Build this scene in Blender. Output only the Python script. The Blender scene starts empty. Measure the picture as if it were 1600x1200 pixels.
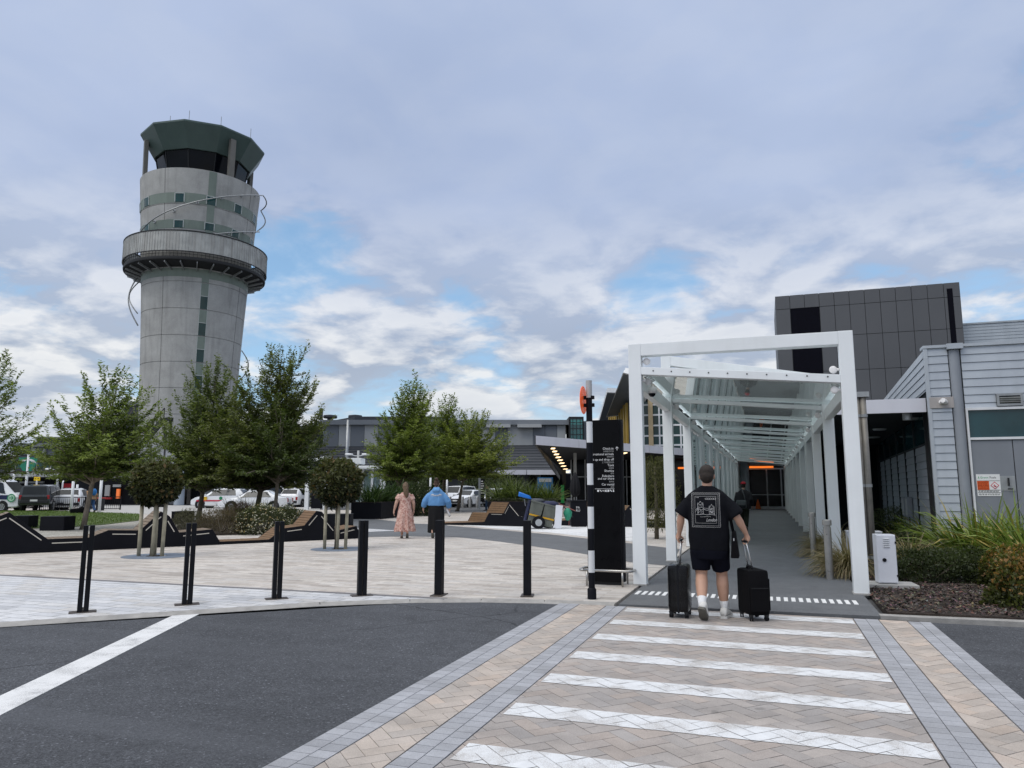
import bpy, bmesh, math, random
from mathutils import Vector, Matrix, Euler, noise as mnoise
from mathutils.bvhtree import BVHTree
R = math.radians
scene = bpy.context.scene
COL = scene.collection

# ---------------------------------------------------------------- camera (world +Y runs along the covered walkway, +X to its right)
CAM_H = 1.55
FPX = 1150.0
PITCH = math.atan(163 / FPX)
YAW = R(19.003)
cam_d = bpy.data.cameras.new("camera")
cam = bpy.data.objects.new("camera", cam_d)
COL.objects.link(cam)
cam.location = (0, 0, CAM_H)
cam.rotation_euler = (math.pi / 2 + PITCH, 0, YAW)
cam_d.sensor_fit = 'HORIZONTAL'
cam_d.sensor_width = 36.0
cam_d.lens = FPX / 1600 * 36
cam_d.clip_start = 0.05
cam_d.clip_end = 9000
scene.camera = cam
CY, SY = math.cos(YAW), math.sin(YAW)
CP, SP = math.cos(PITCH), math.sin(PITCH)


def fr(x, d):
    """survey frame (x to the side, d ahead of the standpoint) -> world X, Y"""
    return (x * CY - d * SY, x * SY + d * CY)


def at(px, py, d):
    """world point seen at a photo pixel, d metres ahead of the standpoint"""
    x = (px - 800) / FPX
    y = (600 - py) / FPX
    f, z = CP - y * SP, y * CP + SP
    t = d / f
    X, Y = fr(x * t, d)
    return Vector((X, Y, CAM_H + z * t))


def gp(px, py, z=0.0):
    """world point on a level surface seen at a photo pixel"""
    x = (px - 800) / FPX
    y = (600 - py) / FPX
    f, zz = CP - y * SP, y * CP + SP
    t = (z - CAM_H) / zz
    X, Y = fr(x * t, f * t)
    return Vector((X, Y, z))


def zat(py, d):
    return at(800, py, d).z


# ---------------------------------------------------------------- materials
def _nodes(name):
    m = bpy.data.materials.new(name)
    m.use_nodes = True
    nt = m.node_tree
    b = nt.nodes['Principled BSDF']
    return m, nt, b


def N(nt, typ, **kw):
    n = nt.nodes.new(typ)
    for k, v in kw.items():
        setattr(n, k, v)
    return n


def L(nt, a, b):
    nt.links.new(a, b)


def mixrgb(nt, fac, a, b, blend='MIX'):
    n = N(nt, 'ShaderNodeMix', data_type='RGBA', blend_type=blend)
    for sock, v in ((n.inputs[0], fac), (n.inputs[6], a), (n.inputs[7], b)):
        if isinstance(v, (int, float)):
            sock.default_value = v
        elif isinstance(v, (tuple, list)):
            sock.default_value = (*v[:3], 1)
        else:
            L(nt, v, sock)
    return n.outputs[2]


def math_n(nt, op, a, b=0.0, clamp=False):
    n = N(nt, 'ShaderNodeMath', operation=op, use_clamp=clamp)
    for s, v in ((n.inputs[0], a), (n.inputs[1], b)):
        if isinstance(v, (int, float)):
            s.default_value = v
        else:
            L(nt, v, s)
    return n.outputs[0]


def remap(nt, v, a, b, c=0.0, d=1.0):
    n = N(nt, 'ShaderNodeMapRange', clamp=True)
    L(nt, v, n.inputs[0])
    for i, x in enumerate((a, b, c, d)):
        n.inputs[1 + i].default_value = x
    return n.outputs[0]


def noise(nt, vec, scale, detail=3, rough=.55, dist=0.0):
    n = N(nt, 'ShaderNodeTexNoise')
    n.inputs['Scale'].default_value = scale
    n.inputs['Detail'].default_value = detail
    n.inputs['Roughness'].default_value = rough
    n.inputs['Distortion'].default_value = dist
    if vec is not None:
        L(nt, vec, n.inputs['Vector'])
    return n


def objco(nt, sc=(1, 1, 1), rot=(0, 0, 0)):
    tc = N(nt, 'ShaderNodeTexCoord')
    mp = N(nt, 'ShaderNodeMapping')
    mp.inputs['Scale'].default_value = sc
    mp.inputs['Rotation'].default_value = rot
    L(nt, tc.outputs['Object'], mp.inputs['Vector'])
    return mp.outputs[0]


def add_bump(nt, b, h, strength, dist=.02):
    bp = N(nt, 'ShaderNodeBump')
    bp.inputs['Strength'].default_value = strength
    bp.inputs['Distance'].default_value = dist
    L(nt, h, bp.inputs['Height'])
    L(nt, bp.outputs[0], b.inputs['Normal'])


def M(name, col, rough=.6, metal=0.0, var=.12, scale=4.0, bump=0.0, bscale=80.0, streak=0.0, dirt=None, coat=0.0, spec=.32):
    """painted / solid surface with uneven tone; streak = vertical water marks"""
    m, nt, b = _nodes(name)
    v = objco(nt)
    n = noise(nt, v, scale, 5, .6)
    lo = tuple(max(0, c * (1 - var)) for c in col)
    hi = tuple(min(1, c * (1 + var)) for c in col)
    f = remap(nt, n.outputs[0], .3, .7)
    c = mixrgb(nt, f, lo, hi)
    if streak:
        v2 = objco(nt, (1, 1, .06))
        n2 = noise(nt, v2, scale * 2.2, 4, .6)
        f2 = remap(nt, n2.outputs[0], .45, .75)
        d = dirt or tuple(x * .45 for x in col)
        c = mixrgb(nt, math_n(nt, 'MULTIPLY', f2, streak), c, d)
    L(nt, c, b.inputs['Base Color'])
    b.inputs['Metallic'].default_value = metal
    b.inputs['Specular IOR Level'].default_value = spec
    if coat:
        b.inputs['Coat Weight'].default_value = coat
        b.inputs['Coat Roughness'].default_value = .08
    r = remap(nt, n.outputs[0], .25, .75, max(.02, rough - .08), min(1, rough + .1))
    L(nt, r, b.inputs['Roughness'])
    if bump:
        n3 = noise(nt, v, bscale, 4, .6)
        add_bump(nt, b, n3.outputs[0], bump)
    return m


def M_attr(name, rough=.55, trans=0.0, var=.1, scale=3.0, bump=0.0, bscale=200.0, spec=.4):
    """colour read from the mesh's own 'col' attribute"""
    m, nt, b = _nodes(name)
    a = N(nt, 'ShaderNodeAttribute', attribute_name='col')
    v = objco(nt)
    n = noise(nt, v, scale, 4, .6)
    f = remap(nt, n.outputs[0], .3, .7, 1 - var, 1 + var)
    c = mixrgb(nt, 1.0, a.outputs['Color'], f, 'MULTIPLY')
    L(nt, c, b.inputs['Base Color'])
    b.inputs['Roughness'].default_value = rough
    b.inputs['Specular IOR Level'].default_value = spec
    if bump:
        n3 = noise(nt, v, bscale, 3, .6)
        add_bump(nt, b, n3.outputs[0], bump, .004)
    if trans:
        t = N(nt, 'ShaderNodeBsdfTranslucent')
        L(nt, mixrgb(nt, 1.0, c, (1.0, 1.15, .55), 'MULTIPLY'), t.inputs['Color'])
        ms = N(nt, 'ShaderNodeMixShader')
        ms.inputs[0].default_value = trans
        L(nt, b.outputs[0], ms.inputs[1])
        L(nt, t.outputs[0], ms.inputs[2])
        out = nt.nodes['Material Output']
        L(nt, ms.outputs[0], out.inputs['Surface'])
    return m


def M_glass(name, tint=(.75, .85, .86), alpha=.35, rough=.03, refl=1.0):
    """thin sheet glass: clear film plus fresnel reflection"""
    m, nt, b = _nodes(name)
    nt.nodes.remove(b)
    tr = N(nt, 'ShaderNodeBsdfTransparent')
    tr.inputs[0].default_value = (*tint, 1)
    gl = N(nt, 'ShaderNodeBsdfGlossy')
    gl.inputs['Roughness'].default_value = rough
    gl.inputs['Color'].default_value = (.9 * refl, .95 * refl, .95 * refl, 1)
    dd = N(nt, 'ShaderNodeBsdfDiffuse')
    dd.inputs[0].default_value = (.62, .70, .71, 1)
    dt = N(nt, 'ShaderNodeBsdfTranslucent')
    dt.inputs[0].default_value = (.86, .92, .925, 1)
    df = N(nt, 'ShaderNodeMixShader')
    df.inputs[0].default_value = .75
    L(nt, dd.outputs[0], df.inputs[1])
    L(nt, dt.outputs[0], df.inputs[2])
    fz = N(nt, 'ShaderNodeFresnel')
    fz.inputs[0].default_value = 1.5
    n = noise(nt, objco(nt), 1.7, 3)
    m1 = N(nt, 'ShaderNodeMixShader')
    L(nt, remap(nt, n.outputs[0], .3, .75, alpha * .6, alpha * 1.3), m1.inputs[0])
    L(nt, tr.outputs[0], m1.inputs[1])
    L(nt, df.outputs[0], m1.inputs[2])
    m2 = N(nt, 'ShaderNodeMixShader')
    L(nt, math_n(nt, 'MULTIPLY', fz.outputs[0], 1.5, True), m2.inputs[0])
    L(nt, m1.outputs[0], m2.inputs[1])
    L(nt, gl.outputs[0], m2.inputs[2])
    L(nt, m2.outputs[0], nt.nodes['Material Output'].inputs['Surface'])
    return m


def M_emit(name, col, s):
    m, nt, b = _nodes(name)
    b.inputs['Base Color'].default_value = (*col, 1)
    b.inputs['Emission Color'].default_value = (*col, 1)
    n = noise(nt, objco(nt), 3)
    L(nt, remap(nt, n.outputs[0], .2, .8, s * .8, s * 1.2), b.inputs['Emission Strength'])
    return m


# ---------------------------------------------------------------- mesh builder
class MB:
    def __init__(self):
        self.v, self.f, self.mi, self.c = [], [], [], []
        self.cur = 0
        self.col = None

    def add(self, vs, fs, T=None):
        o = len(self.v)
        if T is not None:
            vs = [T @ Vector(p) for p in vs]
        self.v.extend(tuple(p) for p in vs)
        for f in fs:
            self.f.append(tuple(i + o for i in f))
            self.mi.append(self.cur)
            self.c.append(self.col)
        return self

    def box(self, c, s, rot=None, T=None):
        x, y, z = s[0] / 2, s[1] / 2, s[2] / 2
        vs = [Vector(p) for p in ((-x, -y, -z), (x, -y, -z), (x, y, -z), (-x, y, -z), (-x, -y, z), (x, -y, z), (x, y, z), (-x, y, z))]
        if rot is not None:
            m = rot if isinstance(rot, Matrix) else Euler(rot).to_matrix()
            vs = [m @ p for p in vs]
        vs = [p + Vector(c) for p in vs]
        return self.add(vs, [(3, 2, 1, 0), (4, 5, 6, 7), (0, 1, 5, 4), (1, 2, 6, 5), (2, 3, 7, 6), (3, 0, 4, 7)], T)

    def box2(self, a, b, T=None):
        return self.box([(a[i] + b[i]) / 2 for i in range(3)], [abs(b[i] - a[i]) for i in range(3)], None, T)

    def bar(self, a, b, w, h, up=(0, 0, 1), T=None):
        """rectangular bar from a to b, w across, h along 'up'"""
        a, b = Vector(a), Vector(b)
        d = (b - a)
        y = d.normalized()
        u = Vector(up)
        x = y.cross(u)
        if x.length < 1e-5:
            x = y.cross(Vector((0, 1, 0)))
        x.normalize()
        z = x.cross(y).normalized()
        m = Matrix((x, y, z)).transposed()
        return self.box((a + b) / 2, (w, d.length, h), m, T)

    def prism(self, poly, z0, z1, T=None, cap0=True):
        n = len(poly)
        vs = [(p[0], p[1], z0) for p in poly] + [(p[0], p[1], z1) for p in poly]
        fs = [tuple(range(n, 2 * n))]
        if cap0:
            fs.append(tuple(reversed(range(n))))
        fs += [(i, (i + 1) % n, n + (i + 1) % n, n + i) for i in range(n)]
        return self.add(vs, fs, T)

    def extr(self, poly, o, ax, ay, az, depth, T=None):
        """2-D polygon in the (ax, ay) plane at o, pushed depth along az"""
        o, ax, ay, az = Vector(o), Vector(ax), Vector(ay), Vector(az)
        n = len(poly)
        a = [o + ax * p[0] + ay * p[1] for p in poly]
        vs = a + [p + az * depth for p in a]
        fs = [tuple(reversed(range(n))), tuple(range(n, 2 * n))]
        fs += [(i, (i + 1) % n, n + (i + 1) % n, n + i) for i in range(n)]
        return self.add(vs, fs, T)

    def quad(self, a, b, c, d, T=None):
        return self.add([a, b, c, d], [(0, 1, 2, 3)], T)

    def tube(self, pts, r, n=8, cap=True, T=None):
        pts = [Vector(p) for p in pts]
        rs = r if isinstance(r, (list, tuple)) else [r] * len(pts)
        vs, fs = [], []
        px = None
        for i, p in enumerate(pts):
            d = (pts[min(i + 1, len(pts) - 1)] - pts[max(i - 1, 0)]).normalized()
            if px is None:
                px = d.cross(Vector((0, 0, 1)))
                if px.length < .05:
                    px = d.cross(Vector((1, 0, 0)))
            px = (px - d * px.dot(d)).normalized()
            py = d.cross(px)
            for k in range(n):
                a = 2 * math.pi * k / n
                vs.append(p + (px * math.cos(a) + py * math.sin(a)) * rs[i])
        for i in range(len(pts) - 1):
            for k in range(n):
                fs.append((i * n + k, i * n + (k + 1) % n, (i + 1) * n + (k + 1) % n, (i + 1) * n + k))
        if cap:
            fs.append(tuple(reversed(range(n))))
            fs.append(tuple(range((len(pts) - 1) * n, len(pts) * n)))
        return self.add(vs, fs, T)

    def lathe(self, prof, n=24, c=(0, 0, 0), a0=0.0, a1=2 * math.pi, T=None, cap=False):
        """profile [(r, z)] turned about z"""
        full = abs(a1 - a0 - 2 * math.pi) < 1e-6
        m = n if full else n + 1
        vs, fs = [], []
        for r, z in prof:
            for k in range(m):
                a = a0 + (a1 - a0) * k / n
                vs.append((c[0] + r * math.cos(a), c[1] + r * math.sin(a), c[2] + z))
        for i in range(len(prof) - 1):
            for k in range(n):
                k2 = (k + 1) % m
                fs.append((i * m + k, i * m + k2, (i + 1) * m + k2, (i + 1) * m + k))
        if cap:
            fs.append(tuple(reversed(range(m))))
            fs.append(tuple(range((len(prof) - 1) * m, len(prof) * m)))
        return self.add(vs, fs, T)

    def rings(self, rings, cap=True, T=None):
        """loft through rings of equal vertex count"""
        n = len(rings[0])
        vs = [p for r in rings for p in r]
        fs = []
        for i in range(len(rings) - 1):
            for k in range(n):
                fs.append((i * n + k, i * n + (k + 1) % n, (i + 1) * n + (k + 1) % n, (i + 1) * n + k))
        if cap:
            fs.append(tuple(reversed(range(n))))
            fs.append(tuple(range((len(rings) - 1) * n, len(rings) * n)))
        return self.add(vs, fs, T)

    def mesh(self, name, mats, smooth=False):
        me = bpy.data.meshes.new(name)
        me.from_pydata(self.v, [], self.f)
        mats = mats if isinstance(mats, (list, tuple)) else [mats]
        for m in mats:
            me.materials.append(m)
        if len(mats) > 1:
            me.polygons.foreach_set('material_index', self.mi)
        if any(c is not None for c in self.c):
            at_ = me.color_attributes.new('col', 'FLOAT_COLOR', 'CORNER')
            buf = []
            for f, c in zip(self.f, self.c):
                c = c or (1, 1, 1)
                buf.extend((c[0], c[1], c[2], 1.0) * len(f))
            at_.data.foreach_set('color', buf)
        if smooth:
            me.polygons.foreach_set('use_smooth', [True] * len(me.polygons))
        me.update()
        return me

    def build(self, name, mats, parent=None, smooth=False, bevel=0.0, loc=None, autos=None, fix=False):
        me = self.mesh(name, mats, smooth or autos is not None)
        if fix or bevel:
            bm = bmesh.new()
            bm.from_mesh(me)
            bmesh.ops.recalc_face_normals(bm, faces=bm.faces)
            if bevel:
                es = [e for e in bm.edges if len(e.link_faces) == 2 and e.calc_face_angle(0) > .5]
                bmesh.ops.bevel(bm, geom=es, offset=bevel, segments=2, affect='EDGES', profile=.6, clamp_overlap=True)
            bm.to_mesh(me)
            bm.free()
        if autos is not None:
            me.set_sharp_from_angle(angle=R(autos))
        o = bpy.data.objects.new(name, me)
        COL.objects.link(o)
        if parent is not None:
            o.parent = parent
        if loc is not None:
            o.location = loc
        return o


def tag(o, label, cat, group=None):
    o['label'] = label
    o['category'] = cat
    if group:
        o['group'] = group
    return o


def empty(name, label, cat, loc=(0, 0, 0), rz=0.0, group=None):
    o = bpy.data.objects.new(name, None)
    o.empty_display_size = .2
    COL.objects.link(o)
    o.location = loc
    o.rotation_euler = (0, 0, rz)
    return tag(o, label, cat, group)


def struct(o):
    o['kind'] = 'structure'
    return o


def kids(o):
    return [c for c in bpy.data.objects if c.parent == o]


def dup(root, loc, rz=None, label=None, scale=None):
    r = root.copy()
    COL.objects.link(r)
    r.location = loc
    if rz is not None:
        r.rotation_euler = (0, 0, rz)
    if scale:
        r.scale = (scale,) * 3
    if label:
        r['label'] = label
    for ch in kids(root):
        c = ch.copy()
        COL.objects.link(c)
        c.parent = r
        for g in kids(ch):
            d = g.copy()
            COL.objects.link(d)
            d.parent = c
    return r


def clip_poly(poly, x0, x1, y0, y1):
    def cut(p, f, inter):
        out = []
        for i in range(len(p)):
            a, b = p[i], p[(i + 1) % len(p)]
            fa, fb = f(a), f(b)
            if fa >= 0:
                out.append(a)
            if fa * fb < 0:
                t = fa / (fa - fb)
                out.append((a[0] + (b[0] - a[0]) * t, a[1] + (b[1] - a[1]) * t))
        return out
    for f in (lambda p: p[0] - x0, lambda p: x1 - p[0], lambda p: p[1] - y0, lambda p: y1 - p[1]):
        if len(poly) < 3:
            return []
        poly = cut(poly, f, None)
    return poly if len(poly) > 2 else []


bench_scene = bpy.data.scenes.new('workbench')   # a side scene where single objects are evaluated


def baked(o):
    """evaluated mesh of one object"""
    bench_scene.collection.objects.link(o)
    dg = bench_scene.view_layers[0].depsgraph
    dg.update()
    me = bpy.data.meshes.new_from_object(o.evaluated_get(dg))
    bench_scene.collection.objects.unlink(o)
    return me


def text_mesh(body, size, align='LEFT', depth=0.0):
    cu = bpy.data.curves.new('t', 'FONT')
    cu.body = body
    cu.size = size
    cu.align_x = align
    cu.extrude = depth
    cu.resolution_u = 2
    o = bpy.data.objects.new('t', cu)
    me = baked(o)
    bpy.data.objects.remove(o)
    vs = [v.co.copy() for v in me.vertices]
    fs = [tuple(p.vertices) for p in me.polygons]
    bpy.data.meshes.remove(me)
    return vs, fs


def eval_copy(o):
    """replace a modified object's mesh by its evaluated result"""
    me = baked(o)
    o.modifiers.clear()
    old = o.data
    o.data = me
    bpy.data.meshes.remove(old)
    return o
# ---------------------------------------------------------------- daylight: broken cloud under a clear sky, soft sun through cloud
SUN_EL, SUN_AZ = R(52), R(215)          # azimuth measured from +Y towards +X
w = bpy.data.worlds.new("World")
scene.world = w
w.use_nodes = True
nt = w.node_tree
nt.nodes.clear()
out = N(nt, 'ShaderNodeOutputWorld')
sky = N(nt, 'ShaderNodeTexSky', sky_type='NISHITA')
sky.sun_disc = False
sky.sun_elevation = SUN_EL
sky.sun_rotation = SUN_AZ
sky.air_density = 1.0
sky.dust_density = .6
sky.ozone_density = 1.5
bg_sky = N(nt, 'ShaderNodeBackground')
bg_sky.inputs[1].default_value = .15
L(nt, sky.outputs[0], bg_sky.inputs[0])
tc = N(nt, 'ShaderNodeTexCoord')
nrm = N(nt, 'ShaderNodeVectorMath', operation='NORMALIZE')
L(nt, tc.outputs['Generated'], nrm.inputs[0])
D = nrm.outputs[0]
sep = N(nt, 'ShaderNodeSeparateXYZ')
L(nt, D, sep.inputs[0])
zc = math_n(nt, 'MAXIMUM', sep.outputs[2], 0.0)
# flat cloud deck: direction projected on a level plane
zz = math_n(nt, 'ADD', zc, .22)


def deck(k):
    c = N(nt, 'ShaderNodeCombineXYZ')
    L(nt, math_n(nt, 'DIVIDE', sep.outputs[0], math_n(nt, 'MULTIPLY', zz, k)), c.inputs[0])
    L(nt, math_n(nt, 'DIVIDE', sep.outputs[1], math_n(nt, 'MULTIPLY', zz, k)), c.inputs[1])
    c.inputs[2].default_value = 3.7
    return c.outputs[0]


P = deck(1.0)
PU = deck(1.07)
elev = math_n(nt, 'ARCSINE', sep.outputs[2])


def cloud_n(vec):
    a_ = noise(nt, vec, 1.5, 3, .5, .2).outputs[0]
    b_ = noise(nt, vec, 4.2, 6, .55, .25).outputs[0]
    return math_n(nt, 'ADD', math_n(nt, 'MULTIPLY', a_, .5), math_n(nt, 'MULTIPLY', b_, .5))


def blob(px, py, rad):
    """soft weight around one direction of the sky"""
    v = (at(px, py, 100.0) - Vector((0, 0, CAM_H))).normalized()
    dp = N(nt, 'ShaderNodeVectorMath', operation='DOT_PRODUCT')
    L(nt, D, dp.inputs[0])
    dp.inputs[1].default_value = v
    f = remap(nt, dp.outputs[1], math.cos(rad), 1.0)
    return math_n(nt, 'SMOOTH_MIN', f, .7) if False else f


n0 = cloud_n(P)
n1 = cloud_n(PU)
bias = remap(nt, elev, R(14), R(23), .02, .17)
for px, py, rad, wgt in ((450, 345, R(7), .085), (560, 350, R(6), .085), (400, 490, R(7), .10), (985, 520, R(5), .07), (970, 408, R(6), .08),
                         (1590, 180, R(7), .17), (1240, 390, R(7), .06), (350, 590, R(6), .05), (1060, 430, R(5), .05)):
    bias = math_n(nt, 'SUBTRACT', bias, math_n(nt, 'MULTIPLY', blob(px, py, rad), wgt))
cov = math_n(nt, 'ADD', n0, bias)
mask = remap(nt, cov, .30, .51)
mask = math_n(nt, 'MAXIMUM', mask, remap(nt, elev, R(0), R(10), .85, .30))
# light on the deck: bright upper edges, lavender-grey bellies
relief = math_n(nt, 'SUBTRACT', n0, n1)
lit = remap(nt, relief, -.045, .065)
dens = remap(nt, cov, .45, .70)
low = remap(nt, elev, R(9), R(22), 1.0, 0.0)
soft = noise(nt, P, 1.5, 4, .5, .2).outputs[0]
c_hi = mixrgb(nt, remap(nt, soft, .34, .66), (.415, .505, .705), (.495, .585, .790))
c_hi = mixrgb(nt, math_n(nt, 'MULTIPLY', lit, .15), c_hi, (.66, .71, .81))
c_lo = mixrgb(nt, lit, (.43, .50, .62), (.97, .97, .96))
c_lo = mixrgb(nt, math_n(nt, 'MULTIPLY', dens, .40), c_lo, (.46, .52, .62))
c_cl = mixrgb(nt, low, c_hi, c_lo)
thin = remap(nt, cov, .36, .47)
c_cl = mixrgb(nt, thin, (.33, .66, 1.0), c_cl)
haze = remap(nt, elev, R(0), R(9), .55, 0.0)
c_cl = mixrgb(nt, haze, c_cl, (.66, .71, .79))
# broad darker bank
bank = noise(nt, P, .7, 3, .5, .1)
c_cl = mixrgb(nt, remap(nt, bank.outputs[0], .42, .62, 0, .6), c_cl, mixrgb(nt, 1.0, c_cl, (.84, .86, .90), 'MULTIPLY'))
# overhead (well above the view) the sheet is whiter
c_cl = mixrgb(nt, remap(nt, elev, R(36), R(58)), c_cl, (.60, .605, .61))
# an overcast sky grows brighter towards the zenith
zen = remap(nt, elev, R(36), R(72), 1.0, 3.0)
bg_cl = N(nt, 'ShaderNodeBackground')
L(nt, c_cl, bg_cl.inputs[0])
L(nt, zen, bg_cl.inputs[1])
mx = N(nt, 'ShaderNodeMixShader')
L(nt, math_n(nt, 'MULTIPLY', mask, .97), mx.inputs[0])
L(nt, bg_sky.outputs[0], mx.inputs[1])
L(nt, bg_cl.outputs[0], mx.inputs[2])
L(nt, mx.outputs[0], out.inputs[0])

sl = bpy.data.lights.new("sun", 'SUN')
sl.energy = 1.5
sl.angle = R(40)
sl.color = (1.0, .965, .91)
so = bpy.data.objects.new("sun", sl)
COL.objects.link(so)
sd = Vector((math.sin(SUN_AZ) * math.cos(SUN_EL), math.cos(SUN_AZ) * math.cos(SUN_EL), math.sin(SUN_EL)))
so.rotation_euler = (-sd).to_track_quat('-Z', 'Y').to_euler()
so.location = (0, 0, 60)
scene.view_settings.view_transform = 'Standard'
scene.view_settings.look = 'None'
scene.view_settings.exposure = 0
scene.view_settings.gamma = 1
scene.render.engine = 'CYCLES'
scene.cycles.max_bounces = 8
scene.cycles.transparent_max_bounces = 24
scene.cycles.use_denoising = True
# ---------------------------------------------------------------- ground, road, crossing, plaza, walkway
random.seed(11)


def M_asphalt(name, col, grain=.5, coarse=420, patch=.25, wear=0.0):
    m, nt, b = _nodes(name)
    v = objco(nt)
    big = noise(nt, v, .35, 5, .6)
    mid = noise(nt, v, 3, 5, .65)
    fine = noise(nt, v, coarse / 3, 3, .7)
    sp = N(nt, 'ShaderNodeTexVoronoi')
    sp.inputs['Scale'].default_value = coarse / 4
    L(nt, v, sp.inputs['Vector'])
    f = remap(nt, big.outputs[0], .3, .7, 1 - patch, 1 + patch)
    f = math_n(nt, 'MULTIPLY', f, remap(nt, mid.outputs[0], .3, .7, .88, 1.12))
    f = math_n(nt, 'MULTIPLY', f, remap(nt, fine.outputs[0], .3, .7, 1 - grain * .6, 1 + grain * .6))
    sepc = N(nt, 'ShaderNodeSeparateColor')
    L(nt, sp.outputs['Color'], sepc.inputs[0])
    g = remap(nt, sepc.outputs[0], 0, 1, 1 - grain * .5, 1 + grain * .5)
    st = remap(nt, sepc.outputs[1], .955, 1.0, 0, 2.2 * grain)
    f = math_n(nt, 'MULTIPLY', f, math_n(nt, 'ADD', g, st))
    c = mixrgb(nt, 1.0, col, f, 'MULTIPLY')
    if wear:
        # wheel paths along the traffic direction, oil spots, a few sealed cracks
        tr_ = noise(nt, objco(nt, (.05, 1.1, 1), (0, 0, R(-10))), 1.3, 3, .5)
        c = mixrgb(nt, math_n(nt, 'MULTIPLY', remap(nt, tr_.outputs[0], .48, .66), wear), c, tuple(x * 1.7 for x in col))
        oil = noise(nt, v, 2.1, 2, .5)
        c = mixrgb(nt, math_n(nt, 'MULTIPLY', remap(nt, oil.outputs[0], .66, .76), wear), c, tuple(x * .45 for x in col))
        cr = N(nt, 'ShaderNodeTexVoronoi', feature='DISTANCE_TO_EDGE')
        cr.inputs['Scale'].default_value = .22
        dv_ = noise(nt, v, 1.5, 4, .6)
        wv = N(nt, 'ShaderNodeMix', data_type='VECTOR')
        wv.inputs[0].default_value = .22
        L(nt, v, wv.inputs[4])
        L(nt, dv_.outputs['Color'], wv.inputs[5])
        L(nt, wv.outputs[1], cr.inputs['Vector'])
        gate = noise(nt, v, .3, 2, .5)
        ck = math_n(nt, 'MULTIPLY', remap(nt, cr.outputs['Distance'], .0012, .003, 1, 0), remap(nt, gate.outputs[0], .5, .56))
        c = mixrgb(nt, math_n(nt, 'MULTIPLY', ck, .7), c, tuple(x * .3 for x in col))
    L(nt, c, b.inputs['Base Color'])
    b.inputs['Roughness'].default_value = .85
    b.inputs['Specular IOR Level'].default_value = .25
    add_bump(nt, b, sp.outputs['Distance'], .5, .006)
    return m


def M_brickwork(name):
    """concrete pavers coloured per block, with grain, scuffs and tyre marks"""
    m, nt, b = _nodes(name)
    a = N(nt, 'ShaderNodeAttribute', attribute_name='col')
    v = objco(nt)
    g1 = noise(nt, v, 170, 3, .7)
    g2 = noise(nt, v, 4, 5, .65)
    f = math_n(nt, 'MULTIPLY', remap(nt, g1.outputs[0], .3, .7, .80, 1.20), remap(nt, g2.outputs[0], .3, .7, .90, 1.10))
    c = mixrgb(nt, 1.0, a.outputs['Color'], f, 'MULTIPLY')
    ty = noise(nt, objco(nt, (.05, 1.4, 1)), 1.2, 4, .55)
    c = mixrgb(nt, math_n(nt, 'MULTIPLY', remap(nt, ty.outputs[0], .50, .70), .30), c, (.13, .125, .12))
    sp = noise(nt, v, 5.5, 2, .5)
    c = mixrgb(nt, math_n(nt, 'MULTIPLY', remap(nt, sp.outputs[0], .70, .76), .35), c, (.09, .085, .08))
    L(nt, c, b.inputs['Base Color'])
    b.inputs['Roughness'].default_value = .85
    b.inputs['Specular IOR Level'].default_value = .22
    add_bump(nt, b, g1.outputs[0], .5, .004)
    return m


def M_pavers(name, cols, bw, bh, joint, jcol, rot=0.0, rough=.75, var=.12):
    """flat paving laid in courses; colours picked per slab"""
    m, nt, b = _nodes(name)
    v = objco(nt, (1, 1, 1), (0, 0, rot))
    br = N(nt, 'ShaderNodeTexBrick')
    br.offset = .37
    br.offset_frequency = 2
    br.inputs['Scale'].default_value = 1.0
    br.inputs['Brick Width'].default_value = bw
    br.inputs['Row Height'].default_value = bh
    br.inputs['Mortar Size'].default_value = joint
    br.inputs['Mortar Smooth'].default_value = .3
    br.inputs['Bias'].default_value = 0.0
    br.inputs['Color1'].default_value = (0, 0, 0, 1)
    br.inputs['Color2'].default_value = (1, 1, 1, 1)
    br.inputs['Mortar'].default_value = (.5, .5, .5, 1)
    L(nt, v, br.inputs['Vector'])
    rp = N(nt, 'ShaderNodeValToRGB')
    e = rp.color_ramp.elements
    while len(e) < len(cols):
        e.new(.5)
    for i, c in enumerate(cols):
        e[i].position = i / (len(cols) - 1)
        e[i].color = (*c, 1)
    L(nt, br.outputs['Color'], rp.inputs[0])
    n = noise(nt, v, 9, 5, .65)
    n2 = noise(nt, v, .5, 4, .6)
    n3 = noise(nt, v, 150, 2, .6)
    f = math_n(nt, 'MULTIPLY', remap(nt, n.outputs[0], .3, .7, 1 - var, 1 + var), remap(nt, n2.outputs[0], .3, .7, .88, 1.1))
    f = math_n(nt, 'MULTIPLY', f, remap(nt, n3.outputs[0], .3, .7, .9, 1.1))
    c = mixrgb(nt, 1.0, rp.outputs[0], f, 'MULTIPLY')
    c = mixrgb(nt, br.outputs['Fac'], c, jcol)
    L(nt, c, b.inputs['Base Color'])
    b.inputs['Roughness'].default_value = rough
    b.inputs['Specular IOR Level'].default_value = .3
    inv = math_n(nt, 'SUBTRACT', 1.0, br.outputs['Fac'])
    add_bump(nt, b, math_n(nt, 'ADD', inv, math_n(nt, 'MULTIPLY', n3.outputs[0], .2)), .35, .006)
    return m


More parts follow.
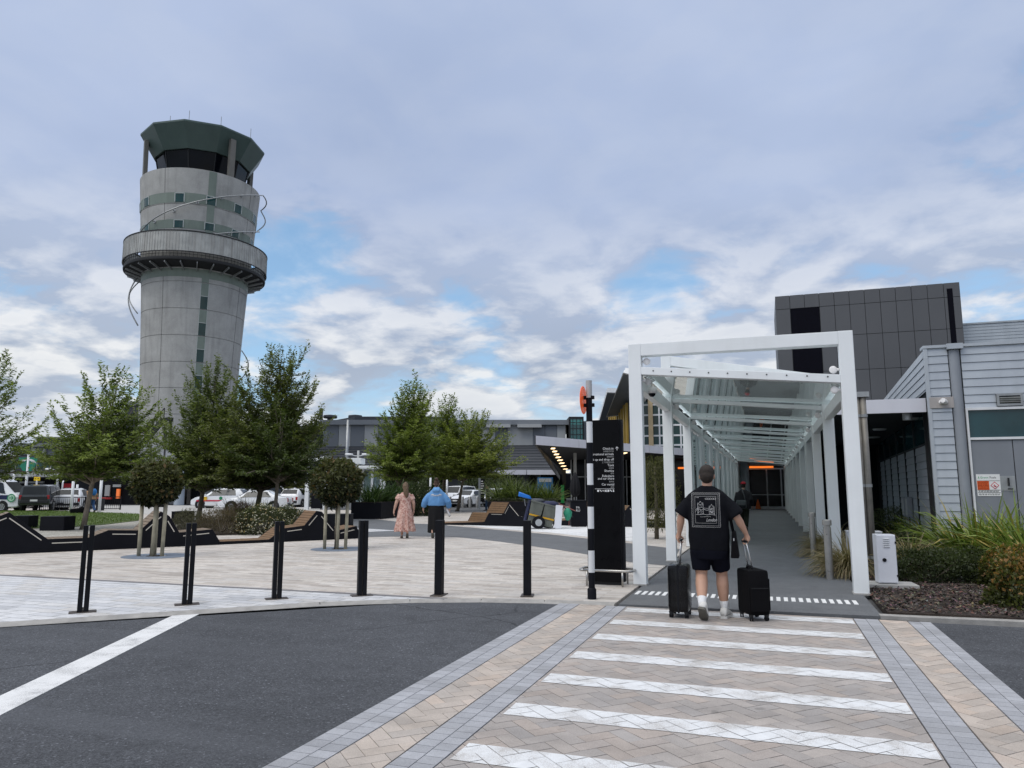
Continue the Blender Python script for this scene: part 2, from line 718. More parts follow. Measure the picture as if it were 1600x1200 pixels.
m_asph = M_asphalt('asphalt', (.060, .063, .070), .75, 330, .20, .34)
m_asph_far = M_asphalt('asphalt_far', (.085, .087, .09), .25, 200)
m_path = M_asphalt('path_asphalt', (.125, .13, .137), .28, 520, .10)
m_conc = M('pale_concrete', (.40, .39, .37), .8, var=.15, scale=2, bump=.2, bscale=60)
m_kerb = M('kerb_concrete', (.30, .29, .275), .85, var=.2, scale=6, bump=.3, bscale=90)
m_plank = M_pavers('plaza_pavers', [(.335, .30, .268), (.44, .40, .36), (.50, .458, .415), (.46, .435, .41), (.555, .515, .465), (.40, .355, .315)], .46, .12, .0035, (.23, .205, .18))
m_pale = M_pavers('pale_pavers', [(.42, .425, .44), (.50, .505, .52), (.545, .545, .55), (.47, .455, .44)], .40, .20, .006, (.13, .13, .13))
m_white = M_pavers('white_pavers', [(.56, .57, .58), (.66, .66, .66), (.61, .62, .63)], .6, .3, .004, (.32, .32, .33))
m_line = M('dark_course', (.16, .155, .16), .8, var=.2, scale=20)

g = MB()
g.quad((-4000, -4000, -.03), (4000, -4000, -.03), (4000, 4000, -.03), (-4000, 4000, -.03))
struct(g.build('ground', m_asph_far))

KERB = [(-24, -6.5), (-15, .6), (-9.95, 4.95), (-8.26, 6.25), (-7.55, 6.95), (-6.83, 7.64), (-5.7, 8.72), (-4.7, 9.36), (-3.8, 9.72), (-2.95, 9.9), (-2.0, 9.97)]
g = MB()
g.prism([(-60, -30), (40, -30), (40, 10.1), (-2.0, 9.97)] + KERB[::-1][1:] + [(-60, -40)], -.02, 0)
struct(g.build('road', m_asph))

# crossing: grout bed, herringbone pavers between grey soldier courses, painted bars on top
CX0, CX1 = -2.73, 1.71
bands = [(-2.73, -2.46), (-2.09, -1.83), (.89, 1.16), (1.47, 1.71)]
g = MB()
g.prism([(CX0, -6), (CX1, -6), (CX1, 10.02), (-1.9, 9.97), (CX0, 9.93)], -.01, .004)
struct(g.build('crossing_bed', M('grout', (.055, .05, .045), .95, var=.2, scale=30)))
W_ = .115
GAP = .0045
s45 = math.sqrt(.5)


def brick_quads(x0, x1, y0, y1):
    """herringbone bricks at 45 degrees clipped to a strip"""
    ext = max(x1 - x0, y1 - y0)
    cx, cy = (x0 + x1) / 2, (y0 + y1) / 2
    k = int(ext / W_) + 6
    for i in range(-k, k):
        for j in range(-k, k):
            q = (i - j) % 4
            if q == 0:
                r = (i, j, i + 2, j + 1)
            elif q == 2:
                r = (i, j - 1, i + 1, j + 1)
            else:
                continue
            a0, b0, a1, b1 = r[0] * W_ + GAP / 2, r[1] * W_ + GAP / 2, r[2] * W_ - GAP / 2, r[3] * W_ - GAP / 2
            ps = [((a - b) * s45, (a + b) * s45) for a, b in ((a0, b0), (a1, b0), (a1, b1), (a0, b1))]
            if max(abs(p[0]) for p in ps) > (x1 - x0) / 2 + .4 or max(abs(p[1]) for p in ps) > (y1 - y0) / 2 + .4:
                continue
            ps = [(p[0] + cx, p[1] + cy) for p in ps]
            ps = clip_poly(ps, x0 + .003, x1 - .003, y0, y1)
            if ps:
                yield ps


bars = [(9.65 - .9 * k - .145, 9.65 - .9 * k + .145) for k in range(14)]
BX0, BX1 = -1.79, .87
mb, paint = MB(), MB()
tones = [(.30, .273, .255), (.315, .283, .26), (.29, .266, .25), (.322, .285, .262), (.297, .27, .252), (.31, .282, .263), (.28, .26, .248), (.33, .287, .258)]
for x0, x1, tint in ((-2.455, -2.095, (1.20, 1.16, 1.10)), (-1.825, .885, (1, 1, 1)), (1.165, 1.465, (1.22, 1.17, 1.10))):
    for ps in brick_quads(x0, x1, -5.5, 9.92):
        t = random.choice(tones)
        s = random.uniform(.92, 1.08)
        mb.col = tuple(t[k] * s * tint[k] * 1.12 for k in range(3))
        zt = .014 + random.uniform(-.0012, .0012)
        mb.prism(ps, .004, zt, cap0=False)
        if x0 < -1 and x1 > 0:
            for y0, y1 in bars:
                q = clip_poly(list(ps), BX0, BX1, y0, y1)
                if q:
                    paint.add([(p[0], p[1], zt + .0035) for p in q], [tuple(range(len(q)))])
m_brick = M_brickwork('crossing_pavers')
struct(mb.build('herringbone_paving', m_brick))
mb = MB()
for x0, x1 in bands:
    for r in range(2):
        a = x0 + (x1 - x0) * r / 2
        b = x0 + (x1 - x0) * (r + 1) / 2
        y = -5.5 - r * .04
        while y < 9.9:
            s = random.uniform(.90, 1.10)
            mb.col = (.325 * s, .33 * s, .35 * s)
            y1 = min(y + .115, 9.93)
            mb.prism([(a + .003, y + .003), (b - .003, y + .003), (b - .003, y1 - .003), (a + .003, y1 - .003)], .004, .014, cap0=False)
            y += .115
struct(mb.build('soldier_course', m_brick))


def M_paint(name, col, under, wear=.35):
    m, nt, b = _nodes(name)
    v = objco(nt)
    n = noise(nt, v, 260, 3, .65)
    n2 = noise(nt, v, 3.5, 5, .6)
    th = remap(nt, n2.outputs[0], .3, .75, .30, .30 + wear)
    f = math_n(nt, 'SUBTRACT', n.outputs[0], th)
    f = remap(nt, f, -.05, .05)
    n3 = noise(nt, v, 20, 4, .6)
    c0 = mixrgb(nt, remap(nt, n3.outputs[0], .3, .7), tuple(c * .88 for c in col), col)
    L(nt, mixrgb(nt, f, under, c0), b.inputs['Base Color'])
    b.inputs['Roughness'].default_value = .7
    add_bump(nt, b, n.outputs[0], .3, .003)
    return m


m_bar = M_paint('bar_paint', (.69, .70, .71), (.40, .38, .36), .32)
m_lane = M_paint('lane_paint', (.70, .70, .695), (.22, .22, .22), .24)
struct(paint.build('crossing_stripe', m_bar))
pf = MB()
for y0, y1 in bars:
    pf.box2((BX0, max(y0, -5.5), .005), (BX1, y1, .0108))
struct(pf.build('stripe_joint_fill', M('painted_joint', (.36, .36, .36), .8, var=.35, scale=40)))

# white lane line on the road
g = MB()
a, b = gp(0, 1088), gp(281, 957)
c, d = gp(318, 956.5), gp(0, 1118)
ex = (a - b).normalized() * 6
g.prism([tuple((a + ex)[:2]), tuple((d + ex)[:2]), tuple(c[:2]), tuple(b[:2])], .001, .005)
struct(g.build('lane_line', m_lane))

# plaza
KIN = []
for i, q in enumerate(KERB):
    a, b = Vector(KERB[max(0, i - 1)]), Vector(KERB[min(len(KERB) - 1, i + 1)])
    n2 = Vector((-(b - a).y, (b - a).x)).normalized() * .10
    KIN.append((q[0] + n2.x, q[1] + n2.y))
PL = [(-30, -6.5 - 5)] + KIN + [(-2.0, 10.02), (-1.93, 62), (-17, 62), (-17, 46), (-60, 46), (-60, -30)]
g = MB()
g.prism(PL, -.02, .03)
struct(g.build('plaza', m_plank))
g = MB()
near = [p for p in KIN if p[1] < 9.6]
g.prism([(-60, -38)] + [(-30, -11.5)] + near + [(-4.35, 9.6), (-60, 9.6)], .0, .034)
struct(g.build('pale_pavement', m_pale))
g = MB()
g.box2((-60, 9.6, .0), (-4.3, 9.72, .036))
struct(g.build('dark_course', m_line))
# kerbs: slim concrete edging
g = MB()
pk = KERB + [(1.2, 10.04)]
for i in range(len(pk) - 1):
    a, b = Vector(pk[i]), Vector(pk[i + 1])
    n2 = Vector((-(b - a).y, (b - a).x)).normalized() * .11
    if a.x >= -2.1:
        break
    a, b = a - n2 * .25, b - n2 * .25
    n2 = n2 * 1.25
    g.add([(a.x, a.y, -.02), (b.x, b.y, -.02), (b.x + n2.x, b.y + n2.y, -.02), (a.x + n2.x, a.y + n2.y, -.02), (a.x, a.y, .0045), (b.x, b.y, .0045), (b.x + n2.x, b.y + n2.y, .039), (a.x + n2.x, a.y + n2.y, .039)],
          [(3, 2, 1, 0), (4, 5, 6, 7), (0, 1, 5, 4), (2, 3, 7, 6)])
struct(g.build('kerb', m_kerb))
g = MB()
g.prism([(1.2, 10.02), (1.75, 10.04), (8, 10.35), (22, 11.0), (22, 11.17), (8, 10.52), (1.75, 10.2), (1.2, 10.18)], -.02, .045)
struct(g.build('kerb', m_kerb))

# covered walkway and the dark path that crosses the plaza
g = MB()
g.prism([(-1.93, 9.93), (1.22, 10.03), (1.25, 63), (-1.93, 63)], 0, .038)
struct(g.build('walkway', m_path))


def sheet(name, pix, z, mat):
    g = MB()
    ps = [gp(x, y, z) if isinstance(x, (int, float)) else x for x, y in pix]
    g.prism([(p[0], p[1]) for p in ps], .0, z)
    return struct(g.build(name, mat))


sheet('dark_path', [(1048, 884), (990, 879), (930, 868), (860, 857), (780, 846), (715, 839), (640, 838), (560, 839), (470, 834), (500, 806), (552, 804), (640, 806), (700, 821), (780, 828), (860, 835), (960, 846), (1062, 858)], .035, m_path)
sheet('pale_paving', [(1010, 848), (940, 841), (860, 832), (790, 827), (700, 818), (740, 812), (880, 814), (1010, 822)], .037, m_white)
sheet('paving_wedge', [(494, 831), (560, 831.5), (622, 829), (560, 825), (494, 821)], .039, m_pale)
sheet('paving_wedge', [(585, 811), (650, 818), (705, 819.5), (760, 811), (700, 806), (600, 808)], .039, m_plank)

# tactile strip at the mouth of the walkway
g = MB()
for k in range(31):
    x = -1.89 + k * .0965
    g.box2((x, 10.90, .036), (x + .052, 11.26, .0435))
struct(g.build('tactile_strip', M_paint('tactile_paint', (.78, .78, .77), (.4, .4, .4), .10)))
# ---------------------------------------------------------------- control tower
TX, TY = fr(-34.5, 78.0)
PHI = math.atan2(-TY, -TX)


def M_concrete(name, col, streak=.55, var=.16):
    m, nt, b = _nodes(name)
    v = objco(nt)
    n = noise(nt, v, .55, 6, .65, .3)
    n2 = noise(nt, objco(nt, (1.6, 1.6, .10)), 1.1, 5, .62)
    n3 = noise(nt, v, 9, 4, .6)
    c = mixrgb(nt, remap(nt, n.outputs[0], .3, .7), tuple(x * (1 - var) for x in col), tuple(x * (1 + var) for x in col))
    c = mixrgb(nt, math_n(nt, 'MULTIPLY', remap(nt, n2.outputs[0], .5, .74), streak), c, tuple(x * .45 for x in col))
    c = mixrgb(nt, 1.0, c, remap(nt, n3.outputs[0], .3, .7, .92, 1.06), 'MULTIPLY')
    L(nt, c, b.inputs['Base Color'])
    b.inputs['Roughness'].default_value = .85
    b.inputs['Specular IOR Level'].default_value = .25
    add_bump(nt, b, n3.outputs[0], .15, .03)
    return m


m_tc = M_concrete('tower_concrete', (.38, .38, .365), .42)
m_tg = M('pale_green_panel', (.185, .225, .195), .5, var=.08, scale=.8, streak=.25)
m_tdg = M('dark_green_glass', (.012, .04, .038), .08, var=.2, scale=.6, spec=.4)
m_twin = M('teal_window_glass', (.012, .055, .055), .1, var=.3, scale=.7, spec=.4)
m_joint = M('dark_joint', (.05, .05, .05), .9)  # plain dark colour of the panel joints
m_frame = M('window_frame_alloy', (.42, .45, .43), .45, .3, var=.08)
m_visor = M('dark_green_cladding', (.075, .112, .102), .42, var=.10, scale=.5, streak=.2)
m_visorl = M('light_soffit', (.50, .53, .52), .5, var=.08, scale=.6)
m_cabg = M('cab_glass', (.004, .005, .008), .12, var=.4, scale=.5, spec=.12)
m_dkst = M('dark_steel', (.028, .029, .031), .6, .1, var=.15, spec=.2)
m_colm = M('column_bronze', (.15, .145, .13), .5, var=.12, scale=1, streak=.3)
m_galv = M('galvanised_steel', (.36, .37, .37), .42, .6, var=.14, scale=6, streak=.3)

tw = empty('control_tower', 'tall round concrete control tower with a balcony ring and dark green cab on top', 'control tower', (TX, TY, 0), PHI)
PROF = [(0, 4.48), (9.2, 4.72), (15.4, 4.92), (21.7, 5.24), (29.7, 5.80), (34.2, 6.14), (40, 6.4)]


def tr(z):
    for (a, ra), (b, rb) in zip(PROF, PROF[1:]):
        if z <= b:
            return ra + (rb - ra) * (z - a) / (b - a)
    return PROF[-1][1]


ZTOP = 34.25
dn = 72.8
jz = sorted([zat(y, dn) for y in (439, 480.5, 522, 563.5, 604.5, 646)] + [zat(646, dn) - 2.75 * k for k in (1, 2, 3)] + [zat(317, 72), zat(358, 72.2)])
prof = [(tr(0), 0)]
for z in jz:
    if z < .5:
        continue
    prof += [(tr(z), z - .035), (tr(z) - .05, z - .03), (tr(z) - .05, z + .03), (tr(z), z + .035)]
prof += [(tr(ZTOP), ZTOP), (tr(ZTOP) - .45, ZTOP), (tr(ZTOP) - .5, ZTOP - .6)]
mb = MB()
mb.lathe(prof, 96)
sh = mb.build('shaft', m_tc, tw, autos=25)
ST = R(9.5)


def arc_panel(mb, t0, t1, z0, z1, off, seg=None):
    """curved plate hugging the shaft"""
    n = seg or max(2, int(abs(t1 - t0) / R(3.5)))
    for k in range(n):
        a, b = t0 + (t1 - t0) * k / n, t0 + (t1 - t0) * (k + 1) / n
        P_ = lambda t, z, o: ((tr(z) + o) * math.cos(t), (tr(z) + o) * math.sin(t), z)
        mb.quad(P_(a, z0, off), P_(b, z0, off), P_(b, z1, off), P_(a, z1, off))
        mb.quad(P_(a, z1, off), P_(b, z1, off), P_(b, z1, -.02), P_(a, z1, -.02))
        mb.quad(P_(a, z0, -.02), P_(b, z0, -.02), P_(b, z0, off), P_(a, z0, off))
    for t in (t0, t1):
        mb.quad(P_(t, z0, -.02), P_(t, z0, off), P_(t, z1, off), P_(t, z1, -.02))


# vertical panel joints
for k in range(1, 8):
    mb = MB()
    t = ST + k * R(45)
    for i in range(12):
        z0, z1 = ZTOP * i / 12, ZTOP * (i + 1) / 12
        arc_panel(mb, t - .0035, t + .0035, z0, z1, .004, 1)
    mb.build('panel_joint', m_joint, tw)
# window strip up the shaft
hw = .36
shaft_j = [z for z in jz if z < zat(430, dn)]
for i, z1 in enumerate(shaft_j):
    z0 = shaft_j[i - 1] if i else 0.2
    if z1 - z0 < 1.5:
        continue
    zm = (z0 + z1) / 2
    ta = hw / tr(zm)
    g1 = MB()
    arc_panel(g1, ST - ta, ST + ta, z0 + .05, zm - .03, .02)
    g1.build('stair_window', m_tdg, tw)
    g2 = MB()
    arc_panel(g2, ST - ta, ST + ta, zm + .03, z1 - .05, .03)
    g2.build('spandrel_panel', m_tg, tw)
    g3 = MB()
    for s in (-1, 1):
        t = ST + s * (ta + .004)
        arc_panel(g3, t - .006, t + .006, z0 + .05, z1 - .05, .05, 1)
    arc_panel(g3, ST - ta, ST + ta, zm - .03, zm + .03, .045)
    g3.build('window_frame', m_frame, tw)
g2 = MB()
z0u = shaft_j[-1]
arc_panel(g2, ST - .065, ST + .065, z0u + .05, 23.85, .035)
arc_panel(g2, ST - .062, ST + .062, 26.5, ZTOP - .05, .03)
g2.build('spandrel_panel', m_tg, tw)
# green bands, upper drum windows
g2 = MB()
for ya, yb in ((300, 315.5), (341, 354.5)):
    arc_panel(g2, 0, 2 * math.pi, zat(yb, 72), zat(ya, 72), .015, 96)
arc_panel(g2, 0, 2 * math.pi, 22.95, 23.8, .015, 96)
g2.build('green_band', m_tg, tw, autos=25)
for ya, yb in ((300.5, 315), (341.5, 354)):
    z0, z1 = zat(yb, 72) + .04, zat(ya, 72) - .04
    for deg in (-61, -20, 9.5, 38, 68, 98, 128, 158, 188, 218, 248, 278):
        t, ta = R(deg), .46 / tr(z0)
        gw = MB()
        arc_panel(gw, t - ta, t + ta, z0, z1, .05)
        fw = gw.build('window', m_twin, tw)
        gf = MB()
        for s in (-1, 1):
            arc_panel(gf, t + s * ta - .007, t + s * ta + .007, z0, z1, .075, 1)
        arc_panel(gf, t - ta, t + ta, z1 - .05, z1 + .03, .07)
        gf.build('frame', m_frame, fw)
# balcony ring
mb = MB()
RF = 7.12
mb.lathe([(tr(24) - .1, 23.9), (RF - .25, 24.2), (RF, 24.24), (RF + .03, 24.42), (RF, 24.55), (tr(25) - .1, 24.55)], 96)
mb.build('balcony_floor', m_dkst, tw, autos=30)
for k in range(28):
    mb = MB()
    a = 2 * math.pi * k / 28
    c, s = math.cos(a), math.sin(a)
    mb.bar((5.3 * c, 5.3 * s, 23.62), (6.95 * c, 6.95 * s, 24.10), .09, .2)
    mb.build('bracket', m_galv, tw)
mb = MB()
for k in range(120):
    a = 2 * math.pi * k / 120
    mb.bar((7.1 * math.cos(a), 7.1 * math.sin(a), 24.5), (7.1 * math.cos(a), 7.1 * math.sin(a), 25.2), .035, .035)
mb.lathe([(7.08, 24.8), (7.12, 24.8), (7.12, 24.84), (7.08, 24.84)], 96)
mb.build('balustrade', m_dkst, tw)
m_clad = M('ring_cladding', (.40, .405, .385), .5, .15, var=.2, scale=.9, streak=.6, dirt=(.16, .14, .125))
mb = MB()
mb.lathe([(7.16, 25.05), (7.22, 25.05), (7.22, 27.12), (7.10, 27.12), (7.10, 25.05)], 120)
mb.build('ring_cladding', m_clad, tw, autos=30)
mb = MB()
for k in range(150):
    a = 2 * math.pi * k / 150
    mb.box((7.235 * math.cos(a), 7.235 * math.sin(a), 26.08), (.03, .03, 2.02), (0, 0, a))
mb.build('cladding_rib', m_clad, tw)
mb = MB()
mb.lathe([(7.06, 27.12), (7.27, 27.12), (7.27, 27.22), (7.06, 27.22), (7.06, 27.12)], 120)
mb.lathe([(7.24, 25.0), (7.27, 25.0), (7.27, 25.09), (7.24, 25.09)], 120)
mb.build('rim', m_dkst, tw, autos=30)


# cab
def gon(r, z, n=11, off=R(13.9)):
    return [(r * math.cos(off + 2 * math.pi * k / n), r * math.sin(off + 2 * math.pi * k / n), z) for k in range(n)]


mb = MB()
mb.rings([gon(5.0, 36.95), gon(6.42, 39.25), gon(6.42, 39.43), gon(6.0, 39.45)], cap=False)
mb.add(gon(6.0, 39.45), [tuple(range(11))])
mb.rings([gon(5.0, 36.95), gon(4.75, 36.98), gon(4.7, 37.5)], cap=False)
mb.build('visor', m_visor, tw)
mb = MB()
mb.rings([gon(4.2, 34.0), gon(4.85, 37.4)], cap=False)
mb.build('cab_glazing', m_cabg, tw)
for p, q in zip(gon(4.21, 34.0), gon(4.86, 37.35)):
    mb = MB()
    mb.bar(p, q, .09, .09)
    mb.build('mullion', m_dkst, tw)
for deg in (-78, 28, 118, 208):
    mb = MB()
    t = R(deg)
    a = Vector((5.75 * math.cos(t), 5.75 * math.sin(t), 33.9))
    b = Vector((5.85 * math.cos(t), 5.85 * math.sin(t), 38.5))
    mb.bar(a, b, .62, .42, (math.cos(t), math.sin(t), 0))
    mb.build('column', m_colm, tw, bevel=.03)
mb = MB()
mb.lathe([(0, 38.6), (5.9, 39.1)], 10)
mb.build('roof', m_visor, tw)
for x, y, h in ((1.2, -2.1, 1.1), (3.0, -3.5, .9), (2.0, -1.7, 1.9), (4.4, 1.5, 1.1), (3.5, 4.6, .9)):
    mb = MB()
    mb.tube([(x, y, 39.0), (x, y, 39.6 + h * 1.5)], .03, 6)
    if h > 1.5:
        mb.tube([(x, y, 39.0), (x, y, 41.0)], .085, 8)
        mb.tube([(x, y, 41.1), (x, y, 41.25)], .13, 8)
    mb.build('antenna', m_galv, tw)


# spiral tube round the upper drum
def hel(t0, t1, z0, z1, off, n=40, bulge=0):
    out_ = []
    for i in range(n + 1):
        f = i / n
        t, z = t0 + (t1 - t0) * f, z0 + (z1 - z0) * f
        r = tr(z) + off + bulge * math.sin(math.pi * f)
        out_.append((r * math.cos(t), r * math.sin(t), z))
    return out_


mb = MB()
p1 = hel(R(-100), R(76), 26.4, 34.2, .42)
p2 = hel(R(76), R(100), 34.2, 33.4, .42, 6, .35)[1:]
p3 = hel(R(100), R(102), 33.3, 31.0, .42, 8, .7)[1:]
p4 = hel(R(102), R(-30), 30.9, 25.9, .42)[1:]
mb.tube(p1 + p2 + p3 + p4, .065, 8)
mb.build('spiral_rail', m_galv, tw, smooth=True)
for q in p1[2::5] + p4[3::6]:
    mb = MB()
    v = Vector(q)
    d = Vector((v.x, v.y, 0)).normalized()
    mb.tube([v - d * .46, v], .05, 6)
    mb.tube([v - d * .44, v - d * .36], .17, 10)
    mb.build('standoff', m_galv, tw)
for q, r in ((hel(R(-98), R(-84), 24.2, 18.4, .25, 16, .95), .07), (hel(R(-112), R(-90), 24.2, 19.8, .3, 16, 1.0), .06), (hel(R(88), R(96), 16.6, 13.2, .05, 12, .9), .06), ([hel(R(91), R(91), 14.6, 14.6, -.05, 1)[0], hel(R(91), R(91), 14.9, 14.9, .78, 1)[0]], .045)):
    mb = MB()
    mb.tube(q, r, 8)
    mb.build('spiral_rail', m_galv, tw, smooth=True)
# ---------------------------------------------------------------- glass roofed walkway canopy
m_wst = M('white_painted_steel', (.80, .825, .83), .38, var=.05, scale=1.2, streak=.16, dirt=(.45, .45, .43), bump=.02, bscale=30)
m_wst2 = M('white_plastic', (.78, .76, .75), .4, var=.06)
m_rglass = M_glass('roof_glass', (.92, .955, .955), .40, .02)
m_sglass = M_glass('side_glass', (.78, .87, .88), .22, .015)
m_bar2 = M('pale_glazing_bar', (.72, .75, .76), .4, .1, var=.06, scale=3)
m_alu = M('grey_aluminium', (.45, .47, .48), .4, .4, var=.1)
cn = empty('walkway_canopy', 'long white steel portal canopy with sloping glass roof over the grey walkway', 'canopy', (0, 0, 0))
PW = .205
FY = [12.04 + 4.05 * k for k in range(12)]
XL, XR = -1.98, 1.21
ZL, ZR = 3.50, 3.225         # glass roof edge heights


def post(x, y, z):
    mb = MB()
    mb.box2((x - PW / 2, y - PW / 2, .03), (x + PW / 2, y + PW / 2, z))
    p_ = mb.build('post', m_wst, cn, bevel=.009)
    mb = MB()
    mb.box2((x - PW / 2 - .012, y - PW / 2 - .012, .03), (x + PW / 2 + .012, y + PW / 2 + .012, .055))
    mb.build('foot_sealant', m_conc, p_)


for k, y in enumerate(FY):
    mb = MB()
    if k == 0:
        zt = 3.91
        post(XL, y, zt)
        post(XR, y, zt)
        mb.box2((XL + PW / 2, y - PW / 2 + .002, zt - .205), (XR - PW / 2, y + PW / 2 - .002, zt - .002))
        mb.build('portal_beam', m_wst, cn, bevel=.008)
    else:
        zl, zr = (4.39, 3.80) if k == 1 else (3.42, 3.14)
        post(XL, y, zl)
        post(XR, y, zr)
        if k == 1:
            a, b = XL + PW / 2, XR + PW / 2
            mb.extr([(a, zl - .21), (b, zr - .21), (b, zr), (a, zl)], (0, y - PW / 2 + .004, 0), (1, 0, 0), (0, 0, 1), (0, 1, 0), PW - .008)
            mb.build('portal_beam', m_wst, cn, bevel=.006, fix=True)
# eaves beams between posts
for x, z in ((XL, ZL), (XR, ZR)):
    for k in range(len(FY) - 1):
        mb = MB()
        mb.box2((x - .065, FY[k] + PW / 2, z - .31), (x + .065, FY[k + 1] - PW / 2, z - .10))
        mb.build('eaves_beam', m_wst, cn, bevel=.008)


def zr_(x, o=0):
    return ZL + (ZR - ZL) * (x - XL) / (XR - XL) + o


# front edge member and cross bars
mb = MB()
y = FY[0]
mb.extr([(XL + PW / 2, zr_(XL) - .105), (XR - PW / 2, zr_(XR) - .105), (XR - PW / 2, zr_(XR) + .02), (XL + PW / 2, zr_(XL) + .02)], (0, y - .10, 0), (1, 0, 0), (0, 0, 1), (0, 1, 0), .16)
mb.build('front_beam', m_wst, cn, bevel=.006, fix=True)
mb = MB()
for i in range(10):
    x = XL + .3 + i * .29
    mb.tube([(x, y - .106, zr_(x) - .03), (x, y - .098, zr_(x) - .03)], .012, 8)
mb.build('bolt', m_dkst, cn)
for k in range(1, len(FY)):
    mb = MB()
    y = FY[k]
    mb.extr([(XL + .12, zr_(XL) - .11), (XR - .10, zr_(XR) - .11), (XR - .10, zr_(XR) - .03), (XL + .10, zr_(XL) - .03)], (0, y - .05, 0), (1, 0, 0), (0, 0, 1), (0, 1, 0), .10)
    mb.build('cross_bar', m_bar2, cn, bevel=.004, fix=True)
for k in range(len(FY) - 1):
    mb = MB()
    y0, y1 = FY[k] + .07, FY[k + 1] + .05
    mb.extr([(XL - .04, zr_(XL) - .012), (XR + .04, zr_(XR) - .012), (XR + .04, zr_(XR)), (XL - .04, zr_(XL))], (0, y0, 0), (1, 0, 0), (0, 0, 1), (0, 1, 0), y1 - y0)
    mb.build('roof_glass', m_rglass, cn, fix=True)
# spider fixings and round discs that carry the glass
disc = MB()
disc.lathe([(0, -.03), (.048, -.03), (.056, -.022), (.056, .022), (.05, .03), (.018, .034), (0, .034)], 24)
dm = disc.mesh('glass_fixing', m_wst2, True)
arm = MB()
arm.tube([(0, 0, -.12), (0, 0, .0)], .03, 8)


def fixing(x, y, z):
    o = bpy.data.objects.new('glass_fixing', dm)
    COL.objects.link(o)
    o.parent = cn
    o.location = (x, y, z)
    o.rotation_euler = (R(90), 0, R(-12))
    return o


fixing(XL + .185, FY[0], 3.62)
fixing(XL + .18, FY[0] + .12, 3.30)
fixing(XR - .19, FY[0], 3.335)
fixing(XR - .19, FY[0], 3.025)
for k in range(1, 8):
    fixing(XL + .18, FY[k] + .1, ZL - .20)
    fixing(XR - .18, FY[k] + .1, ZR - .20)
mb = MB()
for x, z, s in ((XL, 3.62, 1), (XL, 3.30, 1), (XR, 3.335, -1), (XR, 3.025, -1)):
    mb.tube([(x + s * PW / 2, FY[0], z), (x + s * .16, FY[0], z)], .022, 10)
mb.build('fixing_arm', m_wst2, cn, smooth=True)
for k in range(0, 9):
    for x, z, s in ((XL, ZL, 1), (XR, ZR, -1)):
        mb = MB()
        mb.box2((x + s * .07, FY[k] + .4, z - .085), (x + s * .085, FY[k] + 1.3, z - .065))
        for q in range(5):
            yy = FY[k] + .5 + q * .16
            mb.tube([(x + s * .07, yy, z - .07), (x + s * .14, yy + .05, z - .02)], .016, 6)
        mb.build('clamp_rail', m_alu, cn, smooth=True)
# side glazing, from the third post on
for k in range(2, len(FY) - 1):
    mb = MB()
    mb.box2((XL - .012, FY[k] + PW / 2 + .02, .18), (XL, FY[k + 1] - PW / 2 - .02, ZL - .36))
    mb.build('side_glass', m_sglass, cn)
    mb = MB()
    for q in (1, 2):
        yy = FY[k] + 4.05 * q / 3
        mb.box2((XL - .05, yy - .025, .06), (XL + .03, yy + .025, ZL - .34))
    mb.box2((XL - .04, FY[k] + PW / 2, .12), (XL + .03, FY[k + 1] - PW / 2, .17))
    mb.build('glazing_bar', m_wst, cn)
# dome camera on the left eaves beam
sc_ = empty('security_camera', 'small white dome camera under the canopy eaves beam near the front portal', 'camera', (XL + .12, 13.0, ZL - .24))
mb = MB()
mb.lathe([(0, .06), (.085, .06), (.095, 0), (.09, -.05), (0, -.05)], 18)
mb.build('housing', m_wst2, sc_, smooth=True)
mb = MB()
mb.lathe([(.062, -.05), (.055, -.085), (.03, -.108), (0, -.115)], 16)
mb.build('lens_dome', m_cabg, sc_, smooth=True)
# ---------------------------------------------------------------- silver service building, recess, plant block at the end of the walkway
def onY(px, py, Y):
    """world point where the sight line of a photo pixel meets the plane Y"""
    a = at(px, py, 10.0)
    o = Vector((0, 0, CAM_H))
    d = a - o
    return o + d * (Y / d.y)


m_silver = M('silver_weatherboard', (.44, .47, .50), .36, .25, var=.07, scale=1.3, streak=.22, dirt=(.24, .26, .28))
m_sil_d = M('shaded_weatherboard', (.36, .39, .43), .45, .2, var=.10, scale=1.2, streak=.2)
m_gap = M('board_gap', (.035, .038, .04), .9, spec=.1)
m_door = M('grey_door_paint', (.215, .23, .255), .5, var=.05, scale=1.2, streak=.15)
m_col2 = M('grey_column_paint', (.27, .29, .32), .45, var=.06, scale=2, streak=.2)
m_tealw = M('teal_strip_glass', (.012, .055, .065), .05, var=.45, scale=.5, spec=.5)
m_white_trim = M('white_trim', (.70, .71, .72), .45, var=.05, scale=2, streak=.2)
m_fasc = M('lilac_white_fascia', (.60, .60, .645), .4, var=.04, scale=.8, streak=.12)
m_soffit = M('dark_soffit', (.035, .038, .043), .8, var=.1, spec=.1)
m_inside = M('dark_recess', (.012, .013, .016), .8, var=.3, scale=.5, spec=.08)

YF = onY(1470, 763, 1).y * 0 + 17.6
c_top = onY(1447, 545, YF)
c_bot = onY(1460, 763, YF)
XC = (c_top.x + c_bot.x) / 2
ZRF = c_top.z
sb = empty('service_building', 'silver weatherboarded service building with grey double door behind the flax bed', 'building', (0, 0, 0))
xs1 = onY(1489, 660, YF).x      # board strip ends at the column
xs2 = onY(1510, 660, YF).x      # column ends
zw1 = onY(1560, 640, YF).z
zw0 = onY(1560, 683, YF).z
XE = XC + 16


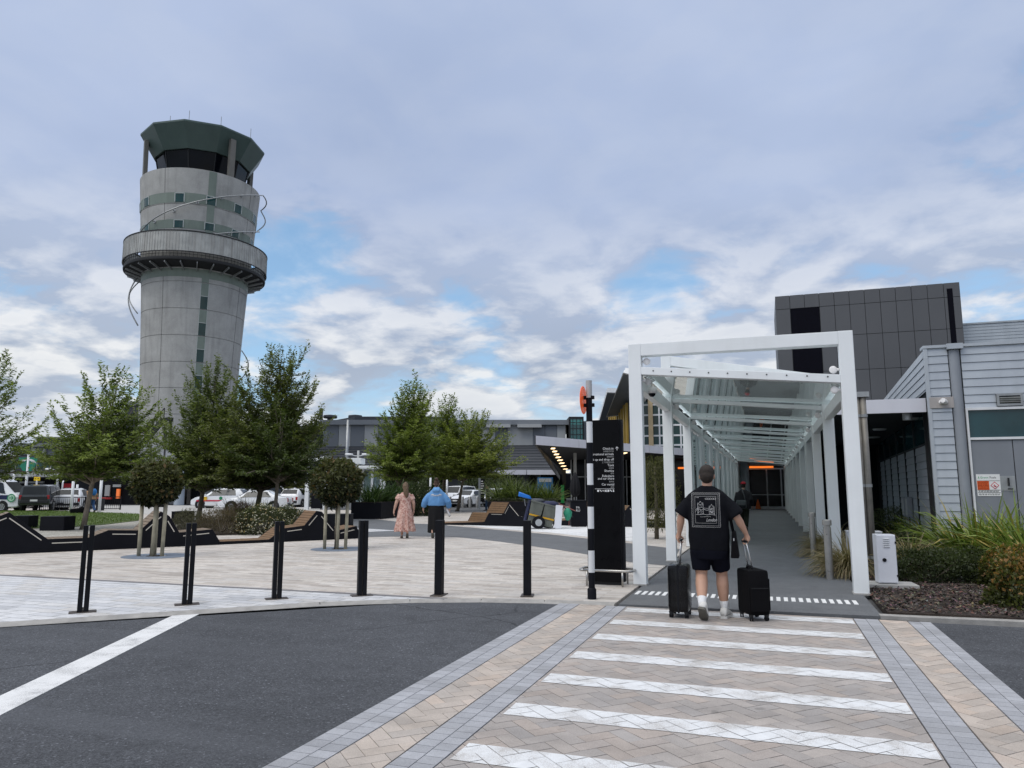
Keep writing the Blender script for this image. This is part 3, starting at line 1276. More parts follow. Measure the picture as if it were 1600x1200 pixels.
def boards(mb, x0, x1, z0, z1, y, pitch=.172, lap=.022):
    """lapped horizontal boards facing -Y"""
    z = z1
    while z > z0 + .02:
        zb = max(z0, z - pitch + .006)
        mb.quad((x0, y - lap, zb), (x1, y - lap, zb), (x1, y - .004, z), (x0, y - .004, z))
        mb.quad((x0, y, zb), (x1, y, zb), (x1, y - lap, zb), (x0, y - lap, zb))
        mb.quad((x0, y, zb), (x0, y - lap, zb), (x0, y - .004, z), (x0, y, z))
        z -= pitch


mb = MB()
mb.prism([(XC + .01, YF + .002), (XE, YF + .002), (XE, YF + 14), (XC + .01 + 14 * math.tan(R(2.95)), YF + 14)], 0, ZRF - .02)
mb.build('wall_backing', m_gap, sb)
mb = MB()
boards(mb, XC, xs1, 0, ZRF, YF)
boards(mb, xs2, XE, zw1 + .05, ZRF, YF)
mb.build('weatherboard_wall', m_silver, sb)
# side wall runs back beside the recess
sv = Vector((math.sin(R(2.95)), math.cos(R(2.95)), 0))
up = Vector((0, 0, 1))
mb = MB()
nrm_ = Vector((-sv.y, sv.x, 0))
zs0 = 3.62


def side_boards(mb, z0, z1, l0, l1, pitch=.172):
    o = Vector((XC, YF, 0))
    z = z1
    while z > z0 + .02:
        zb = max(z0, z - pitch + .006)
        a, b = o + sv * l0, o + sv * l1
        mb.quad(b + nrm_ * .022 + up * zb, a + nrm_ * .022 + up * zb, a + nrm_ * .004 + up * z, b + nrm_ * .004 + up * z)
        mb.quad(b + up * zb, a + up * zb, a + nrm_ * .022 + up * zb, b + nrm_ * .022 + up * zb)
        z -= pitch


side_boards(mb, zs0, ZRF, 0.02, 22)
mb.build('weatherboard_wall', m_silver, sb)
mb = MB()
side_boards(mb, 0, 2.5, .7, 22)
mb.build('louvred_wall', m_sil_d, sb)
mb = MB()
o = Vector((XC, YF, 0)) + nrm_ * .01
for l0, l1 in [(.75 + k * 2.0, .75 + k * 2.0 + 1.94) for k in range(10)]:
    mb.quad(o + sv * l1 + up * 2.54, o + sv * l0 + up * 2.54, o + sv * l0 + up * 3.40, o + sv * l1 + up * 3.40)
mb.build('clerestory_window', m_tealw, sb)
mb = MB()
mb.bar(o + sv * .7 + up * 2.52, o + sv * 22 + up * 2.52, .06, .04)
mb.bar(o + sv * .7 + up * 3.43, o + sv * 22 + up * 3.43, .06, .04)
for k in range(11):
    q = o + sv * (.72 + 2.0 * k)
    mb.bar(q, q + up * 3.45, .06, .07)
mb.build('window_frame', m_dkst, sb)
# corner flashing, roof cap, round column
mb = MB()
mb.box2((XC - .035, YF - .035, 0), (XC + .035, YF + .03, ZRF + .03))
mb.box2((XC - .04, YF - .05, ZRF), (XE, YF + .3, ZRF + .06))
mb.build('flashing', m_silver, sb)
mb = MB()
xcol = (xs1 + xs2) / 2
rc = (xs2 - xs1) / 2 - .015
mb.lathe([(rc, 0), (rc, ZRF - .06)], 28, (xcol, YF + .03, 0))
mb.build('round_column', m_col2, sb, smooth=True)
mb = MB()
mb.box2((xs1 - .02, YF - rc - .03, ZRF - .05), (xs2 + .03, YF + .1, ZRF + .065))
mb.build('column_cap', m_silver, sb)
# strip window, door leaves
mb = MB()
mb.box2((xs2 + .03, YF - .012, zw0), (XE, YF, zw1))
wn = mb.build('strip_window', m_tealw, sb)
mb = MB()
mb.box2((xs2 + .02, YF - .06, zw1), (XE, YF, zw1 + .05))
mb.box2((xs2 + .02, YF - .06, zw0 - .05), (XE, YF, zw0))
mb.box2((xs2 - .005, YF - .065, 0), (xs2 + .03, YF, zw1 + .05))
mb.build('white_frame', m_white_trim, wn)
xd = onY(1584, 720, YF).x
xh0, xh1 = onY(1569, 757, YF), onY(1588, 767, YF)
for a, b in ((xs2 + .03, xd - .008), (xd + .008, xd + 1.6), (xd + 1.616, XE)):
    mb = MB()
    mb.box2((a, YF - .03, .02), (b, YF, zw0 - .06))
    dr = mb.build('door', m_door, sb, bevel=.004)
    if a < xd < b + .1:
        mb = MB()
        mb.box2((xd - .30, YF - .036, 1.50), (xd - .02, YF - .03, 1.80))
        mb.build('lock_plate', m_galv, dr)
        mb = MB()
        mb.box2((xd - .15, YF - .075, 1.60), (xd - .125, YF - .036, 1.76))
        mb.tube([(xd - .09, YF - .036, 1.54), (xd - .09, YF - .10, 1.54), (xd - .17, YF - .10, 1.54)], .013, 8)
        mb.build('handle', m_dkst, dr)
# louvre vent
v0, v1 = onY(1557, 635, YF), onY(1596, 614.5, YF)
vt = MB()
vt.box2((v0.x, YF - .05, v0.z), (v1.x, YF - .02, v1.z))
vn = vt.build('vent', m_gap, sb)
mb = MB()
for z in (v0.z, v1.z - .045):
    mb.box2((v0.x, YF - .075, z), (v1.x, YF - .05, z + .045))
for x in (v0.x, v1.x - .045):
    mb.box2((x, YF - .074, v0.z + .045), (x + .045, YF - .05, v1.z - .045))
h = (v1.z - v0.z - .09) / 4
for k in range(1, 4):
    mb.box((.5 * (v0.x + v1.x), YF - .06, v0.z + .045 + h * k), (v1.x - v0.x - .1, .05, .022), (R(35), 0, 0))
mb.build('vent_louvre', m_galv, vn)
# silver hall far behind, beside the plant block
Y2 = 62.5
ur, ue = onY(1503, 508, Y2), onY(1700, 500, Y2)
m_ups = M('upper_silver_cladding', (.40, .435, .46), .38, .25, var=.06, scale=.8, streak=.2)
hb = empty('silver_hall', 'distant silver clad hall wall showing above the service building roof', 'building', (0, 0, 0))
mb = MB()
boards(mb, ur.x, ue.x + 6, 4.0, ur.z, Y2, .24, .03)
mb.build('cladding', m_ups, hb)
mb = MB()
mb.box2((ur.x, Y2 + .002, 0), (ue.x + 6, Y2 + 14, ur.z - .01))
mb.build('core', m_gap, hb)
mb = MB()
mb.box2((ur.x, Y2 - .08, ur.z), (ue.x + 6, Y2 + 14, ur.z + .12))
mb.build('roof_cap', m_ups, hb)

# white box plate with camera on the corner strip
cp = empty('wall_camera', 'white bullet camera on a steel plate fixed to the silver corner wall', 'camera', onY(1470, 629, YF) + Vector((0, -.03, 0)))
p0, p1 = onY(1452.5, 638.5, YF) - onY(1470, 629, YF), onY(1489, 620, YF) - onY(1470, 629, YF)
mb = MB()
mb.box2((p0.x, -.012, p0.z), (p1.x, .0, p1.z))
mb.build('plate', M('plate_steel', (.40, .37, .35), .45, .3, var=.1), cp, bevel=.003)
mb = MB()
mb.lathe([(0, 0), (.05, 0), (.05, .02), (.03, .05)], 16, T=Matrix.Rotation(R(90), 4, 'X'))
mb.build('mount', m_wst2, cp, smooth=True)
mb = MB()
mb.lathe([(0, -.09), (.045, -.09), (.055, -.07), (.055, .10), (0, .10)], 18, T=Matrix.Translation((.03, -.12, .01)) @ Matrix.Rotation(R(65), 4, 'Z') @ Matrix.Rotation(R(95), 4, 'Y'))
mb.build('body', m_wst2, cp, autos=40)
mb = MB()
mb.lathe([(0, .0), (.046, .0), (.046, .012), (0, .012)], 18, T=Matrix.Translation((.03, -.12, .01)) @ Matrix.Rotation(R(65), 4, 'Z') @ Matrix.Rotation(R(95), 4, 'Y') @ Matrix.Translation((0, 0, .10)))
mb.build('lens', m_cabg, cp, autos=40)

# hazard sign on the door
s0, s1 = onY(1527, 775, YF), onY(1561, 741, YF)
SW, SH = s1.x - s0.x, s1.z - s0.z
sg = empty('hazard_sign', 'white hazard notice with orange panel and red diamond on the grey door', 'sign', (s0.x, YF - .034, s0.z))
m_sgw = M('sign_white', (.74, .74, .73), .45, var=.05, scale=8)
m_sgo = M('sign_orange', (.62, .10, .02), .5, var=.15, scale=20)
m_sgr = M('sign_red', (.55, .03, .05), .5, var=.08)
m_sgk = M('sign_black', (.02, .02, .022), .5, var=.1)
m_sgg = M('sign_green', (.05, .34, .14), .5, var=.08)
mb = MB()
mb.box2((0, -.006, 0), (SW, 0, SH))
mb.build('board', m_sgw, sg)


def sgbox(name, x0, z0, x1, z1, m, y=-.009):
    mb = MB()
    mb.box2((x0 * SW, y, z0 * SH), (x1 * SW, -.0055, z1 * SH))
    return mb.build(name, m, sg)


sgbox('orange_panel', .02, .29, .52, .69, m_sgo)
sgbox('rule', .02, .695, .98, .71, m_sgk)
sgbox('rule', .02, .265, .98, .285, m_sgk, -.008)
sgbox('rule', .02, .155, .98, .17, m_sgk)


def sgtext(name, body, x, z, size, m, par, y=-.0095, align='LEFT'):
    vs, fs = text_mesh(body, size, align)
    mb = MB()
    mb.add([(x + v.x, y, z + v.y) for v in vs], fs)
    return mb.build(name, m, par)


sgtext('lettering', 'Green', .16 * SW, .81 * SH, .135 * SW, m_sgg, sg)
sgtext('lettering', 'Fuels', .56 * SW, .81 * SH, .135 * SW, m_sgk, sg)
mb = MB()
mb.add([(.07 * SW, -.0092, .79 * SH), (.10 * SW, -.0092, .92 * SH), (.135 * SW, -.0092, .79 * SH), (.10 * SW, -.0092, .83 * SH)], [(0, 1, 2, 3)])
mb.build('leaf_logo', m_sgg, sg)
mb = MB()
for r, m in ((.185, 0), (.145, 1)):
    mb.cur = m
    cx, cz = .755 * SW, .485 * SH
    y = -.0095 - m * .002
    rr = r * SW
    mb.add([(cx - rr, y, cz), (cx, y, cz - rr), (cx + rr, y, cz), (cx, y, cz + rr)], [(0, 1, 2, 3)])
mb.cur = 0
for a, b in (((-.03, .05), (.02, -.03)), ((-.05, .0), (.0, -.06)), ((.0, -.05), (.06, -.03)), ((.0, -.05), (.03, -.07))):
    p, q = Vector((cx + a[0] * SW, -.0135, cz + a[1] * SW)), Vector((cx + b[0] * SW, -.0135, cz + b[1] * SW))
    mb.bar(p, q, .012, .003, (0, 1, 0))
mb.build('flame_diamond', [m_sgr, m_sgw], sg)
mb = MB()
random.seed(3)
for k in range(5):
    x = .05
    while x < .46:
        l = random.uniform(.03, .10)
        mb.box2((x * SW, -.0105, (.34 + k * .07) * SH), (min(x + l, .49) * SW, -.009, (.365 + k * .07) * SH))
        x += l + .025
mb.build('small_print', M('print_dark_red', (.22, .03, .01), .6), sg)
mb = MB()
for z in (.19, .225, .05, .09):
    x = .06
    while x < .9:
        l = random.uniform(.04, .12)
        mb.box2((x * SW, -.008, z * SH), (min(x + l, .95) * SW, -.006, (z + .018) * SH))
        x += l + .03
mb.build('small_print', m_sgk, sg)

# recess roof beside the canopy
XR0 = 1.40
rf = empty('recess_roof', 'flat porch roof with pale lilac fascia between canopy and silver building', 'porch roof', (0, 0, 0))
fz0, fz1 = onY(1400, 645.5, YF + .15).z, onY(1400, 624, YF + .15).z
mb = MB()
mb.box2((XR0, YF + .1, fz0), (XC - .04, YF + .16, fz1))
mb.build('fascia', m_fasc, rf, bevel=.004)
mb = MB()
mb.prism([(XR0, YF + .162), (XC - .03, YF + .162), (XC + 34 * math.tan(R(2.95)), YF + 34), (XR0, YF + 34)], fz0 + .02, fz1 - .02)
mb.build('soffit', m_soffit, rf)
for x, y in ((3.3, YF + 1.8), (3.0, YF + 5), (3.3, YF + 8.5)):
    mb = MB()
    mb.lathe([(0, -.02), (.16, -.02), (.18, .02)], 20, (x, y, fz0))
    mb.build('downlight', m_alu, rf, smooth=True)
mb = MB()
q = Vector((XC - .35, YF + .5, fz0))
mb.lathe([(.1, .02), (.1, -.13), (0, -.13)], 16, tuple(q))
mb.build('floodlight', m_alu, rf, autos=40)
# dark back of the recess
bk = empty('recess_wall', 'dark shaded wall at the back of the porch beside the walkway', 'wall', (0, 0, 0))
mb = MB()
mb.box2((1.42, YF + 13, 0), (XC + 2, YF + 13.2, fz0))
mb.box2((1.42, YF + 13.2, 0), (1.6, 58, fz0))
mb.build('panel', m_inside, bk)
for x in (1.9, 2.9, 3.9):
    mb = MB()
    mb.box2((x, YF + 12.95, .1), (x + .08, YF + 13, fz0 - .1))
    mb.build('mullion', m_dkst, bk)
for x, z in ((XC - .25, .75), (XC + .0, .75)):
    pass
# meter boxes low on the louvred wall
for k, l in enumerate((4.1, 4.9)):
    q = Vector((XC, YF, 0)) + sv * l + nrm_ * .03
    mx_ = empty('meter_box', ('pale meter box low on the louvred wall, closer to the corner', 'pale meter box low on the louvred wall, deeper in the porch')[k], 'meter box', tuple(q) , -R(2.95))
    mb = MB()
    mb.box2((-.12, -.25, .82), (0, .25, 1.32))
    mb.build('case', m_col2, mx_, bevel=.012)
    mb = MB()
    mb.box2((-.125, -.21, .86), (-.119, .21, 1.28))
    mb.build('lid', m_alu, mx_)

# galvanised downpipes behind the front post
for k, (px, w) in enumerate(((1349, .075), (1358, .095))):
    b = onY(px + 7, 880, 14.0)
    dp = empty('downpipe', ('slim weathered steel pipe beside the front canopy post', 'thick weathered steel pipe with a square cap beside the front canopy post')[k], 'pipe', (b.x, b.y, .02))
    zt = onY(px, 614, 14.0).z
    mb = MB()
    mb.tube([(0, 0, 0), (0, 0, zt)], w * .55, 12)
    mb.build('pipe', M('weathered_pipe', (.23, .215, .19), .55, .45, var=.25, scale=5, streak=.5), dp, smooth=True)
    mb = MB()
    for z in (.35, 1.55, 2.75):
        mb.tube([(0, 0, z), (0, 0, z + .05)], w * .66, 12)
    if k:
        mb.box2((-.12, -.07, zt - .09), (.10, .07, zt))
    mb.build('bracket', m_galv, dp)

# plant block
Y6 = 61.0
a, b = onY(1211, 463, Y6), onY(1499, 440.5, Y6)
pb = empty('plant_block', 'tall dark grey panelled block rising behind the glass canopy', 'building', (0, 0, 0))
m_pan = M('charcoal_panel', (.100, .103, .110), .5, .05, var=.05, scale=.25, streak=.12)
m_pan2 = M('black_louvre', (.005, .005, .009), .7, var=.2, spec=.05)
zT = (a.z + b.z) / 2
mb = MB()
mb.box2((a.x + .05, Y6 + .06, 0), (b.x - .05, Y6 + 9, zT - .05))
mb.build('core', m_gap, pb)
x = a.x
widths = []
npan = 12
pw_ = (b.x - a.x) / npan
rows = [zT, onY(1350, 474, Y6).z, onY(1350, 522, Y6).z, onY(1350, 577, Y6).z, onY(1350, 632, Y6).z, onY(1350, 690, Y6).z, 3.9]
mb = MB()
for i in range(npan):
    x0, x1 = a.x + pw_ * i, a.x + pw_ * (i + 1)
    for r in range(len(rows) - 1):
        if i in (0,) and False:
            continue
        if r >= 1 and r <= 4 and i in (1, 2):
            continue
        mb.box2((x0 + .018, Y6, rows[r + 1] + .018), (x1 - .018, Y6 + .06, rows[r] - .018))
mb.build('cladding_panel', m_pan, pb)
for q0, q1 in ((b.x - .05, b.x), (a.x, a.x + .05)):
    mb = MB()
    mb.box2((q0, Y6 + .06, 3), (q1, Y6 + 9, zT))
    mb.build('side_cladding', m_pan, pb)
mb = MB()
mb.box2((a.x + pw_ + .03, Y6 + .025, rows[5]), (a.x + 3 * pw_ - .03, Y6 + .055, rows[1] - .02))
mb.build('louvre_opening', m_pan2, pb)
mb = MB()
xb = b.x - .55
mb.box2((xb - .32, Y6 - .02, rows[4]), (xb + .05, Y6 + .055, rows[0] - .45))
mb.build('louvre_opening', m_pan2, pb)
# ---------------------------------------------------------------- terminal entrance, canopy wing, long facade, left blocks
m_ent = M('entrance_dark_glass', (.010, .011, .013), .10, var=.5, scale=.4, spec=.2)
m_rib = M('dark_ribbed_roof', (.050, .054, .062), .5, .1, var=.12, scale=.4, streak=.15)
m_fpan = M('mid_grey_panel', (.175, .19, .21), .55, var=.06, scale=.3, streak=.15)
m_fpan2 = M('light_grey_panel', (.40, .41, .41), .55, var=.06, scale=.3, streak=.15)
m_fband = M('grey_roof_band', (.20, .215, .235), .5, .1, var=.06, scale=.3, streak=.12)
m_tealc = M('teal_curtain_glass', (.010, .05, .05), .05, var=.6, scale=.25, spec=.4)
m_tealb = M('bright_teal_glass', (.03, .22, .20), .06, var=.3, scale=.3, spec=.8)
m_yel = M('ochre_fin', (.42, .27, .05), .5, var=.12, scale=1)
m_tim = M('pale_timber', (.55, .42, .25), .55, var=.12, scale=2)
m_amber = M_emit('amber_strip', (1.0, .22, .03), 1.0)
m_warm = M_emit('warm_lamp', (1.0, .74, .42), 2.2)

# entrance hall at the end of the walkway
en = empty('entrance_hall', 'dark glazed terminal entrance with glowing orange strips at the end of the walkway', 'entrance', (0, 0, 0))
YE = 58.5
mb = MB()
mb.box2((-9, YE + .1, 0), (3, YE + .25, 3.9))
mb.build('back_wall', m_ent, en)
mb = MB()
for x in (-1.95, -.1, .9):
    mb.box2((x, YE - .02, 0), (x + .09, YE + .1, 3.0))
mb.box2((-2, YE - .03, 1.05), (1.3, YE + .1, 1.1))
mb.box2((-2, YE - .03, .04), (1.3, YE + .1, .22))
mb.box2((-2, YE - .05, 2.95), (1.3, YE + .1, 3.05))
mb.build('door_frame', m_alu, en)
mb = MB()
mb.box2((-2.0, YE - .6, 3.25), (1.35, YE - .2, 3.55))
mb.build('lintel', m_fband, en)
for x0, x1, z, y in ((-1.25, .45, 3.12, YE - .25), (-1.2, -.1, 3.72, YE - 2.6), (-6.5, -3.2, 3.1, YE - .25)):
    mb = MB()
    mb.box2((x0, y - .05, z - .07), (x1, y, z + .07))
    mb.build('light_strip', m_amber, en)
mb = MB()
mb.lathe([(.32, 0), (.32, 3.9)], 20, (-1.55, YE - 2.5, 0))
mb.build('column', m_col2, en, smooth=True)
mb = MB()
mb.box2((-9, YE - 3.2, 3.75), (1.38, YE + .05, 3.95))
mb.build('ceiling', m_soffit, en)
cone = empty('traffic_cone', 'small orange cone standing inside by the entrance doors', 'cone', (-.75, YE - .9, .04))
mb = MB()
mb.lathe([(.20, .03), (.035, .72), (0, .72)], 16)
mb.build('body', M('cone_orange', (.62, .14, .03), .5), cone, smooth=True)
mb = MB()
mb.box((0, 0, .015), (.42, .42, .03))
mb.build('base', M('cone_base', (.10, .05, .03), .6), cone, bevel=.005)

# canopy wing over the drop-off: white edge, dark soffit with a row of lamps
cw = empty('terminal_porch', 'low terminal porch with a long white fascia and lamps in its dark soffit', 'porch', (0, 0, 0))
A = at(836, 694, 40)
B = at(1168, 723, 61.5)
zb = A.z
B.z = zb
C = at(878, 755, 96)
Dd = Vector((B.x, B.y + 18, zb))
th = .46
mb = MB()
poly = [(A.x, A.y), (B.x, B.y), (Dd.x, Dd.y), (C.x, C.y)]
mb.prism(poly, zb, zb + th - .03)
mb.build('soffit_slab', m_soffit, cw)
mb = MB()
dirv = (B - A).normalized()
nv = Vector((dirv.y, -dirv.x, 0))
segs = 7
Lb = (B - A).length
for k in range(segs):
    p, q = A + dirv * (Lb * k / segs + .02), A + dirv * (Lb * (k + 1) / segs - .02)
    mb.prism([tuple(p[:2]), tuple(q[:2]), tuple((q + nv * .06)[:2]), tuple((p + nv * .06)[:2])], zb - .03, zb + th)
mb.build('fascia', m_fasc, cw, fix=True)
mb = MB()
dl = (C - A).normalized()
mb.bar(A + Vector((0, 0, th / 2 - .015)) - dl * .02, C + Vector((0, 0, th / 2)), .08, th)
mb.build('side_fascia', m_rib, cw)
l0, l1 = at(864, 706, 45), at(886, 741, 80)
for k in range(9):
    f = k / 8
    d = 1 / ((1 - f) / 44 + f / 108)
    px = 864 + 22 * f
    mb = MB()
    p = at(px, 700 + 44 * f, d)
    p.z = zb - .02
    dd_ = Vector((-SY, CY, 0))
    mb.box(p, (.22 + .25 * f, .8 + 2.2 * f, .05), (0, 0, YAW))
    mb.build('soffit_lamp', m_warm, cw)
for px in (967, 974):
    p = at(px, 720, 50)
    mb = MB()
    mb.box((p.x, p.y, zb - .02), (.35, 1.4, .05), (0, 0, YAW))
    mb.build('soffit_lamp', m_warm, cw)
# porch columns and glass front
for px, d, w in ((899, 50, .11), (1042, 58, .11)):
    p = at(px, 770, d)
    mb = MB()
    mb.lathe([(w, 0), (w, zb)], 18, (p.x, p.y, 0))
    mb.build('column', m_fpan2, cw, smooth=True)
e0, e1 = at(893, 763, 62), at(1168, 763, 64)
mb = MB()
mb.prism([(e0.x, e0.y), (e1.x, e1.y), (e1.x, e1.y + .3), (e0.x, e0.y + .3)], 0, zb)
mb.build('glass_front', m_ent, cw, fix=True)
for k in range(14):
    mb = MB()
    p = e0.lerp(e1, k / 13)
    mb.box((p.x, p.y - .05, zb / 2), (.09, .12, zb), (0, 0, YAW))
    mb.build('mullion', m_alu, cw)
mb = MB()
mb.bar((e0.x, e0.y - .04, 2.5), (e1.x, e1.y - .04, 2.5), .1, .1)
mb.build('transom', m_alu, cw)

fb_ = [at(838, 763, 118), at(893, 763, 118)]
mb = MB()
mb.prism([(fb_[0].x, fb_[0].y), (fb_[1].x, fb_[1].y), (fb_[1].x, fb_[1].y + .5), (fb_[0].x, fb_[0].y + .5)], 0, zb)
mb.build('dark_backdrop', m_inside, cw, fix=True)  # near-black sheet added as backdrop for the dark depth under the porch
# upper hall: teal curtain wall under a pitched wing roof
uh = empty('terminal_hall', 'upper terminal hall with teal gridded curtain wall, ochre fins and white edged wing roofs', 'building', (0, 0, 0))
YH = 54.0
h0, h1 = onY(985, 700, YH), onY(1172, 700, YH)
zt0, zt1 = zb + th + .02, onY(1003, 603, YH).z
mb = MB()
mb.box2((h0.x, YH, zt0), (h1.x, YH + 10, zt1))
mb.build('curtain_glass', m_tealc, uh)
mb = MB()
z = onY(1020, 696, YH).z
for py in (696, 681, 665, 648.5, 632.5, 617, 609):
    zz_ = onY(1020, py, YH).z
    mb.box2((h0.x, YH - .06, zz_ - .06), (h1.x, YH, zz_ + .06))
mb.build('transom', m_white_trim, uh)
for px in (990, 1003, 1030, 1046, 1063, 1080, 1097, 1114, 1131, 1148):
    mb = MB()
    xx = onY(px, 650, YH).x
    mb.box2((xx - .05, YH - .08, zt0), (xx + .05, YH - .002, zt1))
    mb.build('mullion', m_white_trim, uh)
mb = MB()
for px in (1017, 1090):
    xx = onY(px, 650, YH).x
    mb.box2((xx - .16, YH - .22, zt0), (xx + .16, YH - .085, zt1))
mb.build('timber_fin', m_tim, uh)
# ochre-finned side wall
s0_, s1_ = onY(984, 690, YH), at(953, 690, 66)
mb = MB()
mb.prism([(s0_.x, s0_.y), (s1_.x, s1_.y), (s1_.x + 1, s1_.y + 1), (s0_.x, s0_.y + .5)], zt0, zt1 - 1.2)
mb.build('side_wall', m_fpan, uh, fix=True)
mb = MB()
for k in range(9):
    p = Vector(s0_).lerp(Vector(s1_), (k + .3) / 9)
    mb.box((p.x - .1, p.y - .1, (zt0 + zt1 - 1.2) / 2), (.16, .35, zt1 - 1.2 - zt0), (0, 0, R(20)))
mb.build('ochre_fin', m_yel, uh)


def wing(name, P4, t=.38):
    """thin roof slab with white edge: corners listed lower-back, upper-front, right-front, right-back"""
    P4 = [Vector(p) for p in P4]
    mb = MB()
    n = (P4[1] - P4[0]).cross(P4[2] - P4[1]).normalized()
    if n.z < 0:
        n = -n
    vs = P4 + [p + n * t for p in P4]
    mb.add([p + n * .02 for p in P4] + [p + n * (t - .02) for p in P4], [(3, 2, 1, 0), (4, 5, 6, 7)])
    mb.build('wing_roof', m_fpan, uh)
    mb = MB()
    for i in range(4):
        j = (i + 1) % 4
        mb.quad(vs[i], vs[j], vs[4 + j], vs[4 + i])
        c = sum(P4, Vector()) / 4
        ins = [vs[i] + (c - vs[i]).normalized() * .35, vs[j] + (c - vs[j]).normalized() * .35]
        mb.quad(vs[j], vs[i], ins[0] + n * .012, ins[1] + n * .012)
    mb.build('roof_edge', m_white_trim, uh)


wing('w1', (at(947, 652, 60), at(973.5, 582, 47), at(1003, 590, 46), at(1010, 645, 58)))
wing('w2', (at(935, 662, 72), at(948.5, 613, 60), at(975, 614, 60), at(975, 660, 72)))

# ---- long facade across the back (built in the survey frame)
tl = empty('terminal_building', 'long low grey panelled terminal building across the back of the plaza', 'building', (0, 0, 0), YAW)


def fl(px, py, d):
    """survey-frame coordinates (x, d, z) of a photo pixel at distance d"""
    y = (600 - py) / FPX
    f, z = CP - y * SP, y * CP + SP
    t = d / f
    return Vector(((px - 800) / FPX * t, d, CAM_H + z * t))


DF = 92.0
x0, x1 = fl(505, 690, DF).x, fl(884, 690, DF).x
zb0, zb1 = fl(600, 698, DF).z, fl(600, 664, DF).z
zt_ = fl(600, 656.5, DF).z
random.seed(5)
mb = MB()
x = x0
toggle = 0
while x < x1:
    wdt = random.choice((1.5, 1.7, 1.9, 3.2))
    xe = min(x + wdt, x1)
    mb.cur = toggle
    mb.box2((x + .02, DF, zb0), (xe - .02, DF + .1, zb1))
    if wdt > 2.5:
        pass
    x = xe
    toggle = 1 - toggle if random.random() < .85 else toggle
mb.build('panel_wall', [m_fpan, m_fpan2], tl)
mb = MB()
# angled return at the left end
q0, q1 = Vector((x0, DF, 0)), Vector((fl(468, 690, 104).x, 104, 0))
for k in range(6):
    a, b = q0.lerp(q1, k / 6), q0.lerp(q1, (k + 1) / 6)
    mb.cur = k % 2
    mb.prism([(a.x, a.y), (b.x, b.y), (b.x + .3, b.y + .3), (a.x + .3, a.y + .3)], zb0, zb1)
mb.build('panel_wall', [m_fpan2, m_fpan], tl, fix=True)
mb = MB()
mb.prism([(x0, DF - .5), (x1 + 1.2, DF - .5), (x1 + 1.2, DF + 22), (q1.x - .6, 126), (q1.x - .6, 103.5)], zb1, zt_)
mb.build('roof_band', m_fband, tl, fix=True)
mb = MB()
mb.prism([(x0 + 3, DF + 4), (x1 - 16, DF + 4), (x1 - 16, DF + 20), (q1.x + 2, 124), (q1.x + 2, 106)], zt_, zt_ + .85)
mb.build('upper_roof', m_rib, tl, fix=True)
mb = MB()
mb.box2((x0 - 12, DF + .1, 0), (x1, DF + 20, zb1 - .1))
mb.build('core', m_gap, tl)
for px in (516, 555):
    p = fl(px, 652, DF + 6)
    mb = MB()
    mb.lathe([(.85, 0), (.95, .15), (.9, .38), (.2, .48)], 14, (p.x, p.y, zt_ + .80))
    mb.lathe([(.4, -.6), (.4, 0)], 10, (p.x, p.y, zt_ + .80))
    mb.build('roof_vent', m_rib, tl, autos=40)
p = fl(502, 650, DF + 5)
mb = MB()
mb.tube([(p.x, p.y, zt_), (p.x, p.y, zt_ + 2.0)], .22, 8)
mb.build('flue', m_rib, tl)
for px in (779, 827):
    p = fl(px, 664, DF)
    mb = MB()
    mb.box((p.x, DF - .6, zb1 - .18), (3.0, .8, .4))
    mb.build('outlet_box', m_fpan2, tl)
# green glazed stair box
g0, g1 = fl(889.5, 689, DF - 1), fl(912, 651, DF - 1)
mb = MB()
mb.box2((g0.x, DF - 1, zb0 - 2), (g1.x, DF + 4, g1.z))
sbx = mb.build('stair_box', m_dkst, tl)
mb = MB()
mb.box2((g0.x + .18, DF - 1.05, zb0 - 2), (g1.x - .18, DF - .99, g1.z - .3))
mb.build('stair_glass', M('stair_teal_glass', (.012, .085, .085), .06, var=.6, scale=.5, spec=.8), sbx)
mb = MB()
mb.box2((g0.x + .2, DF - 1.08, g1.z - 1.0), (g1.x - .2, DF - 1.05, g1.z - .45))
mb.build('bright_pane', m_tealb, sbx)
mb = MB()
for k in range(1, 4):
    xx = g0.x + (g1.x - g0.x) * k / 4
    mb.box2((xx - .03, DF - 1.12, zb0 - 2), (xx + .03, DF - 1.04, g1.z - .3))
for k in range(5):
    zz_ = zb0 + (g1.z - zb0) * k / 5
    mb.box2((g0.x + .15, DF - 1.11, zz_ - .03), (g1.x - .15, DF - 1.04, zz_ + .03))
mb.build('glazing_bar', m_dkst, sbx)
mb = MB()
r0, r1 = fl(913, 690, DF), fl(965, 658, DF)
mb.box2((r0.x, DF, zb0 - 2), (r1.x + 6, DF + 10, r1.z))
mb.build('end_block', m_fpan, tl)
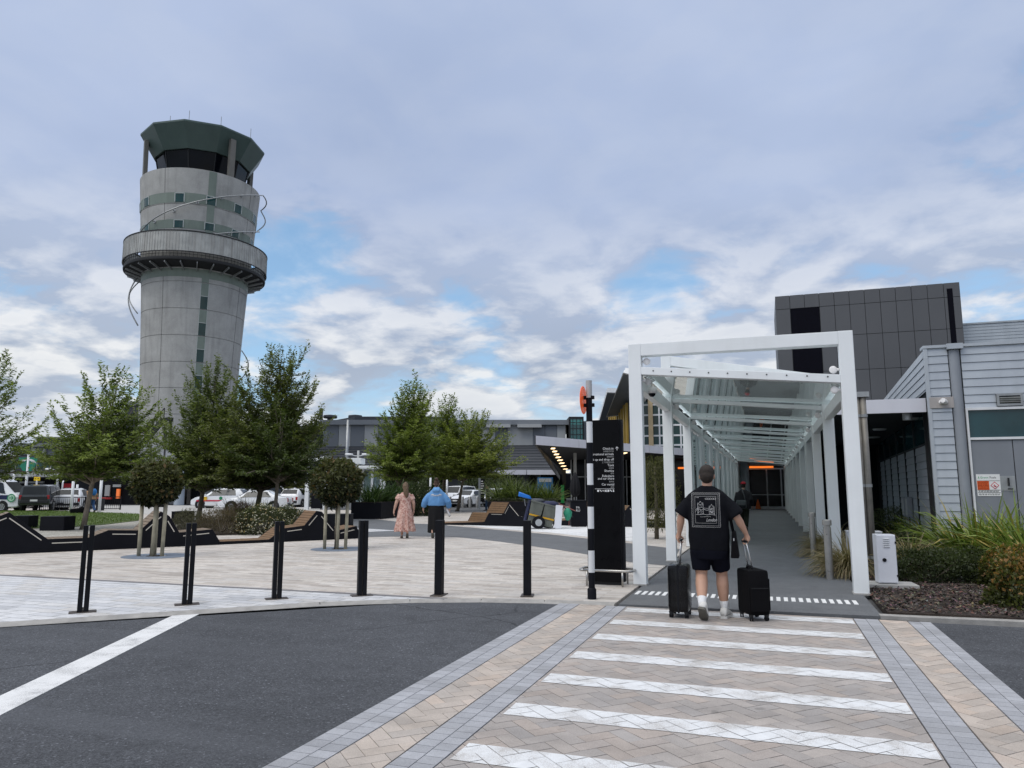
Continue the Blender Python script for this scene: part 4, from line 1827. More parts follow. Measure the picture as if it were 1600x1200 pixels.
# sloping dark ribbed lower roof
DL = 84.0
e0_, e1_ = fl(470, 735, DL), fl(868, 735, DL)
t0_, t1_ = fl(470, 698, DF - .2), fl(836, 695.5, DF - .2)
mb = MB()
rows_ = 9
for k in range(rows_):
    f0, f1 = k / rows_, (k + 1) / rows_
    a0, b0 = e0_.lerp(t0_, f0), e1_.lerp(t1_, f0)
    a1, b1 = e0_.lerp(t0_, f1), e1_.lerp(t1_, f1)
    mb.quad(a0, b0, b1 - Vector((0, 0, .09)), a1 - Vector((0, 0, .09)))
    mb.quad(a1 - Vector((0, 0, .09)), b1 - Vector((0, 0, .09)), b1, a1)
mb.quad(e1_, (e1_.x + .2, DF, e1_.z), (t1_.x, DF, t1_.z), tuple(t1_))
mb.build('ribbed_roof', m_rib, tl)
mb = MB()
fz_ = fl(800, 735, DL - .3).z
for k in range(5):
    xa, xb_ = fl(640 + 45.6 * k, 735, DL).x, fl(640 + 45.6 * (k + 1), 735, DL).x
    mb.box2((xa + .03, DL - 1.6, fz_ - .5), (xb_ - .03, DL - 1.2, fz_ + .02))
mb.build('white_fascia', m_fasc, tl)
mb = MB()
mb.box2((fl(470, 735, DL).x, DL - 1.2, fz_ - .4), (fl(868, 735, DL).x, DL + 3, fz_))
mb.build('porch_slab', m_soffit, tl)
mb = MB()
mb.box2((fl(470, 735, DL).x, DL + 2, 0), (fl(880, 735, DL).x, DL + 2.4, fz_ - .4))
mb.build('undercroft', m_inside, tl)
mb = MB()
for pa, pb_ in ((809, 845), (640, 668), (700, 730)):
    mb.box2((fl(pa, 760, DL + 1.9).x, DL + 1.7, .1), (fl(pb_, 760, DL + 1.9).x, DL + 2, fz_ - .5))
mb.build('ground_panel', m_fpan, tl)
mb = MB()
mb.box2((fl(826, 760, DL + 1.6).x, DL + 1.62, 1.9), (fl(837, 760, DL + 1.6).x, DL + 1.7, 3.0))
mb.build('window', m_cabg, tl)
# white figures on the dark wall
sgn = MB()
vs, fs = text_mesh('06', 1.0, 'CENTER')
p = fl(860.5, 765, DL + 1.9)
sgn.add([(p.x + v.x * 1.1, DL + 1.9, p.z + v.y - .1) for v in vs], fs)
sgn.build('bay_number', m_white_trim, tl)

# ---- blocks at the far left, behind the van
lb = empty('office_block', 'dark grey office block with strip windows and pale parapet behind the parked van', 'building', (0, 0, 0), YAW)
DB = 86.0


def fbox(mb, pa, ya, pb_, yb, d, depth=8):
    a, b = fl(pa, ya, d), fl(pb_, yb, d)
    mb.box2((a.x, d, min(a.z, b.z)), (b.x, d + depth, max(a.z, b.z)))


mb = MB()
fbox(mb, -60, 797, 110, 712, DB, 14)
mb.build('wall', m_rib, lb)
mb = MB()
fbox(mb, 18, 711, 118, 697, DB + 2, 10)
mb.build('upper_wall', m_fpan, lb)
mb = MB()
fbox(mb, 28, 710, 34, 700, DB + 1.8, .3)
fbox(mb, 48, 710, 56, 700, DB + 1.8, .3)
fbox(mb, 66, 710, 72, 700, DB + 1.8, .3)
mb.build('pale_panel', m_fpan2, lb)
mb = MB()
fbox(mb, 12, 698, 122, 692.5, DB + 1.5, 12)
mb.build('roof_band', m_fband, lb)
for a in range(14, 108, 11):
    mb = MB()
    fbox(mb, a, 731, a + 9.5, 722, DB - .08, .1)
    wnd = mb.build('window', m_tealc, lb)
    mb = MB()
    fbox(mb, a + 9.5, 732, a + 11, 721.5, DB - .14, .14)
    mb.build('frame', m_fpan2, wnd)
mb = MB()
fbox(mb, -60, 745, 100, 738.5, DB - 2.5, 2)
fbox(mb, 5, 744, 14, 734, DB - 2.7, 1)
fbox(mb, 50, 744, 57, 734, DB - 2.7, 1)
mb.build('parapet', m_fpan2, lb)
mb = MB()
fbox(mb, -60, 797, 116, 747, DB - .3, .3)
mb.build('shopfront', m_inside, lb)
mb = MB()
fbox(mb, 80, 766, 92, 757, DB - .5, .2)
fbox(mb, 30, 755, 68, 752, DB - .5, .2)
fbox(mb, 52, 776, 62, 762, DB - .5, .2)
mb.build('shop_window', m_fpan2, lb)
mb = MB()
fbox(mb, 97, 762, 110, 755.5, DB - .8, .3)
mb.build('red_sign', M('red_sign_face', (.50, .02, .03), .5, var=.1), lb)
bb = empty('roof_plant_block', 'dark grey rooftop block, lower one above the office roof', 'building', (0, 0, 0), YAW)
mb = MB()
fbox(mb, 57, 700, 150, 683, DB + 8, 8)
mb.build('wall', m_rib, bb)
mb = MB()
fbox(mb, 56, 684.5, 151, 682.5, DB + 7.8, 8.4)
mb.build('coping', m_fpan, bb)
bb = empty('roof_plant_block', 'dark grey rooftop block beside the tower shaft, taller one', 'building', (0, 0, 0), YAW)
mb = MB()
fbox(mb, 124, 700, 200, 663, DB + 16, 8)
fbox(mb, 192, 700, 232, 628, DB + 14, 8)
mb.build('wall', m_rib, bb)
mb = MB()
fbox(mb, 191, 633, 233, 627, DB + 13.8, 8.4)
mb.build('coping', m_fpan, bb)
# podium at the foot of the tower
pd = empty('tower_podium', 'pale panelled podium building around the foot of the control tower', 'building', (0, 0, 0), YAW)
DP = 70.0
mb = MB()
fbox(mb, 168, 744, 300, 694, DP + 1, 10)
mb.build('wall', M('podium_panel', (.34, .35, .365), .6, var=.07, scale=.3, streak=.2), pd)
mb = MB()
for px in (190, 212, 234, 256, 278):
    fbox(mb, px, 743, px + .5, 695, DP + .97, .05)
fbox(mb, 168, 720, 300, 719.5, DP + .965, .05)
mb.build('panel_joint', m_joint, pd)
mb = MB()
fbox(mb, 160, 746, 306, 741.5, DP - .5, 10)
mb.build('eave', m_fasc, pd)
mb = MB()
fbox(mb, 110, 793, 310, 745, DP + 4, 5)
mb.build('undercroft', m_inside, pd)
mb = MB()
for px in (281,):
    p = fl(px, 760, DP)
    mb.lathe([(.45, 0), (.45, p.z + 1.5)], 16, (p.x, DP, 0))
mb.build('column', M('pale_blue_column', (.42, .47, .52), .5, var=.05), pd, smooth=True)
mb = MB()
fbox(mb, 284, 790, 290, 757, DP + 3.8, .2)
fbox(mb, 291, 790, 298, 757, DP + 3.8, .2)
mb.build('door', M('bronze_door', (.16, .14, .12), .4, var=.1), pd)
mb = MB()
fbox(mb, 163, 775, 172, 758, DP + 3.8, .2)
mb.build('machine_panel', m_fpan2, pd)
mb = MB()
fbox(mb, 158, 780, 174, 777, DP + 3.6, .2)
mb.build('red_counter', M('red_counter', (.42, .03, .03), .5), pd)
mb = MB()
fbox(mb, 181, 779, 187, 764, DP + 3.7, .2)
mb.build('lit_panel', M_emit('orange_panel', (1, .22, .05), .35), pd)
mb = MB()
fbox(mb, 176, 761, 189, 757, DP + 3.7, .2)
mb.build('sign_panel', m_fpan2, pd)
# stair and rail on the podium roof against the shaft
st = MB()
a, b = fl(226, 690, DP + 1.5), fl(256, 655, DP + 1.5)
st.bar(a, b, .3, .5)
for k in range(6):
    p = a.lerp(b, k / 5)
    st.bar(p, p + Vector((0, 0, 1.1)), .07, .07)
st.bar(a + Vector((0, 0, 1.1)), b + Vector((0, 0, 1.1)), .07, .07)
st.bar(b, fl(270, 655, DP + 1.5), .3, .3)
for px in (258, 266):
    st.bar(fl(px, 694, DP + 1.5), fl(px, 655, DP + 1.5), .22, .22)
st.build('roof_stair', m_dkst, pd)
# ---------------------------------------------------------------- street furniture
m_blk = M('black_powder_coat', (.008, .0085, .011), .55, 0, var=.2, scale=3, bump=.02, spec=.16)
m_blk2 = M('black_satin_steel', (.006, .0065, .010), .55, 0, var=.25, scale=2, spec=.14)
m_sst = M('brushed_stainless', (.42, .41, .39), .32, .85, var=.12, scale=10, streak=.15)
m_stake = M('treated_timber', (.36, .33, .24), .75, var=.22, scale=7, streak=.3)
m_cream = M('cream_strip', (.62, .58, .50), .5, var=.06)
PZ = .03

# twin-bar bollards along the kerb
m_base = M('bollard_base', (.085, .07, .06), .55, .4, var=.25, scale=20)
proto = None
spots = [(129, 957), (292, 945), (432, 936), (565, 931), (686, 930), (824, 931)]
where = ['in front of the long bench near the lane line', 'beside the end of the white lane line', 'in front of the low bench seat', 'just past the far end of the long bench',
         'in front of the walking woman in the blue hoodie', 'in front of the cleaner cart']
for i, (px, py) in enumerate(spots):
    p = gp(px, py, PZ)
    va = math.atan2(p.x, p.y)
    turn = (-va) + R((0, 3, 7, 12, 72, 86)[i])
    lab = 'black twin bar bollard ' + where[i]
    if proto is None:
        proto = empty('bollard', lab, 'bollard', tuple(p), turn, 'twin bar bollards along the kerb')
        for s in (-1, 1):
            mb = MB()
            mb.box2((s * .035 - .028, -.055, .012), (s * .035 + .028, .055, 1.06))
            mb.build('bar', m_blk, proto, bevel=.006)
        mb = MB()
        mb.box2((-.15, -.09, 0), (.15, .09, .014))
        mb.build('base_plate', m_base, proto, bevel=.003)
        mb = MB()
        mb.box2((-.0065, -.04, .014), (.0065, .04, .06))
        mb.build('spacer', m_base, proto)
    else:
        dup(proto, tuple(p), turn, lab)

# zebra crossing pole with orange disc
p = gp(925, 936, PZ)
dz = p.length
zp = empty('crossing_pole', 'black and white banded crossing pole with an orange disc beside the black sign', 'crossing pole', tuple(p))
dq = -p.x * SY + p.y * CY
r_ = .044


def zq(py):
    return at(925, py, dq).z - PZ


seq = [(1130, 'k'), (1003, 'w'), (900, 'k'), (798, 'w'), (695, 'k'), (593, 'w'), (493, 'k'), (395, 'w'), (297, 'k'), (185, 'g')]
for i, (zy, c) in enumerate(seq):
    z0 = 0 if i == 0 else zq(560 + zy / 3)
    z1 = zq(560 + (seq[i + 1][0] if i + 1 < len(seq) else 104) / 3)
    mb = MB()
    mb.lathe([(r_, z0), (r_, z1)] + ([(0, z1)] if i == len(seq) - 1 else []), 24)
    mb.build('band', {'k': m_blk2, 'w': m_white_trim, 'g': M('pole_grey', (.42, .42, .42), .5, var=.06)}[c], zp, smooth=False, autos=40)
mb = MB()
mb.lathe([(r_ + .018, 0), (r_ + .018, .13), (r_ + .006, .15), (r_, .15)], 24)
mb.build('collar', m_blk2, zp, autos=35)
m_disc, ntd, bd = _nodes('orange_disc')
bd.inputs['Base Color'].default_value = (.90, .13, .035, 1)
bd.inputs['Roughness'].default_value = .35
L(ntd, remap(ntd, noise(ntd, objco(ntd), 5).outputs[0], .3, .7, .28, .42), bd.inputs['Roughness'])
bd.inputs['Emission Color'].default_value = (.95, .12, .02, 1)
bd.inputs['Emission Strength'].default_value = .18  # disc is no lamp; a faint glow is added to its orange
zc_, zr2 = zq(625), (zq(603) - zq(647)) / 2
mb = MB()
mb.lathe([(0, -.006), (zr2 - .005, -.006), (zr2, 0), (zr2 - .005, .006), (0, .006)], 40, T=Matrix.Translation((-.082, -.01, zc_)) @ Matrix.Rotation(R(90), 4, 'Y'))
mb.build('disc', m_disc, zp, autos=40)
mb = MB()
for z in (zc_ + .035, zc_ - .075):
    mb.box((.0, 0, z), (.15, .06, .05))
    mb.tube([(-.078, 0, z), (.0, 0, z)], .018, 8)
mb.build('bracket', m_blk2, zp, bevel=.004)

# black wayfinding totem
p0 = gp(919, 913, PZ)
d0 = -p0.x * SY + p0.y * CY
p1 = onY(971, 913, p0.y)
TWD = p1.x - p0.x
THT = at(945, 657, d0).z - PZ
tt = empty('wayfinding_sign', 'tall black wayfinding slab with white lettering behind the banded pole', 'sign', (p0.x, p0.y, PZ))
mb = MB()
mb.box2((0, 0, .05), (TWD, .05, THT))
mb.build('face_panel', M('sign_gloss_black', (.004, .004, .005), .3, var=.2, spec=.10), tt, bevel=.003)
mb = MB()
mb.box2((.012, .05, .05), (TWD + .05, .17, THT + .005))
mb.build('body', m_blk, tt, bevel=.006)
mb = MB()
mb.box2((TWD - .004, .02, .0), (TWD + .004, .05, THT))
mb.build('edge_trim', m_dkst, tt)
mb = MB()
mb.box2((.04, .03, 0), (TWD - .02, .15, .06))
mb.build('plinth', m_dkst, tt)
m_let = M('sign_letter_white', (.72, .72, .72), .5, var=.03)
m_let2 = M('sign_letter_grey', (.36, .36, .36), .5, var=.03)


def tz(py):
    return onY(945, py, p0.y).z - PZ


def tx(px):
    return onY(px, 720, p0.y).x - p0.x


xr = tx(959.2)
rows_t = [(702.6, 'Check-in', .052, 1), (706.3, '办理登机手续', .030, 0), (711.2, 'International arrivals', .052, 1), (714.7, '国际到达', .030, 0), (719.6, 'Pick up and drop off', .052, 1),
          (723.5, '上下车接送区域', .030, 0), (728.5, 'Taxis', .052, 1), (732.5, '出租车', .030, 0), (737.3, 'Shuttles', .052, 1), (741, '班车', .030, 0), (745.3, 'Rideshare', .052, 1), (749.3, 'and car share', .052, 1),
          (753.6, '网约车', .030, 0), (758.5, 'Car rental', .052, 1), (762.2, '租车', .030, 0)]
for py, body, size, b_ in rows_t:
    vs, fs = text_mesh(body, size, 'RIGHT')
    if not vs:
        continue
    mb = MB()
    mb.add([(xr + v.x * .95, -.0035, tz(py) + v.y) for v in vs], fs)
    mb.build('lettering', m_let if b_ else m_let2, tt)
mb = MB()
ax_, az_ = tx(964.5), tz(702)
mb.bar((ax_, -.004, az_ - .02), (ax_, -.004, az_ + .035), .008, .003, (0, 1, 0))
for s in (-1, 1):
    mb.bar((ax_, -.004, az_ + .038), (ax_ + s * .022, -.004, az_ + .012), .008, .003, (0, 1, 0))
mb.build('arrow', m_let, tt)
mb = MB()
mb.box2((tx(929), -.004, tz(764)), (xr, -.0015, tz(764) + .005))
mb.build('rule', m_let, tt)
mb = MB()
for k in range(7):
    x = tx(932.5) + k * (xr - .03 - tx(932.5)) / 6
    z = tz(768.4)
    if k in (0, 4):
        mb.box2((x, -.004, z), (x + .03, -.0015, z + .032))
    elif k in (1, 5):
        mb.bar((x, -.0035, z + .03), (x + .03, -.0035, z + .004), .012, .003, (0, 1, 0))
        mb.box2((x, -.004, z + .022), (x + .012, -.0015, z + .032))
    elif k == 2:
        mb.box2((x, -.004, z + .010), (x + .034, -.0015, z + .02))
    elif k == 3:
        mb.bar((x, -.0035, z), (x + .03, -.0035, z + .03), .011, .003, (0, 1, 0))
        mb.bar((x + .03, -.003, z), (x, -.003, z + .03), .011, .003, (0, 1, 0))
    else:
        mb.lathe([(0, 0), (.009, 0), (.009, .002)], 10, T=Matrix.Translation((x + .014, -.003, z + .028)) @ Matrix.Rotation(R(90), 4, 'X'))
        mb.box2((x + .004, -.004, z), (x + .024, -.0015, z + .018))
mb.build('pictogram', m_let, tt)
# stainless guard rail round its foot
gr = empty('guard_rail', 'low stainless steel guard rail bent around the foot of the black sign', 'rail', (p0.x, p0.y, PZ))
mb = MB()
za = .24
xL, xR_ = -.10, TWD + .20
loop = []
for a in range(0, 91, 15):
    loop.append((xL + .07 - .07 * math.sin(R(a)), -.17 + .07 - .07 * math.cos(R(a)), za))
for a in range(0, 91, 15):
    loop.append((xL + .07 - .07 * math.cos(R(a)), .27 - .07 + .07 * math.sin(R(a)), za))
for a in range(0, 91, 15):
    loop.append((xR_ - .07 + .07 * math.sin(R(a)), .27 - .07 + .07 * math.cos(R(a)), za))
for a in range(0, 91, 15):
    loop.append((xR_ - .07 + .07 * math.cos(R(a)), -.17 + .07 - .07 * math.sin(R(a)), za))
loop.append(loop[0])
mb.tube(loop, .021, 10)
mb.build('loop_tube', m_sst, gr, smooth=True)
for x in (.02, TWD + .05):
    for y in (-.17, .27):
        mb = MB()
        mb.tube([(x, y, 0), (x, y, za)], .016, 10)
        mb.build('leg', m_sst, gr, smooth=True)

# zigzag lounger benches
m_slat = M('weathered_slat', (.19, .145, .105), .7, var=.25, scale=9, streak=.2, bump=.15, bscale=60)
m_slat2 = M('oiled_slat', (.165, .098, .05), .62, var=.22, scale=9, bump=.15, bscale=60)


def bench(name, label, o, dx, dn, prof, wdt, mat, base=0.0, slat=.085):
    """folded plate bench: profile (along, height) swept back along dn"""
    b_ = empty(name, label, 'bench', (o[0], o[1], PZ))
    dx, dn = Vector((*dx, 0)).normalized(), Vector((*dn, 0)).normalized()
    P3 = lambda s, z, n: dx * s + dn * n + Vector((0, 0, z))
    for n0, n1 in ((0, .03), (wdt - .03, wdt)):
        mb = MB()
        for (s0, z0), (s1, z1) in zip(prof, prof[1:]):
            q = [P3(s0, 0, n0), P3(s1, 0, n0), P3(s1, z1, n0), P3(s0, z0, n0)]
            q2 = [P3(s0, 0, n1), P3(s1, 0, n1), P3(s1, z1, n1), P3(s0, z0, n1)]
            mb.add(q + q2, [(0, 1, 2, 3), (7, 6, 5, 4), (3, 2, 6, 7)])
        for s, z in (prof[0], prof[-1]):
            mb.quad(P3(s, 0, n0), P3(s, z, n0), P3(s, z, n1), P3(s, 0, n1))
        mb.build('side_plate', m_blk2, b_)
    mb = MB()
    for (s0, z0), (s1, z1) in zip(prof, prof[1:]):
        mb.quad(P3(s0, z0 - .05, .03), P3(s1, z1 - .05, .03), P3(s1, z1 - .05, wdt - .03), P3(s0, z0 - .05, wdt - .03))
    mb.build('under_tray', m_blk2, b_)
    for (s0, z0), (s1, z1) in zip(prof, prof[1:]):
        a, b2 = P3(s0, z0, 0), P3(s1, z1, 0)
        ln = (b2 - a).length
        if ln < .22:
            continue
        e = (b2 - a).normalized()
        nn = e.cross(dn)
        if nn.z < 0:
            nn = -nn
        k = max(2, int(ln / slat))
        mb = MB()
        for i in range(k):
            c0, c1 = a + e * (ln * i / k + .006), a + e * (ln * (i + 1) / k - .006)
            jj = random.uniform(-.002, .002)
            f0, f1 = c0 + dn * .035 + nn * (-.03), c1 + dn * .035 + nn * (-.03)
            g0, g1 = c0 + dn * (wdt - .035) + nn * (-.03), c1 + dn * (wdt - .035) + nn * (-.03)
            u_ = nn * (.032 + jj)
            mb.add([f0, f1, g1, g0, f0 + u_, f1 + u_, g1 + u_, g0 + u_], [(3, 2, 1, 0), (4, 5, 6, 7), (0, 1, 5, 4), (1, 2, 6, 5), (2, 3, 7, 6), (3, 0, 4, 7)])
        mb.build('slat_seat', mat, b_)
        # cream inlay just under the folded edge
        if ln > .5 and min(z0, z1) > .2:
            mb = MB()
            dnw = -nn if abs(nn.z) > .3 else Vector((0, 0, -1))
            c0, c1 = a + e * .09 + dnw * .085 - dn * .004, b2 - e * .09 + dnw * .085 - dn * .004
            w2 = dnw * .022
            mb.quad(c0, c0 + w2, c1 + w2, c1)
            mb.build('cream_inlay', m_cream, b_)
    return b_


bench('zigzag_bench', 'long black zigzag bench with grey brown timber slats in front of the lawn', (-16.908, 12.638), (.5527, .8334), (-.8334, .5527),
      [(-1.6, .30), (-.76, .56), (.1, .96), (.92, .31), (1.80, .31), (2.21, .48), (2.93, .45), (3.4, .92), (3.61, .80), (3.88, .36), (4.72, .42), (4.92, .10)], .95, m_slat)
bench('zigzag_bench', 'black zigzag lounger with brown slats in front of the white flowered bed', (-16.908 + .5527 * 4.93, 12.638 + .8334 * 4.93), (.5527, .8334), (-.8334, .5527),
      [(0, .08), (1.35, .08), (1.77, .38), (2.38, .44), (2.74, .86), (2.90, .83), (3.41, .26), (4.03, .38), (4.19, .09)], .95, m_slat2)
b0, b1 = gp(693, 820, PZ), gp(822, 823, PZ)
dxb = Vector((b1 - b0)[:2]).normalized()
db = 32.0
prof_b = []
for px, py in ((693, 817.5), (759, 815.5), (766, 801.5), (788.5, 802), (797, 784.8), (815, 807.5), (822, 806)):
    f = (px - 693) / (822 - 693)
    s = (b1 - b0).length * f
    dd_ = b0.lerp(b1, f)
    prof_b.append((s, at(px, py, -dd_.x * SY + dd_.y * CY).z - PZ))
bench('zigzag_bench', 'black zigzag lounger with brown slats between the flax planter and the cleaner cart', tuple(b0[:2]), tuple(dxb), (-.80, .60), prof_b, 1.35, m_slat2)
c0 = gp(868, 823, PZ)
bench('zigzag_bench', 'black zigzag lounger behind the litter bin and the black sign', (c0.x, c0.y + .9), tuple(dxb), (-.55, .83), [(0, .20), (.9, .30), (1.25, .98), (1.9, .42), (2.5, .40), (2.9, .85), (3.5, .30), (4.4, .28)], 1.3, m_slat2)
# planter cubes and low black seats on the lawn edge
for i, (px, py, w, h, dpt, lab) in enumerate(((80, 830, .86, .50, .7, 'black cube planter on the lawn behind the long bench'), (31, 826, .6, .46, .6, 'small black cube planter mostly hidden behind the bench peak'),
                                             (278, 818, .62, .50, .9, 'black cube seat left of the flowering shrubs'), (528, 824, .95, .50, .6, 'black cube seat with a pale edge behind the staked round tree'),
                                             (445, 812, .7, .5, .7, 'black cube seat behind the white flowers'))):
    p = gp(px, py, PZ)
    t = empty('cube_seat', lab, 'cube seat', tuple(p), YAW, 'black cubes around the plaza')
    mb = MB()
    mb.box2((-w / 2, 0, .0), (w / 2, dpt, h))
    mb.build('body', m_blk2, t, bevel=.01)
    mb = MB()
    mb.box2((-w / 2 - .01, -.01, h), (w / 2 + .01, dpt + .01, h + .02))
    mb.build('lid', m_dkst, t, bevel=.004)

# stainless bollards at the walkway edge
for i, (px, py, lab) in enumerate(((1297, 905, 'round stainless bollard with a flat cap, the nearer one at the walkway edge'), (1272, 872, 'round stainless bollard with a flat cap, the farther one at the walkway edge'))):
    p = gp(px, py, .038)
    t = empty('steel_bollard', lab, 'bollard', tuple(p), 0, 'stainless bollards at the walkway edge')
    mb = MB()
    mb.lathe([(.062, 0), (.062, .86)], 28)
    mb.build('post', m_sst, t, smooth=True)
    mb = MB()
    mb.lathe([(.05, .86), (.05, .89), (.072, .89), (.075, .895), (.075, .975), (.068, .985), (0, .985)], 28)
    mb.build('cap', m_sst, t, autos=30)

# white cabinets in the planting bed
p = Vector((1.66, 12.62, 0))
cb = empty('electrical_cabinet', 'slim white electrical cabinet on a concrete pad beside the front canopy post', 'cabinet', (p.x, p.y, .02), R(4))
mb = MB()
mb.box2((-.30, -.06, -.02), (.40, .42, .10))
mb.build('concrete_pad', m_conc, cb, bevel=.008)
m_cabw = M('cabinet_white', (.74, .75, .79), .4, var=.03, scale=3, streak=.10)
mb = MB()
mb.box2((-.135, .03, .11), (.135, .30, .83))
mb.build('body', m_cabw, cb, bevel=.008)
mb = MB()
mb.box2((-.127, .018, .125), (.127, .03, .815))
dr = mb.build('door', m_cabw, cb, bevel=.004)
mb = MB()
for k in range(5):
    mb.box((-.0, .012, .65 + k * .03), (.085, .016, .012), (R(25), 0, 0))
mb.build('vent_slot', m_white_trim, dr)
mb = MB()
mb.lathe([(0, 0), (.028, 0), (.028, .012), (0, .014)], 18, T=Matrix.Translation((-.04, .018, .455)) @ Matrix.Rotation(R(90), 4, 'X'))
mb.build('lock', m_blk, dr, autos=40)
for z in (.21, .70):
    mb = MB()
    mb.box2((.118, .008, z), (.142, .03, z + .032))
    mb.build('hinge', m_blk, dr)
p = onY(1352, 870, 16.8)
cb = empty('white_utility_box', 'low wide white utility box half hidden behind the front canopy post', 'utility box', (p.x, p.y, .02))
w0, w1 = onY(1324, 833, 16.8), onY(1378, 833, 16.8)
mb = MB()
mb.box2((w0.x - p.x, 0, 0), (w1.x - p.x, .4, w0.z))
mb.build('body', m_cabw, cb, bevel=.01)
mb = MB()
mb.box2((w0.x - p.x - .01, -.012, w0.z), (w1.x - p.x + .01, .41, w0.z + .02))
mb.build('lid', m_cabw, cb, bevel=.004)

# cleaner's barrow
p = gp(845, 826, PZ)
ct = empty('cleaning_cart', 'grey green street cleaning cart with a blue dustpan and bags tipped forward', 'cleaning cart', tuple(p), YAW + R(4))
m_tub = M('cart_tub_plastic', (.13, .14, .12), .6, var=.15, scale=4, streak=.3)
m_yst = M('cart_yellow_tape', (.60, .33, .02), .5, var=.1)
m_blu = M('dustpan_blue', (.02, .18, .62), .45, var=.1)
m_navy = M('navy_bag', (.018, .022, .06), .6, var=.3, scale=6)
m_grn = M('green_bag', (.03, .25, .15), .6, var=.3, scale=8)
TL = Matrix.Rotation(R(14), 4, 'Y')
for x0 in (-.62, -.10):
    mb = MB()
    mb.add([(x0 + .03, -.28, .12), (x0 + .46, -.28, .12), (x0 + .46, .28, .12), (x0 + .03, .28, .12), (x0, -.34, .92), (x0 + .50, -.34, .92), (x0 + .50, .34, .92), (x0, .34, .92)],
           [(3, 2, 1, 0), (4, 5, 6, 7), (0, 1, 5, 4), (1, 2, 6, 5), (2, 3, 7, 6), (3, 0, 4, 7)], TL)
    tb = mb.build('tub', m_tub, ct, bevel=.03)
    mb = MB()
    mb.box2((x0 + .03, -.335, .40), (x0 + .47, -.320, .46), TL)
    mb.build('yellow_tape', m_yst, tb)
    mb = MB()
    mb.box2((x0 - .01, -.36, .90), (x0 + .51, .36, .96), TL)
    mb.build('lid', m_tub, tb, bevel=.015)
mb = MB()
mb.box2((-.70, -.30, .1), (-.64, .30, .95), TL)
mb.build('front_panel', m_navy, ct, bevel=.01)
mb = MB()
for a, b in (((-.66, -.28, .1), (.75, -.28, .1)), ((-.66, .28, .1), (.75, .28, .1)), ((.45, -.3, .1), (.62, -.3, 1.02)), ((.45, .3, .1), (.62, .3, 1.02)), ((.62, -.3, 1.02), (1.05, -.3, .72)), ((1.05, -.3, .72), (1.05, .3, .72))):
    mb.tube([TL @ Vector(a), TL @ Vector(b)], .02, 8)
mb.build('frame_tube', m_dkst, ct, smooth=True)
for y in (-.36, .36):
    mb = MB()
    T_ = Matrix.Translation((-.12, y, .245)) @ Matrix.Rotation(R(90), 4, 'X')
    mb.lathe([(.13, -.03), (.235, -.03), (.245, -.015), (.245, .015), (.235, .03), (.13, .03)], 28, T=T_)
    wh = mb.build('wheel', m_blk, ct, autos=40)
    mb = MB()
    mb.lathe([(0, -.025), (.19, -.025), (.19, .025), (0, .025)], 24, T=T_)
    mb.lathe([(0, .03), (.05, .036), (.05, -.036), (0, -.036)], 14, T=T_)
    mb.build('rim', m_alu, wh, autos=40)
mb = MB()
mb.box((0, 0, 0), (.26, .05, .86), None, Matrix.Translation((.62, -.46, .46)) @ Matrix.Rotation(R(5), 4, 'Y'))
mb.build('white_board', m_cabw, ct, bevel=.005)


def blobby(mb, c, s, seed, n=10, amp=.18, T=None):
    random.seed(seed)
    rings_ = []
    for i in range(1, n):
        th_ = math.pi * i / n
        rings_.append([(c[0] + s[0] * math.sin(th_) * math.cos(2 * math.pi * k / 14) * (1 + random.uniform(-amp, amp)), c[1] + s[1] * math.sin(th_) * math.sin(2 * math.pi * k / 14) * (1 + random.uniform(-amp, amp)),
                        c[2] - s[2] * math.cos(th_) * (1 + random.uniform(-amp * .4, amp * .4))) for k in range(14)])
    mb.rings(rings_, True, T)


mb = MB()
blobby(mb, (-.18, 0, 1.02), (.34, .28, .12), 4)
mb.build('bag', M('grey_bag', (.05, .055, .065), .6, var=.3, scale=8), ct, smooth=True)
mb = MB()
blobby(mb, (.30, -.05, .90), (.42, .27, .15), 6)
mb.build('bag', m_navy, ct, smooth=True)
mb = MB()
blobby(mb, (1.0, -.28, .55), (.15, .12, .24), 7)
mb.build('bag', m_grn, ct, smooth=True)
mb = MB()
mb.tube([(-.58, .05, .85), (-.62, .05, 1.12)], .015, 8)
mb.build('pole', m_alu, ct)
mb = MB()
mb.add([(-.85, -.12, 1.22), (-.35, -.14, 1.10), (-.35, .2, 1.10), (-.85, .2, 1.22), (-.82, -.12, 1.36), (-.42, -.14, 1.24), (-.42, .2, 1.24), (-.82, .2, 1.40)],
       [(3, 2, 1, 0), (4, 5, 6, 7), (0, 1, 5, 4), (1, 2, 6, 5), (2, 3, 7, 6), (3, 0, 4, 7)])
mb.build('dustpan', m_blu, ct, bevel=.02)
mb = MB()
mb.tube([(.55, .1, 1.0), (1.35, .1, .66)], .014, 8)
mb.tube([(1.1, .12, .12), (1.12, .12, .9)], .012, 8)
mb.build('broom_handle', M('red_handle', (.35, .12, .10), .5), ct)

# litter bin
p = gp(905, 823.5, PZ)
bn = empty('litter_bin', 'square black litter bin with a white emblem beside the cleaning cart', 'litter bin', tuple(p), YAW)
mb = MB()
mb.box2((-.32, 0, .05), (.32, .6, 1.0))
mb.build('body', m_blk2, bn, bevel=.015)
mb = MB()
mb.box2((-.34, -.02, 1.0), (.34, .62, 1.05))
mb.build('lid', m_blk, bn, bevel=.01)
mb = MB()
mb.box2((-.28, .04, .0), (.28, .56, .05))
mb.build('base', m_dkst, bn)
mb = MB()
for z, body in ((.72, 'PA'), (.60, 'RU')):
    vs, fs = text_mesh(body, .13, 'CENTER')
    mb.add([(v.x - .04, -.004, z + v.y) for v in vs], fs)
mb.build('emblem', m_let, bn)

